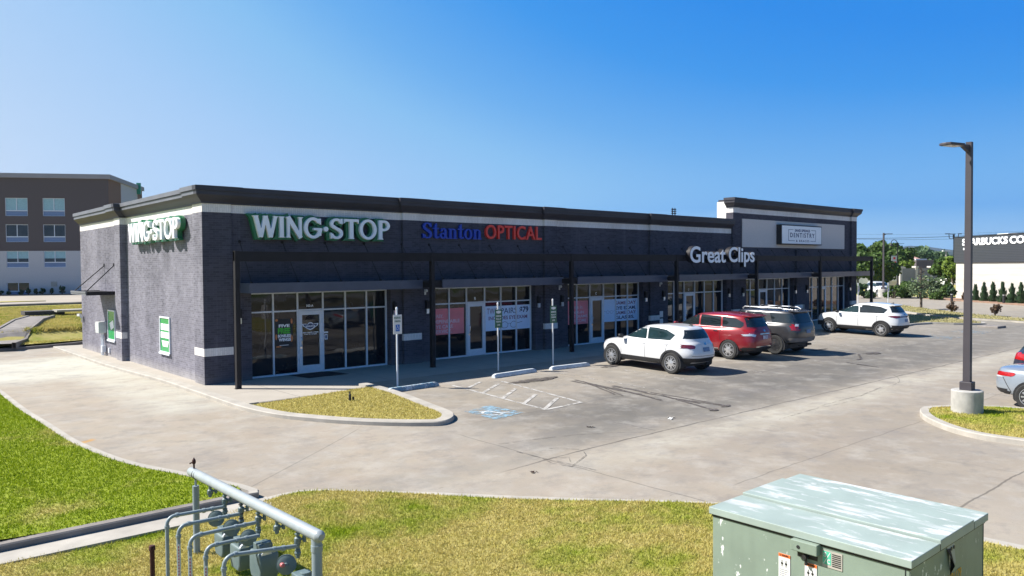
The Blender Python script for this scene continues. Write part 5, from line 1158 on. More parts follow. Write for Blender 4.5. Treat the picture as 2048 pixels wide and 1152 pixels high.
# sedan on the right, nose away from the shops
RS = [(2.12,-2.05,.78,.30,.22,.32,4,4),(2.26,-2.20,.86,.32,.25,.36,4,4.5),(2.32,-2.27,.895,.44,.40,.50,3.6,4.2),(2.33,-2.29,.905,.58,.58,.66,3.4,3.8),(2.28,-2.26,.905,.70,.74,.82,3.2,3.6),
 (2.18,-2.22,.895,.78,.86,.94,3.0,3.4),(1.90,-2.16,.86,.84,.92,1.01,2.8,3.4),(1.40,-1.85,.80,.90,.94,1.04,3.0,3.4),(1.05,-1.50,.76,.96,.99,1.07,3.6,3.6),(.70,-1.30,.70,1.12,1.15,1.17,4,3.6),
 (.22,-.98,.63,1.32,1.35,1.32,4,3.6),(.05,-.85,.57,1.38,1.41,1.38,3.8,3.4),(-.05,-.7,.45,1.41,1.435,1.41,3.4,3.2),(-.2,-.5,.22,1.43,1.445,1.43,2.6,2.6)]
Sc = dict(wb=2.71,l=4.6,w=1.82,r=.335,tw=.21,rings=RS,paint=P_silver,rimm=MT['rim'],wheel=wheel_proto(10,.335,.21,.40,'one'),mirror=(.98,.75))
Sc['glass'] = [('side_window', MT['carglass'], both([(.86,1.0),(.20,1.33),(-.20,1.35),(-.22,1.0)])),('side_window', MT['carglass'], both([(-.28,1.0),(-.26,1.35),(-.75,1.31),(-1.15,1.12),(-1.10,1.03)])),('windscreen', MT['carglass'], [('F',[(-.62,1.02),(.62,1.02),(.5,1.34),(-.5,1.34)])]),('rear_window', MT['carglass'], [('B',[(-.60,1.08),(.60,1.08),(.5,1.33),(-.5,1.33)])])]
Sc['trim'] = [('sill', MT['black'], both([(-1.0,.25),(1.0,.25),(1.0,.33),(-1.0,.33)]), .010,.07),('rear_bumper', MT['black'], [('B',[(-.82,.34),(.82,.34),(.82,.48),(-.82,.48)])]+both([(-2.18,.36),(-1.78,.32),(-1.78,.42),(-2.2,.48)]), .008),
  ('tail_light', MT['red_lens'], both([(-1.84,.89),(-2.08,.79),(-2.26,.80),(-2.26,.89)])+[('B',[(.50,.80),(.86,.80),(.86,.90),(.50,.90)]),('B',mirrorx([(.50,.80),(.86,.80),(.86,.90),(.50,.90)]))], .009),
  ('reversing_light', MT['white_lens'], both([(-1.98,.775),(-2.22,.745),(-2.22,.795),(-2.05,.79)]), .011),
  ('door_seam', MT['black'], seams(0,(-.24,),.38,.97)+seams(0,(.88,),.4,.9)+seams(0,(-1.06,),.66,.96,-.1)+both([(-2.02,.78),(-2.0,.78),(-1.78,.42),(-1.80,.42)]), .0035),('headlight', MT['white_lens'], both([(1.85,.72),(2.18,.62),(2.2,.70),(1.84,.80)]), .008),
  ('number_plate', MT['plate'], [('B',[(-.17,.70),(.17,.70),(.17,.82),(-.17,.82)])], .012),('door_handle', P_silver, both([(.02,.88),(-.15,.88),(-.15,.905),(.02,.905)])+both([(-.92,.90),(-1.08,.90),(-1.08,.925),(-.92,.925)]), .02,.03)]
carS = make_car(Sc, (14.10+.86,-17.62-1.355,gz(15,-19)), PI, 'steel blue sedan with red tail light at the right edge beside the lamp island', group='cars parked on the right side of the lot')
Ec = dict(Dc); Ec['paint'] = P_dark; Ec['mirrorm'] = P_dark
Ec['trim'] = [t if t[0] != 'tail_light' else ('tail_light', MT['red_lens'], both([(-1.80,.98),(-2.10,.90),(-2.14,1.08),(-1.9,1.12)])+[('B',[(.52,.92),(.9,.90),(.9,1.08),(.56,1.08)]),('B',mirrorx([(.52,.92),(.9,.90),(.9,1.08),(.56,1.08)]))], .012) for t in Dc['trim']]
Ec['extra'] = spoiler(-1.70,1.585,.50,P_dark)
carE = make_car(Ec, (18.02,-18.42,gz(18,-19)), PI, 'dark blue SUV cut by the right picture edge behind the sedan', group='cars parked on the right side of the lot')
x_, y_ = AT(1760, 85)
carF = copy_tree(carD); carF.location = (x_,y_,0); carF.rotation_euler = (0,0,math.radians(-131+180+90)); carF['label'] = 'white car parked far off between the hedges behind the lamp post'; carF['group'] = 'cars parked far off'
# ------------------------------------------------------------------ gas meter manifold
gp = N('grey_blue_pipe_paint'); q_ = gp.noise(3,4)
ch = gp.mapr(gp.noise(38,3,.8), .70,.73)
gp.P(color=gp.mix(ch, gp.mix(gp.mapr(q_,.3,.7), (.20,.25,.28), (.25,.30,.325)), (.55,.57,.56)), rough=.45); MT['pipe'] = gp.m
gp2 = N('green_grey_meter_paint'); gp2.P(color=gp2.mix(gp2.mapr(gp2.noise(5,4),.3,.7), (.095,.14,.15), (.135,.18,.185)), rough=.5); MT['meter'] = gp2.m
MT['pipehead'] = simple('pale_grey_pipe_paint', (.29,.325,.345), .4, 0, .08, 6)
MT['tape'] = simple('magenta_pipe_marking', (.5,.07,.15), .5)
G_ = empty('gas_manifold', (-4.8,-14.8,gz(-4.8,-14.8)), label='pale grey header pipe with gas meters and bent outlet pipes in the foreground lawn', cat='gas manifold')
zg = G_.location.z; ly = lambda y: y+14.8
def yz(px, py, x=-4.8):
    d = ray(px,py); t = (x-CAM[0])/d[0]; p = CAM+d*t; return float(p[1]), float(p[2])-zg
ya, za = yz(383,943); yb, zb_ = yz(640,1073.5); r_h = .060
hz = lambda y: za+(zb_-za)*(y-ya)/(yb-ya)
m = MB(); m.tube([(0,ly(ya)+.04,za),(0,ly(ya)+.015,za),(0,ly(ya)-.0,za),(0,ly(yb)+.015,zb_),(0,ly(yb),zb_),(0,ly(yb)-.03,zb_)], [r_h*.5,r_h*.93,r_h,r_h,r_h*.95,r_h*.5], 28); hd_ = m.build('header_pipe', MT['pipehead'], G_, True)
m = MB(); m.tube([(0,ly(ya)-.17,za-.002),(0,ly(ya)-.185,za-.002)], r_h+.004, 24); m.tube([(0,ly(ya)-.24,za),(0,ly(ya)-.25,za)], r_h+.003, 24); m.build('pipe_band', MT['black'], hd_, True)
m = MB(); m.tube([(0,ly(ya)-.10,za+.05),(0,ly(ya)-.10,za+.15)], .012, 8); m.lathe([(.018,0),(.026,.02),(.024,.05),(.012,.07),(0,.09)], (0,ly(ya)-.10,za+.12), 10); m.tube([(0,ly(ya)-.10,za+.15),(-.05,ly(ya)-.08,za+.13)], .010, 6); m.build('test_valve', MT['rust'], G_, True)
m = MB(); yp = yz(392,1000)[0]; m.tube([(0,ly(yp),-.4),(0,ly(yp),za-.16)], .042, 16); m.tube([(0,ly(yp),za-.17),(0,ly(yp),za-.05)], .014, 8); m.build('support_post', MT['pipe'], G_, True)
m = MB(); ye = yb+.09; m.tube([(0,ly(ye)+.0,zb_-.01),(0,ly(ye)-.02,zb_-.10),(0,ly(ye)-.02,-.4)], [.05,.052,.05], 16); m.tube([(0,ly(ye)-.02,zb_-.10),(0,ly(ye)-.02,zb_-.16)], .058, 16); m.build('supply_riser', MT['pipe'], G_, True)
def valve(y, zt, ln, knob=True, name='drop_valve'):
    m = MB(); Y = ly(y); z = zt
    m.tube([(0,Y,z),(0,Y,z-ln*.35)], .018, 10); m.lathe([(.02,0),(.034,.012),(.036,.03),(.034,.05),(.02,.062)], (0,Y,z-ln*.35-.06), 12); m.obox((0,Y,z-ln*.55), .026,.026,.03, .6); m.tube([(0,Y,z-ln*.6),(0,Y,z-ln*.85)], .022, 8)
    m.tube([(0,Y,z-ln*.5),(.06,Y-.02,z-ln*.5)], .012, 8); m.obox((.065,Y-.02,z-ln*.5), .012,.02,.03); m.lathe([(.0,0),(.022,.015),(.026,.04),(.02,.06)], (0,Y,z-ln*.98), 8)
    return m.build(name, MT['meter'], G_, True)
for px in (420,553.5):
    y, z = yz(px, 973+(px-420)*.517); valve(y, hz(y)-.05, .17)
OUT = [((449.5,989.7),(447.4,1013.8),(333.6,1034.5),0),((482,1007),(479,1028),(356.6,1052),1),((516,1023.6),(514,1044.4),(379.5,1074),1),((516,1023.6),(516,1069.5),(409,1092.5),1),((595,1065),(592.8,1092.5),(447.4,1114.4),1)]
def meter(y, x0, zt, s, side=-1):
    t = MB(); Y = ly(y)
    # body: rounded case wider than deep, tapered bottom
    P_ = [(-.125,.0),(.125,.0),(.14,-.03),(.14,-.20),(.10,-.27),(-.10,-.27),(-.14,-.20),(-.14,-.03)]
    def lay(k, sx): return [(x0+sx*.085*s*k[0], Y+a*s*k[1], zt+b*s*k[1]-(1-k[1])*.13*s) for a,b in P_]
    V = lay((1.15,.90),-1)+lay((1.0,1.0),-1)+lay((1.0,1.0),1)+lay((1.15,.90),1); F = [tuple(range(8)), tuple(range(24,32))[::-1]]
    for j in range(3): F += [(j*8+i,(j+1)*8+i,(j+1)*8+(i+1)%8,j*8+(i+1)%8) for i in range(8)]
    t.add(V, F); o = t.build('gas_meter', MT['meter'], G_, True, bevel=.012)
    m = MB(); m.box(x0-.07*s,x0+.07*s,Y-.06*s,Y+.10*s,zt-.005,zt+.07*s); m.lathe([(.05*s,0),(.05*s,.09*s)], (x0+.02,Y-.02,zt), 14, 'Z'); m.build('meter_top', MT['meter'], o, bevel=.008)
    m = MB(); m.lathe([(.055*s,0),(.058*s,.03),(.05*s,.04)], (x0-.03,Y-.13*s,zt-.02), 16, 'Y'); m.build('index_dial', MT['white_lens'], o, True)
def regulator(y, x0, z, r0):
    m = MB(); Y = ly(y); nv = Vector((-.50,-.86,.10)).normalized(); uu = nv.cross(Vector((0,0,1))).normalized(); a = frameM((x0,Y,z), uu, nv.cross(uu))
    mm = MB(a); mm.lathe([(.02,-.035),(r0*.45,-.03),(r0*.86,-.012),(r0*.9,-.007),(r0,-.006),(r0,.006),(r0*.9,.007),(r0*.86,.010),(r0*.5,.016),(.024,.022),(.022,.05),(.0,.055)], (0,0,0), 28, 'Z')
    mm.build('pressure_regulator', MT['meter'], G_, True)
for i,(h,j,e,tp) in enumerate(OUT):
    y,_ = yz(*h); _, zj = yz(j[0], j[1]); _ = 0
    # elbow position on the plane of constant y
    d = ray(*e); t = (y-CAM[1])/d[1]; p = CAM+d*t; xe, ze = float(p[0])+4.8, float(p[2])-zg
    d = ray(*j); t = (y-CAM[1])/d[1]; p = CAM+d*t; zj = float(p[2])-zg
    ze2 = zj; Y = ly(y)+(-.03 if i == 3 else 0); r = .0215
    pts = [(0,Y,zj),(xe+.09,Y,ze+.0)]+[(xe+.09-.09*math.sin(a),Y,ze-.09+.09*math.cos(a)) for a in (.3,.6,.9,1.2)]+[(xe,Y,ze-.09),(xe,Y,-.4)]
    m = MB(); m.tube(pts, r, 14); o = m.build('outlet_pipe', MT['pipe'], G_, True)
    m = MB()
    for a,b in (((xe+.10,Y,ze),(xe+.13,Y,ze)),((xe,Y,ze-.10),(xe,Y,ze-.13)),((-.14,Y,zj+(ze-zj)*.2),(-.17,Y,zj+(ze-zj)*.2)),((-.24,Y,zj+(ze-zj)*.35),(-.27,Y,zj+(ze-zj)*.35))): m.tube([a,b], r+.007, 14)
    m.build('pipe_collar', MT['pipe'], o, True)
    if tp:
        m = MB()
        for z0 in np.arange(ze-.22, ze-.75, -.034): m.box(xe-.012,xe-.002,Y-r-.0035,Y-r+.004,z0-.022,z0); 
        m.build('magenta_marking', MT['tape'], o)
        m = MB(); m.box(xe-.012,xe+.012,Y-r-.0025,Y-r+.006,ze-.78,ze-.20); m.build('paper_tape', MT['white'], o)
    if i != 3:
        m = MB()
        for q_ in range(5): m.lathe([(.02,0),(.030,.004),(.030,.016),(.02,.02)], (0,ly(y),hz(y)-.10-q_*.055), 8)
        m.build('threaded_union', MT['wood_dark'] if i % 2 else MT['meter'], G_, True)
        valve(y, hz(y)-.05, .20, name='meter_riser'); m = MB(); m.tube([(0,ly(y),hz(y)-.22),(0,ly(y),hz(y)-.34)], .02, 10); m.lathe([(.03,0),(.036,.015),(.03,.03)], (0,ly(y),hz(y)-.30), 8); m.build('meter_riser', MT['meter'], G_, True)
for y,z,r0,x0 in ((-13.93,.40,.10,-.02),(-14.43,.41,.10,-.02),(-14.93,.42,.095,-.02),(-15.96,.41,.105,-.04)):
    z_ = z-zg; regulator(y, x0, z_, r0)
for y,zt,s in ((-14.14,.27,1.0),(-14.66,.27,1.05),(-15.26,.36,1.12),(-16.22,.30,1.1)): meter(y, .02, zt-zg, s)
m = MB(); m.lathe([(.0,0),(.022,.004),(.026,.02),(.02,.045)], (-.10,ly(-16.02),.43-zg), 12, 'Y'); m.build('red_cap', simple('faded_red_cap', (.45,.12,.13), .5), G_, True)
m = MB(); y,z = yz(470,1108); m.tube([(-.55,ly(-16.15),.0),(-.551,ly(-16.15),.001)], .001, 4)
# rusty post
x, y = GG(306,1184); z0 = gz(x,y); t = empty('steel_post', (x,y,z0), label='thin rusty brown capped steel post standing left of the gas pipes', cat='post')
dep = (np.array([x,y,z0])-CAM)@FW; hp = ZAT(1090,300,dep)-z0
m = MB(); m.tube([(0,0,-.3),(0,0,hp-.05)], .027, 14); m.build('pipe', MT['rust'], t, True); m = MB(); m.lathe([(.036,0),(.037,.04),(.03,.055),(0,.058)], (0,0,hp-.055), 14); m.build('cap', MT['rust'], t, True)
# ------------------------------------------------------------------ switchgear cabinet
def cabpaint(name, base, chalk_or_sun):
    n = N(name); x,y,z = n.xyz()[:3]
    c = n.mix(n.mapr(n.noise(2.2,5,.6),.35,.7), base, tuple(min(1,k*1.18) for k in base))
    if chalk_or_sun:
        f = n.mapr(n.noise(1.5,9,.7,n.vmap((3.6,.9,1)),.4), .53,.60); f2 = n.mapr(n.noise(1.1,7,.6,n.vmap((2.6,.5,1),loc=(3,2,0)),.2), .55,.63)
        up_ = n.mapr(n.xyz(n.node('ShaderNodeNewGeometry').outputs['Normal'])[2], .6, .9)
        c = n.mix(n.math('MULTIPLY', up_, n.math('MAXIMUM', f, n.math('MULTIPLY', f2, .8))), c, (.54,.55,.55))
        c = n.mix(n.math('MULTIPLY', n.mapr(n.noise(2.1,4,.6,n.vmap((2,1,1),loc=(0,6,0))), .70,.78), .35), c, (.45,.33,.2))
    else:
        f = n.math('MULTIPLY', n.mapr(n.noise(9,7,.72,n.vmap((1,1,.5))), .60,.62), n.mapr(n.noise(1.6,2,.5,n.vmap(loc=(1,0,5))), .46,.56)); c = n.mix(f, c, (.80,.82,.80))
        st = n.mapr(n.noise(6,4,.6,n.vmap((1,1,.06))), .5,.8); c = n.mix(n.math('MULTIPLY', st, .18), c, (.10,.12,.10))
    n.P(color=c, rough=.5, spec=.4); return n.m
base = (.19,.24,.195); MT['cab'] = cabpaint('green_grey_cabinet_paint', base, False); MT['cabtop'] = cabpaint('chalked_cabinet_top', (.27,.325,.295), True)
CX, CY = -.965, -20.085; CB = empty('switchgear_cabinet', (CX,CY,gz(CX,CY)), label='large green grey electrical cabinet with chalky flaking lid in the foreground corner', cat='electrical cabinet')
cz = CB.location.z; hw_, hd2 = .865, .935; zt = 1.12-cz
m = MB(); m.box(-hw_,hw_,-hd2,hd2,-.25,zt-.075); m.build('body', MT['cab'], CB, bevel=.006)
m = MB(); m.box(-hw_-.03,hw_+.03,-hd2-.03,hd2+.03,-.3,.05); m.build('base', MT['kerb'], CB)
m = MB(); m.box(-hw_-.006,hw_+.006,-hd2-.006,hd2+.006,zt-.092,zt-.069); m.box(-hw_+.1,hw_-.1,-hd2-.026,hd2+.026,zt-.066,zt-.012); m.build('lid_gap_shade', MT['black'], CB)  # black strips stand in for the shaded gaps under and between the lids
# lid: three strips, the middle one proud
s1, s2 = -1.255-CX, -.45-CX
sl_ = lambda x: 0
for i,(a,b,up_) in enumerate(((-hw_-.028,s1-.012,0.0),(s1+.004,s2-.003,.024),(s2+.008,hw_+.028,.004))):
    m = MB(); m.box(a,b,-hd2-.028,hd2+.028,zt-.068,zt+up_); m.build('lid', MT['cabtop'], CB, bevel=.006)
m = MB(); m.box(-hw_-.004,-hw_-.0015,-.028-.01,-.022-.01,0,zt-.09); m.box(-hw_-.0045,-hw_-.001,-hd2+.03,-hd2+.036,0,zt-.09); m.box(hw_-.03,hw_-.022,-hd2-.004,-hd2-.001,0,zt-.09); m.build('door_gap', MT['black'], CB)
def fx(y): return y-CY
class FB(MB):
    def box(s, a, b, n0, n1, h0, h1): return MB.box(s, a, b, h0, h1, n0, n1)
m = MB(); y0, y1 = fx(-20.27), fx(-20.02); m.box(-hw_-.075,-hw_,y0,y1,zt-.175,zt-.075); m.build('latch_hood', MT['cab'], CB, bevel=.008)
m = MB(); m.lathe([(.016,-.002),(.016,.001)], (-hw_-.077,y1-.075,zt-.13), 14, 'X'); m.lathe([(.022,-.06),(.022,.0)], (-hw_-.0,y0+.13,zt-.215), 12, 'X'); m.tube([(-hw_-.03,y0+.13,zt-.215),(-hw_-.03,y0+.12,zt-.29)], .014, 8); m.box(-hw_-.004,-hw_-.001,y0+.03,y1-.03,zt-.24,zt-.18); m.build('latch', MT['black'], CB)
F = frameM((-hw_-.004,0,0),(0,-1,0),(0,0,1))
lb_ = FB(F); lb_.box(-fx(-20.285),-fx(-20.465),-.001,.0015,zt-.265,zt-.115); pl = lb_.build('maker_plate', MT['kerb'], CB)
gm = FB(F); a0 = -fx(-20.29); gm.box(a0,a0+.075,.0015,.003,zt-.24,zt-.125); gm.build('green_emblem', simple('mint_print', (.08,.45,.30), .5), pl)
me = font_mesh('emblem_letters', 'S', a0+.008, a0+.034, zt-.175, zt-.135, .001, .03); place(me, 'emblem_letters', F @ Matrix.Translation((0,0,.0032)), MT['white'], pl)
me = font_mesh('emblem_letters', 'C', a0+.040, a0+.068, zt-.232, zt-.190, .001, .03); place(me, 'emblem_letters', F @ Matrix.Translation((0,0,.0032)), MT['white'], pl)
gm = FB(F); gm.add([(a0+.004,zt-.236,.0034),(a0+.010,zt-.238,.0034),(a0+.071,zt-.13,.0034),(a0+.065,zt-.128,.0034)], [(0,1,2,3)]); gm.build('emblem_stroke', MT['white'], pl)
gm = FB(F)
for k in range(7): gm.box(a0+.085,a0+.165,.0015,.003,zt-.245+k*.017,zt-.236+k*.017)
gm.build('plate_text', MT['black'], pl)
for yy,zc in ((-19.92,.77),(-20.175,.755)):
    L0 = -fx(yy)-.055; mm = FB(F); mm.box(L0,L0+.115,-.001,.0015,zc-.19-cz,zc+.09-cz); w_ = mm.build('warning_label', MT['white'], CB)
    mm = FB(F); mm.box(L0,L0+.115,.0015,.0025,zc+.06-cz,zc+.09-cz); mm.build('orange_band', simple('orange_band', (.72,.16,.03), .5) if 'ob' not in MT else MT['ob'], w_)
    me = font_mesh('warning_word', 'WARNING', L0+.03, L0+.10, zc+.066-cz, zc+.084-cz, .0008, .03); place(me, 'warning_word', F @ Matrix.Translation((0,0,.0028)), MT['black'], w_)
    mm = FB(F); mm.poly([(L0+.010,zc+.066-cz,.003),(L0+.026,zc+.066-cz,.003),(L0+.018,zc+.084-cz,.003)]); mm.build('warning_triangle', MT['black'], w_)
    mm = FB(F)
    for dx in (.035,.075): 
        mm.lathe([(.011,-.001),(.011,.001)], (L0+dx,zc+.0-cz,.0025), 12); mm.box(L0+dx-.003,L0+dx+.003,.002,.003,zc-.03-cz,zc+.03-cz)
    mm.build('pictogram', MT['black'], w_); mm = FB(F)
    for k in range(6): mm.box(L0+.012,L0+.10-.01*(k%3),.0015,.0022,zc-.06-k*.018-cz,zc-.056-k*.018-cz)
    mm.build('small_print', MT['cornice_side'], w_)
FY = frameM((0,-hd2-.004,0),(1,0,0),(0,0,1))
mm = FB(FY); mm.poly([(-1.05-CX,zt-.09,.001),(-.88-CX,zt-.075,.001),(-.84-CX,zt-.28,.001),(-.96-CX,zt-.34,.001)]); mm.build('lifting_plate', MT['pipe'], CB)
mm = FB(FY); mm.add([(-1.06-CX,zt-.11,.004),(-1.0-CX,zt-.26,.05),(-.98-CX,zt-.36,.004),(-.98-CX,zt-.12,.004)], [(0,1,3),(1,2,3),(0,3,2,1)]); mm.lathe([(.016,0),(.016,.006)], (-.89-CX,zt-.13,.001), 10); mm.lathe([(.016,0),(.016,.006)], (-.95-CX,zt-.13,.001), 10); mm.lathe([(.02,0),(.02,.006)], (-.90-CX,zt-.30,.001), 10); mm.build('lifting_lug', MT['black'], CB)
me = font_mesh('stencilled_number', 'UB1179', -1.005-CX, -.70-CX, zt-.445, zt-.355, .001, .01); place(me, 'stencilled_number', FY @ Matrix.Translation((0,0,.0005)), simple('amber_stencil', (.62,.33,.03), .6, 0, .3, 30), CB)
# ------------------------------------------------------------------ vegetation
def leafmat(name, a, b, tr=.25):
    n = N(name); c = n.mix(n.mapr(n.noise(1.1,5,.65),.35,.68), a, b); c = n.mix(n.math('MULTIPLY', n.mapr(n.noise(14,3,.7),.3,.7), .5), c, tuple(k*1.5 for k in b))
    n.P(color=c, rough=.6, spec=.25); t = n.node('ShaderNodeBsdfTranslucent', {'Color':c}); mx = n.node('ShaderNodeMixShader', {0:tr,1:n.b.outputs[0],2:t.outputs[0]}); n.t.links.new(mx.outputs[0], n.out.inputs[0]); return n.m
MT['lf'] = leafmat('mid_green_leaves', (.030,.062,.012), (.065,.115,.022)); MT['lf_dark'] = leafmat('dark_green_leaves', (.025,.055,.022), (.055,.095,.035)); MT['lf_lime'] = leafmat('lime_leaves', (.075,.125,.015), (.14,.20,.03))
MT['lf_cyp'] = leafmat('conifer_green', (.020,.045,.022), (.045,.085,.035), .1); MT['lf_far'] = leafmat('far_tree_green', (.035,.07,.03), (.07,.12,.05)); MT['lf_brown'] = leafmat('bronze_leaves', (.07,.045,.03), (.13,.085,.05)); MT['lf_pale'] = leafmat('pale_green_leaves', (.07,.11,.05), (.14,.19,.10)); MT['flower'] = simple('white_blossom', (.75,.75,.66), .8)
def crown(name, c, R3, n, size, m_, parent, clumps=14, seed=1, flat=.0, fill=.35, cone=0.0):
    g = np.random.default_rng(seed); K = clumps
    d = g.normal(size=(K,3)); d /= np.linalg.norm(d,axis=1)[:,None]; cc = d*np.array(R3)*g.uniform(.35,.78,(K,1)); cc[:,2] *= (1-flat)
    if cone: cc[:,:2] *= (1-cone*(cc[:,2:3]/R3[2]*.5+.5))
    cr = g.uniform(.28,.48,K)*min(R3)*(1.1 if cone == 0 else .8)
    k = g.integers(0,K,n); d = g.normal(size=(n,3)); d /= np.linalg.norm(d,axis=1)[:,None]
    rad = np.where(g.random(n) < fill, g.uniform(.3,1,n), g.uniform(.82,1.08,n)); P = cc[k]+d*(cr[k]*rad)[:,None]*np.array([1,1,.85])
    nrm = d+g.normal(size=(n,3))*.55; nrm /= np.linalg.norm(nrm,axis=1)[:,None]
    t = np.cross(nrm, g.normal(size=(n,3))); t /= np.linalg.norm(t,axis=1)[:,None]; b = np.cross(nrm,t); s = size*g.uniform(.55,1.3,(n,1))
    V = np.stack([P-t*s*.5-b*s*.2, P+t*s*.1-b*s*.5, P+t*s*.6+b*s*.1, P-t*s*.1+b*s*.5],1)+np.array(c)
    o = link_mesh(name, np_mesh(name, V.reshape(-1,3), np.arange(n*4).reshape(n,4)), m_, parent); return o
def tree(x, y, h, w_, m_, label, seed, n=2600, leaf=.34, trunk=.3, cat='tree', name='tree', group=None, z=0.0, base=.28, ratio=1.0, fl=0):
    t = empty(name, (x,y,z), label=label, cat=cat, group=group); q = random.Random(seed)
    cz_ = h*(base+1)/2; rz_ = h*(1-base)/2
    m = MB(); m.tube([(0,0,-.3),(.03*h*.2,0,h*base*.6),(0,.04,h*base*1.2),(.05,0,h*.8)], [trunk*.6,trunk*.45,trunk*.38,trunk*.1], 8)
    for k in range(7):
        a = q.uniform(0,6.28); z0 = h*q.uniform(base*.8,.6); L = w_*.38*q.uniform(.6,1); m.tube([(0,0,z0),(math.cos(a)*L*.5,math.sin(a)*L*.5,z0+L*.45),(math.cos(a)*L,math.sin(a)*L,z0+L*.75)], [trunk*.26,trunk*.16,trunk*.05], 6)
    m.build('trunk', MT['bark'], t, True); crown('crown', (0,0,cz_), (w_/2,w_/2,rz_*1.15), n, leaf, m_, t, int(18+q.random()*8), seed)
    if fl: crown('blossom', (0,0,cz_), (w_/2,w_/2,rz_*1.15), fl, leaf*1.1, MT['flower'], t, 9, seed+50, fill=0)
    return t
def shrub(x, y, h, w_, m_, label, seed, n=900, leaf=.14, name='shrub', group=None, z=0.0, cat='shrub', clumps=12, cone=0.0, fl=0):
    t = empty(name, (x,y,z), label=label, cat=cat, group=group); m = MB()
    q = random.Random(seed)
    for k in range(5): a = q.uniform(0,6.28); m.tube([(0,0,-.1),(math.cos(a)*w_*.12,math.sin(a)*w_*.12,h*.3),(math.cos(a)*w_*.22,math.sin(a)*w_*.22,h*.62)], [.04,.03,.01], 5)
    m.build('stem', MT['bark'], t); crown('foliage', (0,0,h*.5), (w_/2,w_/2,h*.56), n, leaf, m_, t, clumps, seed, fill=.5, cone=cone)
    if fl: crown('blossom', (0,0,h*.6), (w_/2,w_/2,h*.5), fl, leaf*1.2, MT['flower'], t, 8, seed+9, fill=0)
    return t
def pxh(py, px, dep, z0=0.0): return ZAT(py, px, dep)-z0
def ptree(px, dep, py, wpx, m_, label, seed, **k):
    x, y = AT(px, dep); return tree(x, y, pxh(py,px,dep), wpx*dep/FPX, m_, label, seed, **k)
def pshrub(px, dep, py, wpx, m_, label, seed, **k):
    x, y = AT(px, dep); return shrub(x, y, pxh(py,px,dep), wpx*dep/FPX, m_, label, seed, **k)
g1 = 'trees beyond the far road'
ptree(1742,100,480,96,MT['lf'],'big mid green tree just right of the end wall of the shops',11,n=5200,leaf=.42,base=.12)
ptree(1716,112,484,60,MT['lf_lime'],'light green tree crown touching the end wall of the shops',12,n=2600,leaf=.4,base=.2)
ptree(1764,106,522,42,MT['lf_dark'],'dark green tree behind the slim far lamp post',13,n=2600,leaf=.38,base=.15)
ptree(1797,125,487,62,MT['lf'],'round green tree behind the street banner',14,n=3600,leaf=.45,base=.1)
ptree(1822,170,498,40,MT['lf_dark'],'small dark tree right of the round tree behind the banner',15,n=1800,leaf=.4,base=.1)
ptree(1815,117,523,34,MT['lf_lime'],'lime green tree above the pale wall with pillars',16,n=1700,leaf=.34,base=.3)
ptree(1888,96,516,58,MT['lf'],'green tree at the left edge of the dark clad building',17,n=3400,leaf=.36,base=.22)
ptree(1905,92,512,34,MT['lf_lime'],'lime green tree crown right beside the dark clad building',18,n=1500,leaf=.34,base=.4)
ptree(1845,190,501,60,MT['lf_far'],'distant rounded tree above the brown box fascia',19,n=2200,leaf=.7,base=.05,group='far line of trees')
ptree(1872,200,504,44,MT['lf_far'],'distant low tree left of the far lattice light mast',20,n=1800,leaf=.7,base=.05,group='far line of trees')
ptree(1826,210,507,40,MT['lf_far'],'distant tree between the banner and the pink roof',21,n=1600,leaf=.7,base=.05,group='far line of trees')
ptree(1903,230,513,50,MT['lf_far'],'distant low trees left of the dark clad building',22,n=1600,leaf=.8,base=.05,group='far line of trees')
# far wood as one mass
Vw = MB(); g = np.random.default_rng(5)
xs = []; 
wood = empty('distant_wood'); wood_n = 9000; px_ = g.uniform(1500,2500,wood_n); dp = g.uniform(330,380,wood_n)
P = np.array([AT(a,b) for a,b in zip(px_,dp)]); hh = 7.5+2.2*np.sin(px_*.045)+1.4*np.sin(px_*.13+1); zz = g.uniform(0,1,wood_n)**.6*hh
nrm = g.normal(size=(wood_n,3)); t = np.cross(nrm, g.normal(size=(wood_n,3))); t /= np.linalg.norm(t,axis=1)[:,None]; b = np.cross(nrm/np.linalg.norm(nrm,axis=1)[:,None], t); C3 = np.stack([P[:,0],P[:,1],zz],1); s = g.uniform(.9,2.0,(wood_n,1))
V = np.stack([C3-t*s-b*s*.5, C3+t*s-b*s*.5, C3+t*s*.6+b*s, C3-t*s*.6+b*s],1)
bpy.data.objects.remove(wood); o = link_mesh('distant_wood', np_mesh('distant_wood', V.reshape(-1,3), np.arange(wood_n*4).reshape(wood_n,4)), MT['lf_far']); tag(o, 'far off wood reading as one low green line on the horizon', 'wood', kind='stuff')
m = MB()                                                                                # hills
for k,(d0,hs,ph_) in enumerate(((2600,46,0),(3600,78,2))):
    pts = [AT(a, d0) for a in range(900,2700,40)]; n = len(pts); H = [max(4, hs*(.55+.35*math.sin(a*.0045*40/10+ph_)+.25*math.sin(a*.9))+ (26 if a > 22 else 0)*sstep((a-20)/8)) for a in range(n)]
    b0 = len(m.v); m.add([(p[0],p[1],-5) for p in pts]+[(p[0],p[1],h) for p,h in zip(pts,H)]+[(p[0]+900,p[1]+900,-5) for p in pts], [(i,i+1,n+i+1,n+i) for i in range(n-1)]+[(n+i,n+i+1,2*n+i+1,2*n+i) for i in range(n-1)])
hills = m.build('hills', simple('wooded_hill', (.07,.11,.06), .95, 0, .3, .01), None, True); tag(hills, kind='structure')
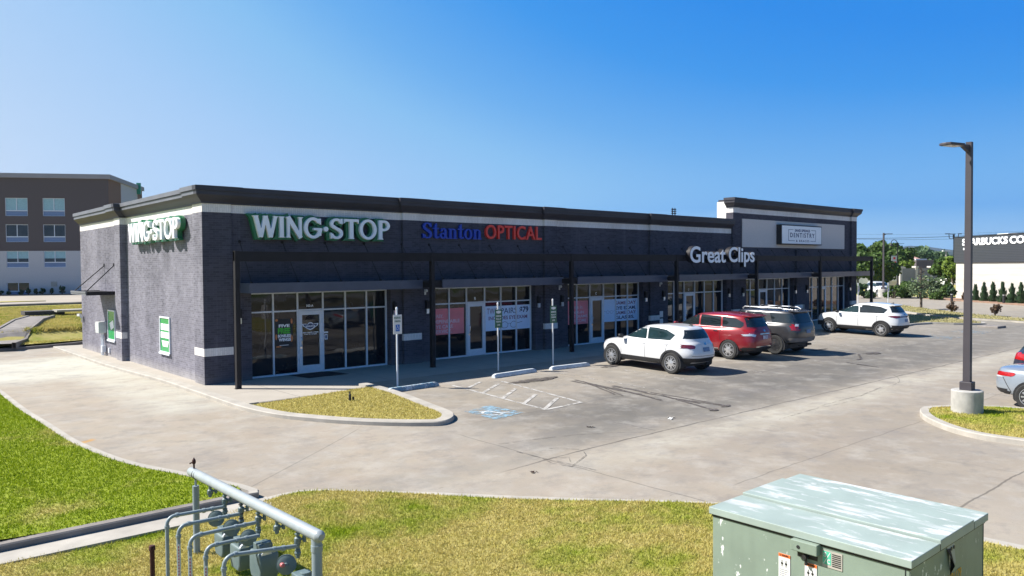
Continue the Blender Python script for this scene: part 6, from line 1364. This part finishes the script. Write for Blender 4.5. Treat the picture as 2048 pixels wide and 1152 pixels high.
# hedges and shrubs along the far drive
g2 = 'shrubs along the far drive'
pshrub(1730,80,566,56,MT['lf_dark'],'dark bush right at the foot of the end wall of the shops',31,n=2000,leaf=.2)
pshrub(1806,80,563,84,MT['lf'],'wide rounded green bush right of the far parking sign',32,n=5200,leaf=.2)
pshrub(1786,79,572,50,MT['lf'],'rounded green bush directly behind the far parking sign',33,n=2000,leaf=.2)
pshrub(1836,79,564,52,MT['lf_pale'],'pale leaved bush behind the thin bare topped tree',34,n=1700,leaf=.18)
pshrub(1864,81,553,80,MT['lf_pale'],'pale bush with white blossom beside the white walled building',35,n=3200,leaf=.18,fl=60)
pshrub(1891,80,562,46,MT['lf'],'green bush with white blossom touching the white walled building',36,n=2000,leaf=.18,fl=30)
pshrub(1872,75.5,583,56,MT['lf'],'low clipped green hedge mound in front of the blossoming bush',37,n=2600,leaf=.14,clumps=20)
pshrub(1903,75,566,22,MT['lf_cyp'],'narrow dark bush at the corner of the white walled building',38,n=1100,leaf=.16)
for i,(px,py,wx_) in enumerate(((1903,600,26),(1989,606,24))):
    x, y = GG(px+1, 627 if i == 0 else 632); dep = (np.array([x,y,0])-CAM)@FW
    t = shrub(x, y, pxh(py,px,dep,gz(x,y)+.1), wx_*dep/FPX, MT['lf_brown'], ('small bronze leaved shrub on the grass strip left of the lamp post','small bronze leaved shrub on the grass strip right of the lamp post')[i], 40+i, n=230, leaf=.15, z=gz(x,y)+.1, clumps=9, group='bronze shrubs on the grass strip'); t.location.z = gz(x,y)+.1
# slender tree with bare top
x, y = GG(1842,619); dep = (np.array([x,y,0])-CAM)@FW; t = empty('young_tree', (x,y,gz(x,y)+.1), label='slender young tree with bare twiggy top on the grass strip', cat='tree'); q = random.Random(4); H = pxh(535,1843,dep)
m = MB(); m.tube([(0,0,-.2),(.03,0,H*.4),(0,.05,H*.7),(.02,0,H)], [.10,.08,.05,.015], 7)
for k in range(46):
    a = q.uniform(0,6.28); z0 = H*q.uniform(.38,.95); L = H*.38*(1.1-z0/H)*q.uniform(.6,1.3); m.tube([(0,0,z0),(math.cos(a)*L*.6,math.sin(a)*L*.6,z0+L*.25),(math.cos(a)*L,math.sin(a)*L,z0+L*.35)], [.03,.02,.006], 4)
m.build('trunk', MT['bark'], t); crown('crown', (0,0,H*.52), (1.3,1.3,.9), 420, .16, MT['lf_pale'], t, 20, 77)
# ------------------------------------------------------------------ coffee building on the right
a = AT(1912,78); b = AT(2048,68.4); dx, dy = b[0]-a[0], b[1]-a[1]; L = math.hypot(dx,dy); dx /= L; dy /= L
K = empty('coffee_building', (a[0],a[1],0), math.atan2(dy,dx), label='low white block building with dark ribbed upper cladding at the right edge', cat='building')
m = MB(); m.box(0,26,.0,14,-.4,3.62); wl = N('pale_block_wall'); xx = wl.xyz()
cc = wl.mix(wl.mapr(wl.noise(1.3,5,.6,wl.vmap((.3,1,3))),.35,.7), (.42,.40,.365), (.52,.495,.455)); cc = wl.mix(wl.mapr(wl.math('ABSOLUTE', wl.math('SUBTRACT', wl.math('FRACT', wl.math('DIVIDE', xx[2], .61)), .5)), .47,.49), cc, (.34,.32,.30)); wl.P(color=cc, rough=.85)
m.build('block_wall', wl.m, K)
cl = N('ribbed_dark_cladding'); xx = cl.xyz(); rib = cl.math('FRACT', cl.math('DIVIDE', xx[2], .152)); cl.P(color=cl.mix(cl.mapr(rib,.15,.3), (.02,.024,.032), (.055,.062,.078)), rough=.45); bb = cl.node('ShaderNodeBump', {'Height':rib,'Strength':.9,'Distance':.04}); cl.P(normal=bb.outputs[0])
ztop = ZAT(475.3,1912,78); m = MB(); m.box(-.12,26.1,-.14,14.1,3.62,ztop); m.build('upper_cladding', cl.m, K)
m = MB(); m.box(-.16,26.14,-.18,14.14,ztop,ztop+.06); m.build('coping', MT['bronze'], K)
u = empty('wall_sign', (a[0],a[1],0), math.atan2(dy,dx), label='large white block letters high on the dark ribbed building, cut by the picture edge', cat='sign')
def onwall(px, off=0):               # distance along wall for a pixel column
    lo, hi = 0, 24
    for _ in range(40):
        mid = (lo+hi)/2; X = a[0]+dx*mid; Y = a[1]+dy*mid; w3 = np.array([X,Y,4])-CAM; p_ = 1024+FPX*(w3@RT)/(w3@FW)
        if p_ < px: lo = mid
        else: hi = mid
    return lo
FK = frameM((0,-.14,0),(1,0,0),(0,0,1)); u0, u1, u2, u3 = onwall(1928), onwall(2019), onwall(2023), 0; d74 = 74
zl0, zl1 = ZAT(491.5,1930,76.4), ZAT(477.5,1930,76.4)
place(font_mesh('letters', 'STARBUCKS', u0, u1, zl0, zl1, .06, .03), 'letters', FK, MT['letter_white'], u); place(font_mesh('letters', 'COFFEE', u2, u2+(u1-u0)*.66, zl0, zl1, .06, .03), 'letters', FK, MT['letter_white'], u)
m = MB(); m.box(u0+.1,u0+.75,-.16,-.141,zl0-.42,zl0-.22); m.build('small_plate', MT['letter_white'], u)
for i,(p0,p1,top) in enumerate(((1963,1985,468.5),(2016,2038,465.5))):
    m = MB(); m.box(onwall(p0),onwall(p1),1.5,3.5,ztop-.3,ZAT(top,p0,75-5*i)); m.build('rooftop_unit', MT['white'], K, bevel=.03)
m = MB(); m.box(-.3,27,-3.2,-.0,-.4,.04); o = m.build('planting_bed', MT['mulch']); o.location = (a[0],a[1],0); o.rotation_euler = (0,0,math.atan2(dy,dx)); tag(o, kind='structure')
CF = 'clipped conifers along the white wall'; ords = ['first','second','third','fourth','fifth','sixth','seventh']
for i,(px,py,wx_) in enumerate(((1951,573,13),(1968,569,15),(1986,568,16),(2005,568,17),(2024,571,16),(2042,569,16))):
    s_ = onwall(px)-.0; X = a[0]+dx*s_+dy*1.3*1; Y = a[1]+dy*s_-dx*1.3; w3 = np.array([X,Y,0])-CAM; dep = w3@FW
    # shift along the wall so the tree stands in the right column
    for _ in range(6):
        w3 = np.array([X,Y,0])-CAM; pp = 1024+FPX*(w3@RT)/(w3@FW); k_ = (px-pp)*.06; X += dx*k_; Y += dy*k_
    dep = (np.array([X,Y,0])-CAM)@FW; H = pxh(py,px,dep); t = empty('conifer', (X,Y,0), label=f'narrow dark conifer against the white wall, {ords[i]} from the left', cat='conifer', group=CF)
    m = MB(); m.tube([(0,0,-.1),(0,0,H*.8)], [.06,.015], 6); m.build('trunk', MT['bark'], t); W_ = wx_*dep/FPX
    g_ = np.random.default_rng(60+i); n_ = 1100; zz = g_.uniform(0,1,n_)**1.2; rr_ = W_/2*np.minimum(1,(1.02-zz))**.75*g_.uniform(.5,1.08,n_)*(1+(.22+.05*i%3)*np.sin(zz*(15+3*(i%3))+i*2)); an = g_.uniform(0,6.28,n_)
    C3 = np.stack([rr_*np.cos(an),rr_*np.sin(an),zz*H],1); tt = np.stack([np.cos(an)*.35,np.sin(an)*.35,np.ones(n_)],1); bb_ = np.stack([-np.sin(an),np.cos(an),g_.normal(0,.3,n_)],1); s = g_.uniform(.08,.2,(n_,1))
    V = np.stack([C3-bb_*s*.5, C3+bb_*s*.5, C3+tt*s*1.5],1); link_mesh('foliage', np_mesh('foliage', V.reshape(-1,3), np.arange(n_*3).reshape(n_,3)), MT['lf_cyp'], t)
for px,py,l in ((1928,585,'small purple dark conifer just left of the big lamp post'),): pshrub(px,74,py,10,MT['lf_brown'],l,81,n=500,leaf=.12,cone=.8,name='conifer',cat='conifer')
for i,px in enumerate((1903,2007)):
    X, Y = GG(px+.5, 603 if i == 0 else 607); dep = (np.array([X,Y,0])-CAM)@FW; H = pxh(587 if i == 0 else 588, px, dep, gz(X,Y)); t = empty('bollard_light', (X,Y,gz(X,Y)), label=('black bollard light beside the corner bush of the white walled building','black bollard light between the conifers right of the lamp post')[i], cat='bollard light', group='bollard lights')
    m = MB(); m.lathe([(.11,0),(.11,H*.86)], (0,0,0), 12); m.build('post', MT['black'], t, True); m = MB(); m.lathe([(.10,H*.86),(.10,H*.93)], (0,0,0), 12); m.build('lens', MT['white'], t); m = MB(); m.lathe([(.12,H*.93),(.11,H*.99),(.0,H)], (0,0,0), 12); m.build('cap', MT['black'], t, True)
# ------------------------------------------------------------------ lamp posts
def lamp(x, y, zg_, top, r_base, h_base, label, arm_az, pw=.068, arm=.55, dark=True):
    t = empty('lamp_post', (x,y,zg_), math.radians(0), label=label, cat='lamp post')
    m = MB(); m.lathe([(r_base,-.3),(r_base,h_base-.02),(r_base-.02,h_base)], (0,0,0), 32); bm_ = simple('rough_cast_concrete', (.36,.35,.33), .85, 0, .22, 3.5, .35) if 'cast' not in MT else MT['cast']; MT['cast'] = bm_; m.build('concrete_foot', bm_, t, True)
    m = MB(); m.obox((0,0,h_base+.10), .135*r_base/.35,.135*r_base/.35,.10); m.build('base_cover', MT['bronze_l'], t, bevel=.01)
    m = MB(); m.add([(sx*pw*k,sy*pw*k,z) for z,k in ((h_base+.15,1.15),(top,.92)) for sx,sy in ((-1,-1),(1,-1),(1,1),(-1,1))], [(3,2,1,0),(4,5,6,7),(0,1,5,4),(1,2,6,5),(2,3,7,6),(3,0,4,7)]); m.build('pole', MT['bronze_l'], t)
    R_ = Matrix.Rotation(arm_az, 4, 'Z') @ Matrix.Translation((0,0,top)); hd_ = MB(R_)
    hd_.prism([(.05,-.05),(.32,-.05),(.40,-.16),(.90,-.15),(.95,-.05),(.95,.05),(.90,.15),(.40,.16),(.32,.05),(.05,.05)], -.13, -.07); hd_.add([(.05,-.04,-.13),(.05,.04,-.13),(.30,.04,-.13),(.30,-.04,-.13),(.05,-.04,-.26),(.05,.04,-.26)], [(0,3,2,1),(0,4,3),(1,2,5),(4,5,2,3),(0,1,5,4)])
    h = hd_.build('lamp_head', MT['bronze_l'], t, bevel=.012); l = MB(R_); l.box(.45,.86,-.10,.10,-.135,-.1305); l.build('lens', MT['white_lens'], h)
    return t
MT['bronze_l'] = simple('bronze_lamp_paint', (.048,.042,.050), .5, 0, .08, 2)
x, y = GG(1934,824,.105); zf = gz(x,y)+.1; dep = (np.array([x,y,zf])-CAM)@FW
hb = ZAT(778,1934,dep+.1)-zf; lamp(x, y, zf, ZAT(286.5,1945,dep)-zf, .345, hb, 'tall dark square lamp post on a round concrete foot in the right grass island', math.radians(165))
x, y = AT(1767,83); zt_ = ZAT(466,1767,83); lamp(x, y, 0, zt_, .52, .85, 'slim far lamp post on a round concrete foot behind the white crossover', math.radians(-41), pw=.075)
# ornate street lamp with banner
x, y = AT(1795,108); t = empty('street_lamp', (x,y,0), math.radians(-41), 'tall ornate street lamp with curved arm and hanging banner beyond the hedges', 'street lamp'); H = ZAT(487,1795,108)
m = MB(); m.lathe([(.2,0),(.2,.6),(.09,.9),(.08,H*.5),(.06,H)], (0,0,0), 10); m.tube([(0,0,H-.2),(-.15,0,H+.35),(-.5,0,H+.55),(-.85,0,H+.35),(-.9,0,H+.1)], .05, 6); m.tube([(0,0,H-.05),(.9,0,H-.02)], .03, 5); m.build('pole', MT['black'], t, True)
m = MB(); m.lathe([(.02,.1),(.10,.02),(.16,-.2),(.30,-.3),(.28,-.34)], (-.9,0,H), 12); m.build('lamp_shade', MT['black'], t, True)
m = MB(); m.box(-.85,-.1,-.015,.015,H-3.0,H-1.7); m.build('banner', MT['white'], t); m = MB(); m.box(-.7,-.2,-.022,-.016,H-2.9,H-2.5); m.box(-.6,-.3,-.022,-.016,H-2.2,H-1.9); m.build('banner_print', MT['letter_red'], t); m = MB(); m.box(-.95,0,-.02,.02,H-1.7,H-1.66); m.build('banner_arm', MT['black'], t)
m = MB(); m.lathe([(.0,-.25),(.25,-.1),(.3,.05),(.0,.1)], (-.45,0,H-3.3), 8); m.build('flower_basket', MT['letter_red'], t)
# light cluster above the coffee building, masts and wires
x, y = AT(1907,120); t = empty('traffic_signal', (x,y,0), math.radians(-41), 'dark double arm light fixture rising behind the dark clad building', 'light mast'); H = ZAT(477,1907,120)
m = MB(); m.tube([(0,0,0),(0,0,H+.2)], .06, 6); m.tube([(-.75,0,H+.65),(-.7,0,H+.05),(-.5,0,H-.05),(.5,0,H-.05),(.7,0,H+.05),(.75,0,H+.65)], .05, 6); m.box(-.1,.1,-.1,.1,H-.05,H+.6); m.obox((-.95,0,H+.72), .35,.12,.06); m.obox((.95,0,H+.72), .25,.12,.06); m.obox((-.15,0,H+.68), .35,.12,.05); m.build('fixture', MT['black'], t)
x, y = AT(1892,150); t = empty('light_mast', (x,y,0), math.radians(-41), 'far pale mast with flat floodlight bar above the green tree', 'light mast'); H = ZAT(502,1892,150)
m = MB(); m.tube([(0,0,0),(0,0,H)], .11, 6); m.build('pole', MT['kerb'], t); m = MB(); m.box(-.7,.7,-.2,.2,H-.08,H+.12); m.build('floodlight_bar', MT['white'], t)
def wire(px0, py0, px1, py1, dep, label, sag=.5, r=.02, dep1=None):
    dep1 = dep1 or dep; A_ = np.array([*AT(px0,dep), ZAT(py0,px0,dep)]); B_ = np.array([*AT(px1,dep1), ZAT(py1,px1,dep1)]); L_ = []
    for k in range(33): s_ = k/32; p_ = A_+(B_-A_)*s_; L_.append((p_[0],p_[1],p_[2]-sag*4*s_*(1-s_)))
    m = MB(); m.tube(L_, r, 5); o = m.build('power_line', MT['black']); tag(o, label, 'power line', 'power lines beyond the shops')
wire(1560,473,2200,462,140,'uppermost thin power line crossing the sky on the right',1.0,.022)
wire(1560,474,2200,450,118,'lower thick power line that starts behind the shop end wall',.9,.032)
wire(1400,455,2200,452,160,'faintest power line between the shop end wall and the lamp post',1.6,.014)
# pale wall with pillars, box fascia, pink roof
def bg_wall(px0, px1, dep0, dep1, py, label):
    A_, B_ = AT(px0,dep0), AT(px1,dep1); L_ = math.dist(A_,B_); t = empty('boundary_wall', (A_[0],A_[1],0), math.atan2(B_[1]-A_[1],B_[0]-A_[0]), label, 'wall'); H = ZAT(py,px0,dep0)
    m = MB(); m.box(0,L_,-.1,.1,-.3,H); m.build('wall_panel', simple('grey_render', (.26,.25,.27), .9, 0, .1, 1), t)
    for k in range(4): m = MB(); q_ = L_*k/3; m.box(q_-.22,q_+.22,-.22,.22,-.3,H+.1); m.box(q_-.32,q_+.32,-.32,.32,H+.1,H+.3); m.build('pillar', MT['stucco'], t)
bg_wall(1800,1890,108,112,537,'grey boundary wall with pale square pillars beyond the bushes')
A_ = AT(1790,116); t = empty('low_building', (A_[0],A_[1],0), math.radians(-41), 'pale stone low building with sign panel left of the pillared wall', 'building'); m = MB(); m.box(-1.6,1.6,0,4,-.3,ZAT(534,1790,116)); m.build('wall', MT['stucco'], t); m = MB(); m.box(-.4,1.3,-.12,-.01,.9,2.1); m.build('sign_panel', MT['stucco_white'], t)
A_ = AT(1776,120); t = empty('low_wall', (A_[0],A_[1],0), math.radians(-41), 'long white low wall beside the road left of the stone building', 'wall'); m = MB(); m.box(-9,1,0,.3,-.3,ZAT(550,1776,120)); m.build('wall', MT['stucco_white'], t); m = MB(); m.box(-9.05,1.05,-.05,.35,ZAT(550,1776,120),ZAT(550,1776,120)+.12); m.build('coping', MT['stucco'], t)
A_ = AT(1853,140); t = empty('shop_unit', (A_[0],A_[1],0), math.radians(-41), 'distant flat roofed building with dark ribbed fascia', 'building'); z0_, z1_ = ZAT(537,1853,140), ZAT(520,1853,140); m = MB(); m.box(-1.9,1.9,0,6,-.3,z0_); m.build('wall', MT['stucco'], t); m = MB(); m.box(-1.95,1.95,-.15,6.1,z0_,z1_)
for k in range(12): m.box(-1.9+k*.33,-1.85+k*.33,-.2,-.15,z0_,z1_)
m.build('fascia', simple('brown_ribbed_fascia', (.10,.085,.085), .7), t); m = MB(); m.box(-1.4,.6,1,3,z1_,z1_+.25); m.build('rooftop_unit', MT['white'], t)
A_ = AT(1830,150); t = empty('house', (A_[0],A_[1],0), math.radians(-41), 'distant pale house with hipped pink tiled roof', 'house'); z0_, z1_ = ZAT(520,1830,150), ZAT(513,1830,150); m = MB(); m.box(-1.3,1.3,0,5,-.3,z0_); m.build('wall', MT['stucco'], t); m = MB(); m.add([(-1.6,-.3,z0_),(1.6,-.3,z0_),(1.6,5.3,z0_),(-1.6,5.3,z0_),(-.1,1.8,z1_+.3),(.1,3.0,z1_+.3)], [(0,1,4),(1,2,5,4),(2,3,5),(3,0,4,5),(0,3,2,1)]); m.build('roof', simple('pink_roof_tiles', (.42,.24,.21), .8), t)
# ------------------------------------------------------------------ hotel on the left
hA, hB = AT(0,85), AT(220,87.2); L = math.dist(hA,hB); hx, hy = (hB[0]-hA[0])/L, (hB[1]-hA[1])/L
HT = empty('hotel_building', (hA[0],hA[1],0), math.atan2(hy,hx), label='four storey hotel with brown upper and pale lower floors behind the shops on the left', cat='building')
zt_ = ZAT(346.5,0,85); zc_ = ZAT(355.5,0,85); zs_ = ZAT(502,0,85); z0_ = ZAT(607,0,85)
hb_ = simple('brown_stucco', (.105,.082,.078), .9, 0, .08, 20, .3); hw2 = simple('pale_grey_stucco', (.48,.465,.47), .9, 0, .07, 12, .3); hc = simple('taupe_cornice', (.30,.28,.29), .8, 0, .05, 1); hb2 = simple('rust_brown_stucco', (.20,.115,.075), .9, 0, .08, 20, .3)
D = 13.9
def shell(m, x0, x1, z0, z1, wins, th=.25):    # front wall with real openings
    zs = sorted({z0,z1}|{z for w_ in wins for z in (w_[2],w_[3])}); cuts = sorted({x0,x1}|{x for w_ in wins for x in (w_[0],w_[1])})
    for i in range(len(cuts)-1):
        for j in range(len(zs)-1):
            xm, zm = (cuts[i]+cuts[i+1])/2, (zs[j]+zs[j+1])/2
            if not any(w_[0] < xm < w_[1] and w_[2] < zm < w_[3] for w_ in wins): m.box(cuts[i],cuts[i+1],0,th,zs[j],zs[j+1])
def hxp(px):
    lo, hi = -40, 30
    for _ in range(40):
        mid = (lo+hi)/2; w3 = np.array([hA[0]+hx*mid,hA[1]+hy*mid,5])-CAM; p_ = 1024+FPX*(w3@RT)/(w3@FW)
        if p_ < px: lo = mid
        else: hi = mid
    return lo
W1 = hxp(57.5)-hxp(12.5); P1, P2 = hxp(12.5), hxp(87.5); step = P2-P1; rows = [(396,432),(449,484),(502,535),(565,590)]
wins = []; x_lo = -14.0
for ri_,(pa,pb) in enumerate(rows):
    for k in range(-3, 2 if ri_ < 3 else 1):
        xx_ = P1+k*step
        if xx_ > x_lo and xx_+W1 < hxp(218): wins.append((xx_, xx_+W1, ZAT(pb,30,85.3), ZAT(pa,30,85.3), ri_))
m = MB(); shell(m, x_lo, L, zs_, zc_, [w_ for w_ in wins if w_[2] > zs_]); m.box(x_lo,L-.3,.25,D,zs_,zc_); m.build('brown_wall', hb_, HT)
lowm = MB(); shell(lowm, x_lo, L+.01, z0_-.5, zs_-.003, [w_ for w_ in wins if w_[2] < zs_]); lowm.box(x_lo,L-.3,.25,D,z0_-.5,zs_-.003); lowm.build('pale_wall', hw2, HT)
m = MB(); m.box(x_lo-.2,L+.25,-.25,D+.2,zc_,zt_); m.build('cornice', hc, HT)
m = MB(); m.box(L-.3,L+.02,.02,4.6,zs_,zc_-.002); m.build('rust_wall', hb2, HT); m = MB(); m.box(L-.3,L+.05,4.6,11.6,zs_-4,zc_-.004); m.build('pale_side_wall', hw2, HT); m = MB(); m.box(L-.3,L+.02,11.6,D,zs_,zc_-.002); m.build('rust_wall', hb2, HT)
curt = simple('teal_curtain', (.30,.48,.52), .8, 0, .1, 6); acp = simple('blue_grey_vent_panel', (.14,.21,.36), .5, 0, .08, 9); dkg = glass('dark_hotel_glass', (.02,.022,.026), .05, 1.5, 0)
for (a_,b_,c_,d_,ri_) in wins:
    m = MB(); t_ = .05; sp = c_+(d_-c_)*.30
    for q_ in ((a_,b_,c_,c_+t_),(a_,b_,d_-t_,d_),(a_,a_+t_,c_+t_,d_-t_),(b_-t_,b_,c_+t_,d_-t_),(a_+t_,b_-t_,sp-t_,sp+t_),((a_+b_)/2-.035,(a_+b_)/2+.035,sp+t_,d_-t_)): m.box(q_[0],q_[1],.06,.16,q_[2],q_[3])
    f_ = m.build('window', MT['alu'], HT); mm = MB(); mm.box(a_,b_,.13,.14,sp,d_); mm.build('pane', curt if ri_ == 0 else dkg, f_); mm = MB(); mm.box(a_,b_,.12,.13,c_,sp); mm.build('vent_panel', acp, f_)
    if ri_ == 2: mm = MB(); mm.box(a_+.05,b_-.05,.122,.128,sp+(d_-sp)*.35,d_-.06); mm.build('curtain', curt, f_)
m = MB(); m.box(hxp(101),hxp(113),-.05,.0,ZAT(573,107,86),ZAT(563,107,86)); m.build('wall_vent', MT['kerb'], HT)
m = MB(); m.box(L+.02,L+.5,D-2.6,D-2.3,ZAT(391,300,100),ZAT(369,297,100)); m.build('green_sign', simple('green_hotel_sign', (.03,.28,.16), .4), HT)
m = MB(); m.box(-30,L+2,-2.2,-.0,-.3,.84); o = m.build('planting_bed', MT['mulch']); o.location = HT.location; o.rotation_euler = HT.rotation_euler; tag(o, kind='structure')
names = ['first','second','third','fourth','fifth','sixth','seventh','eighth','ninth']
for i,(px,hpx,wpx) in enumerate(((1,12,12),(9,8,10),(24,7,10),(49,10,12),(63,12,10),(79,11,9),(91,11,12),(109,13,10),(130,16,14))):
    s_ = hxp(px); X, Y = hA[0]+hx*s_+hy*1.1, hA[1]+hy*s_-hx*1.1; shrub(X, Y, hpx*84/FPX*1.15, wpx*84/FPX, MT['lf_dark'], f'small dark clipped shrub at the hotel wall, {names[i]} from the left', 100+i, n=420, leaf=.12, name='clipped_shrub', group='clipped shrubs along the hotel wall', z=.84)
# trees behind the camera side, seen only mirrored in the shop windows
for i,(x,y,h) in enumerate(((30,-52,6),(44,-56,7),(64,-50,6),(82,-47,7),(12,-57,6))): tree(x,y,h,5,MT['lf_dark'],f'dark green roadside tree mirrored in the shop windows, {names[i]} along the road',200+i,n=900,leaf=.5,group='roadside trees opposite the shops')

# ------------------------------------------------------------------ air
m = MB(); m.box(-900,4200,-2500,4300,-1.6,160); hz_ = bpy.data.materials.new('pale_air'); hz_.use_nodes = True; t_ = hz_.node_tree; t_.nodes.remove(t_.nodes['Principled BSDF'])
pv = t_.nodes.new('ShaderNodeVolumePrincipled'); pv.inputs['Color'].default_value = (.62,.78,1,1); pv.inputs['Density'].default_value = .00011; pv.inputs['Anisotropy'].default_value = .2; t_.links.new(pv.outputs[0], t_.nodes['Material Output'].inputs['Volume'])
if not NOHAZE: hz = m.build('haze', hz_); tag(hz, 'thin blue air between the camera and the far hills', 'haze', kind='stuff'); hz_.volume_intersection_method = 'FAST' if False else hz_.volume_intersection_method
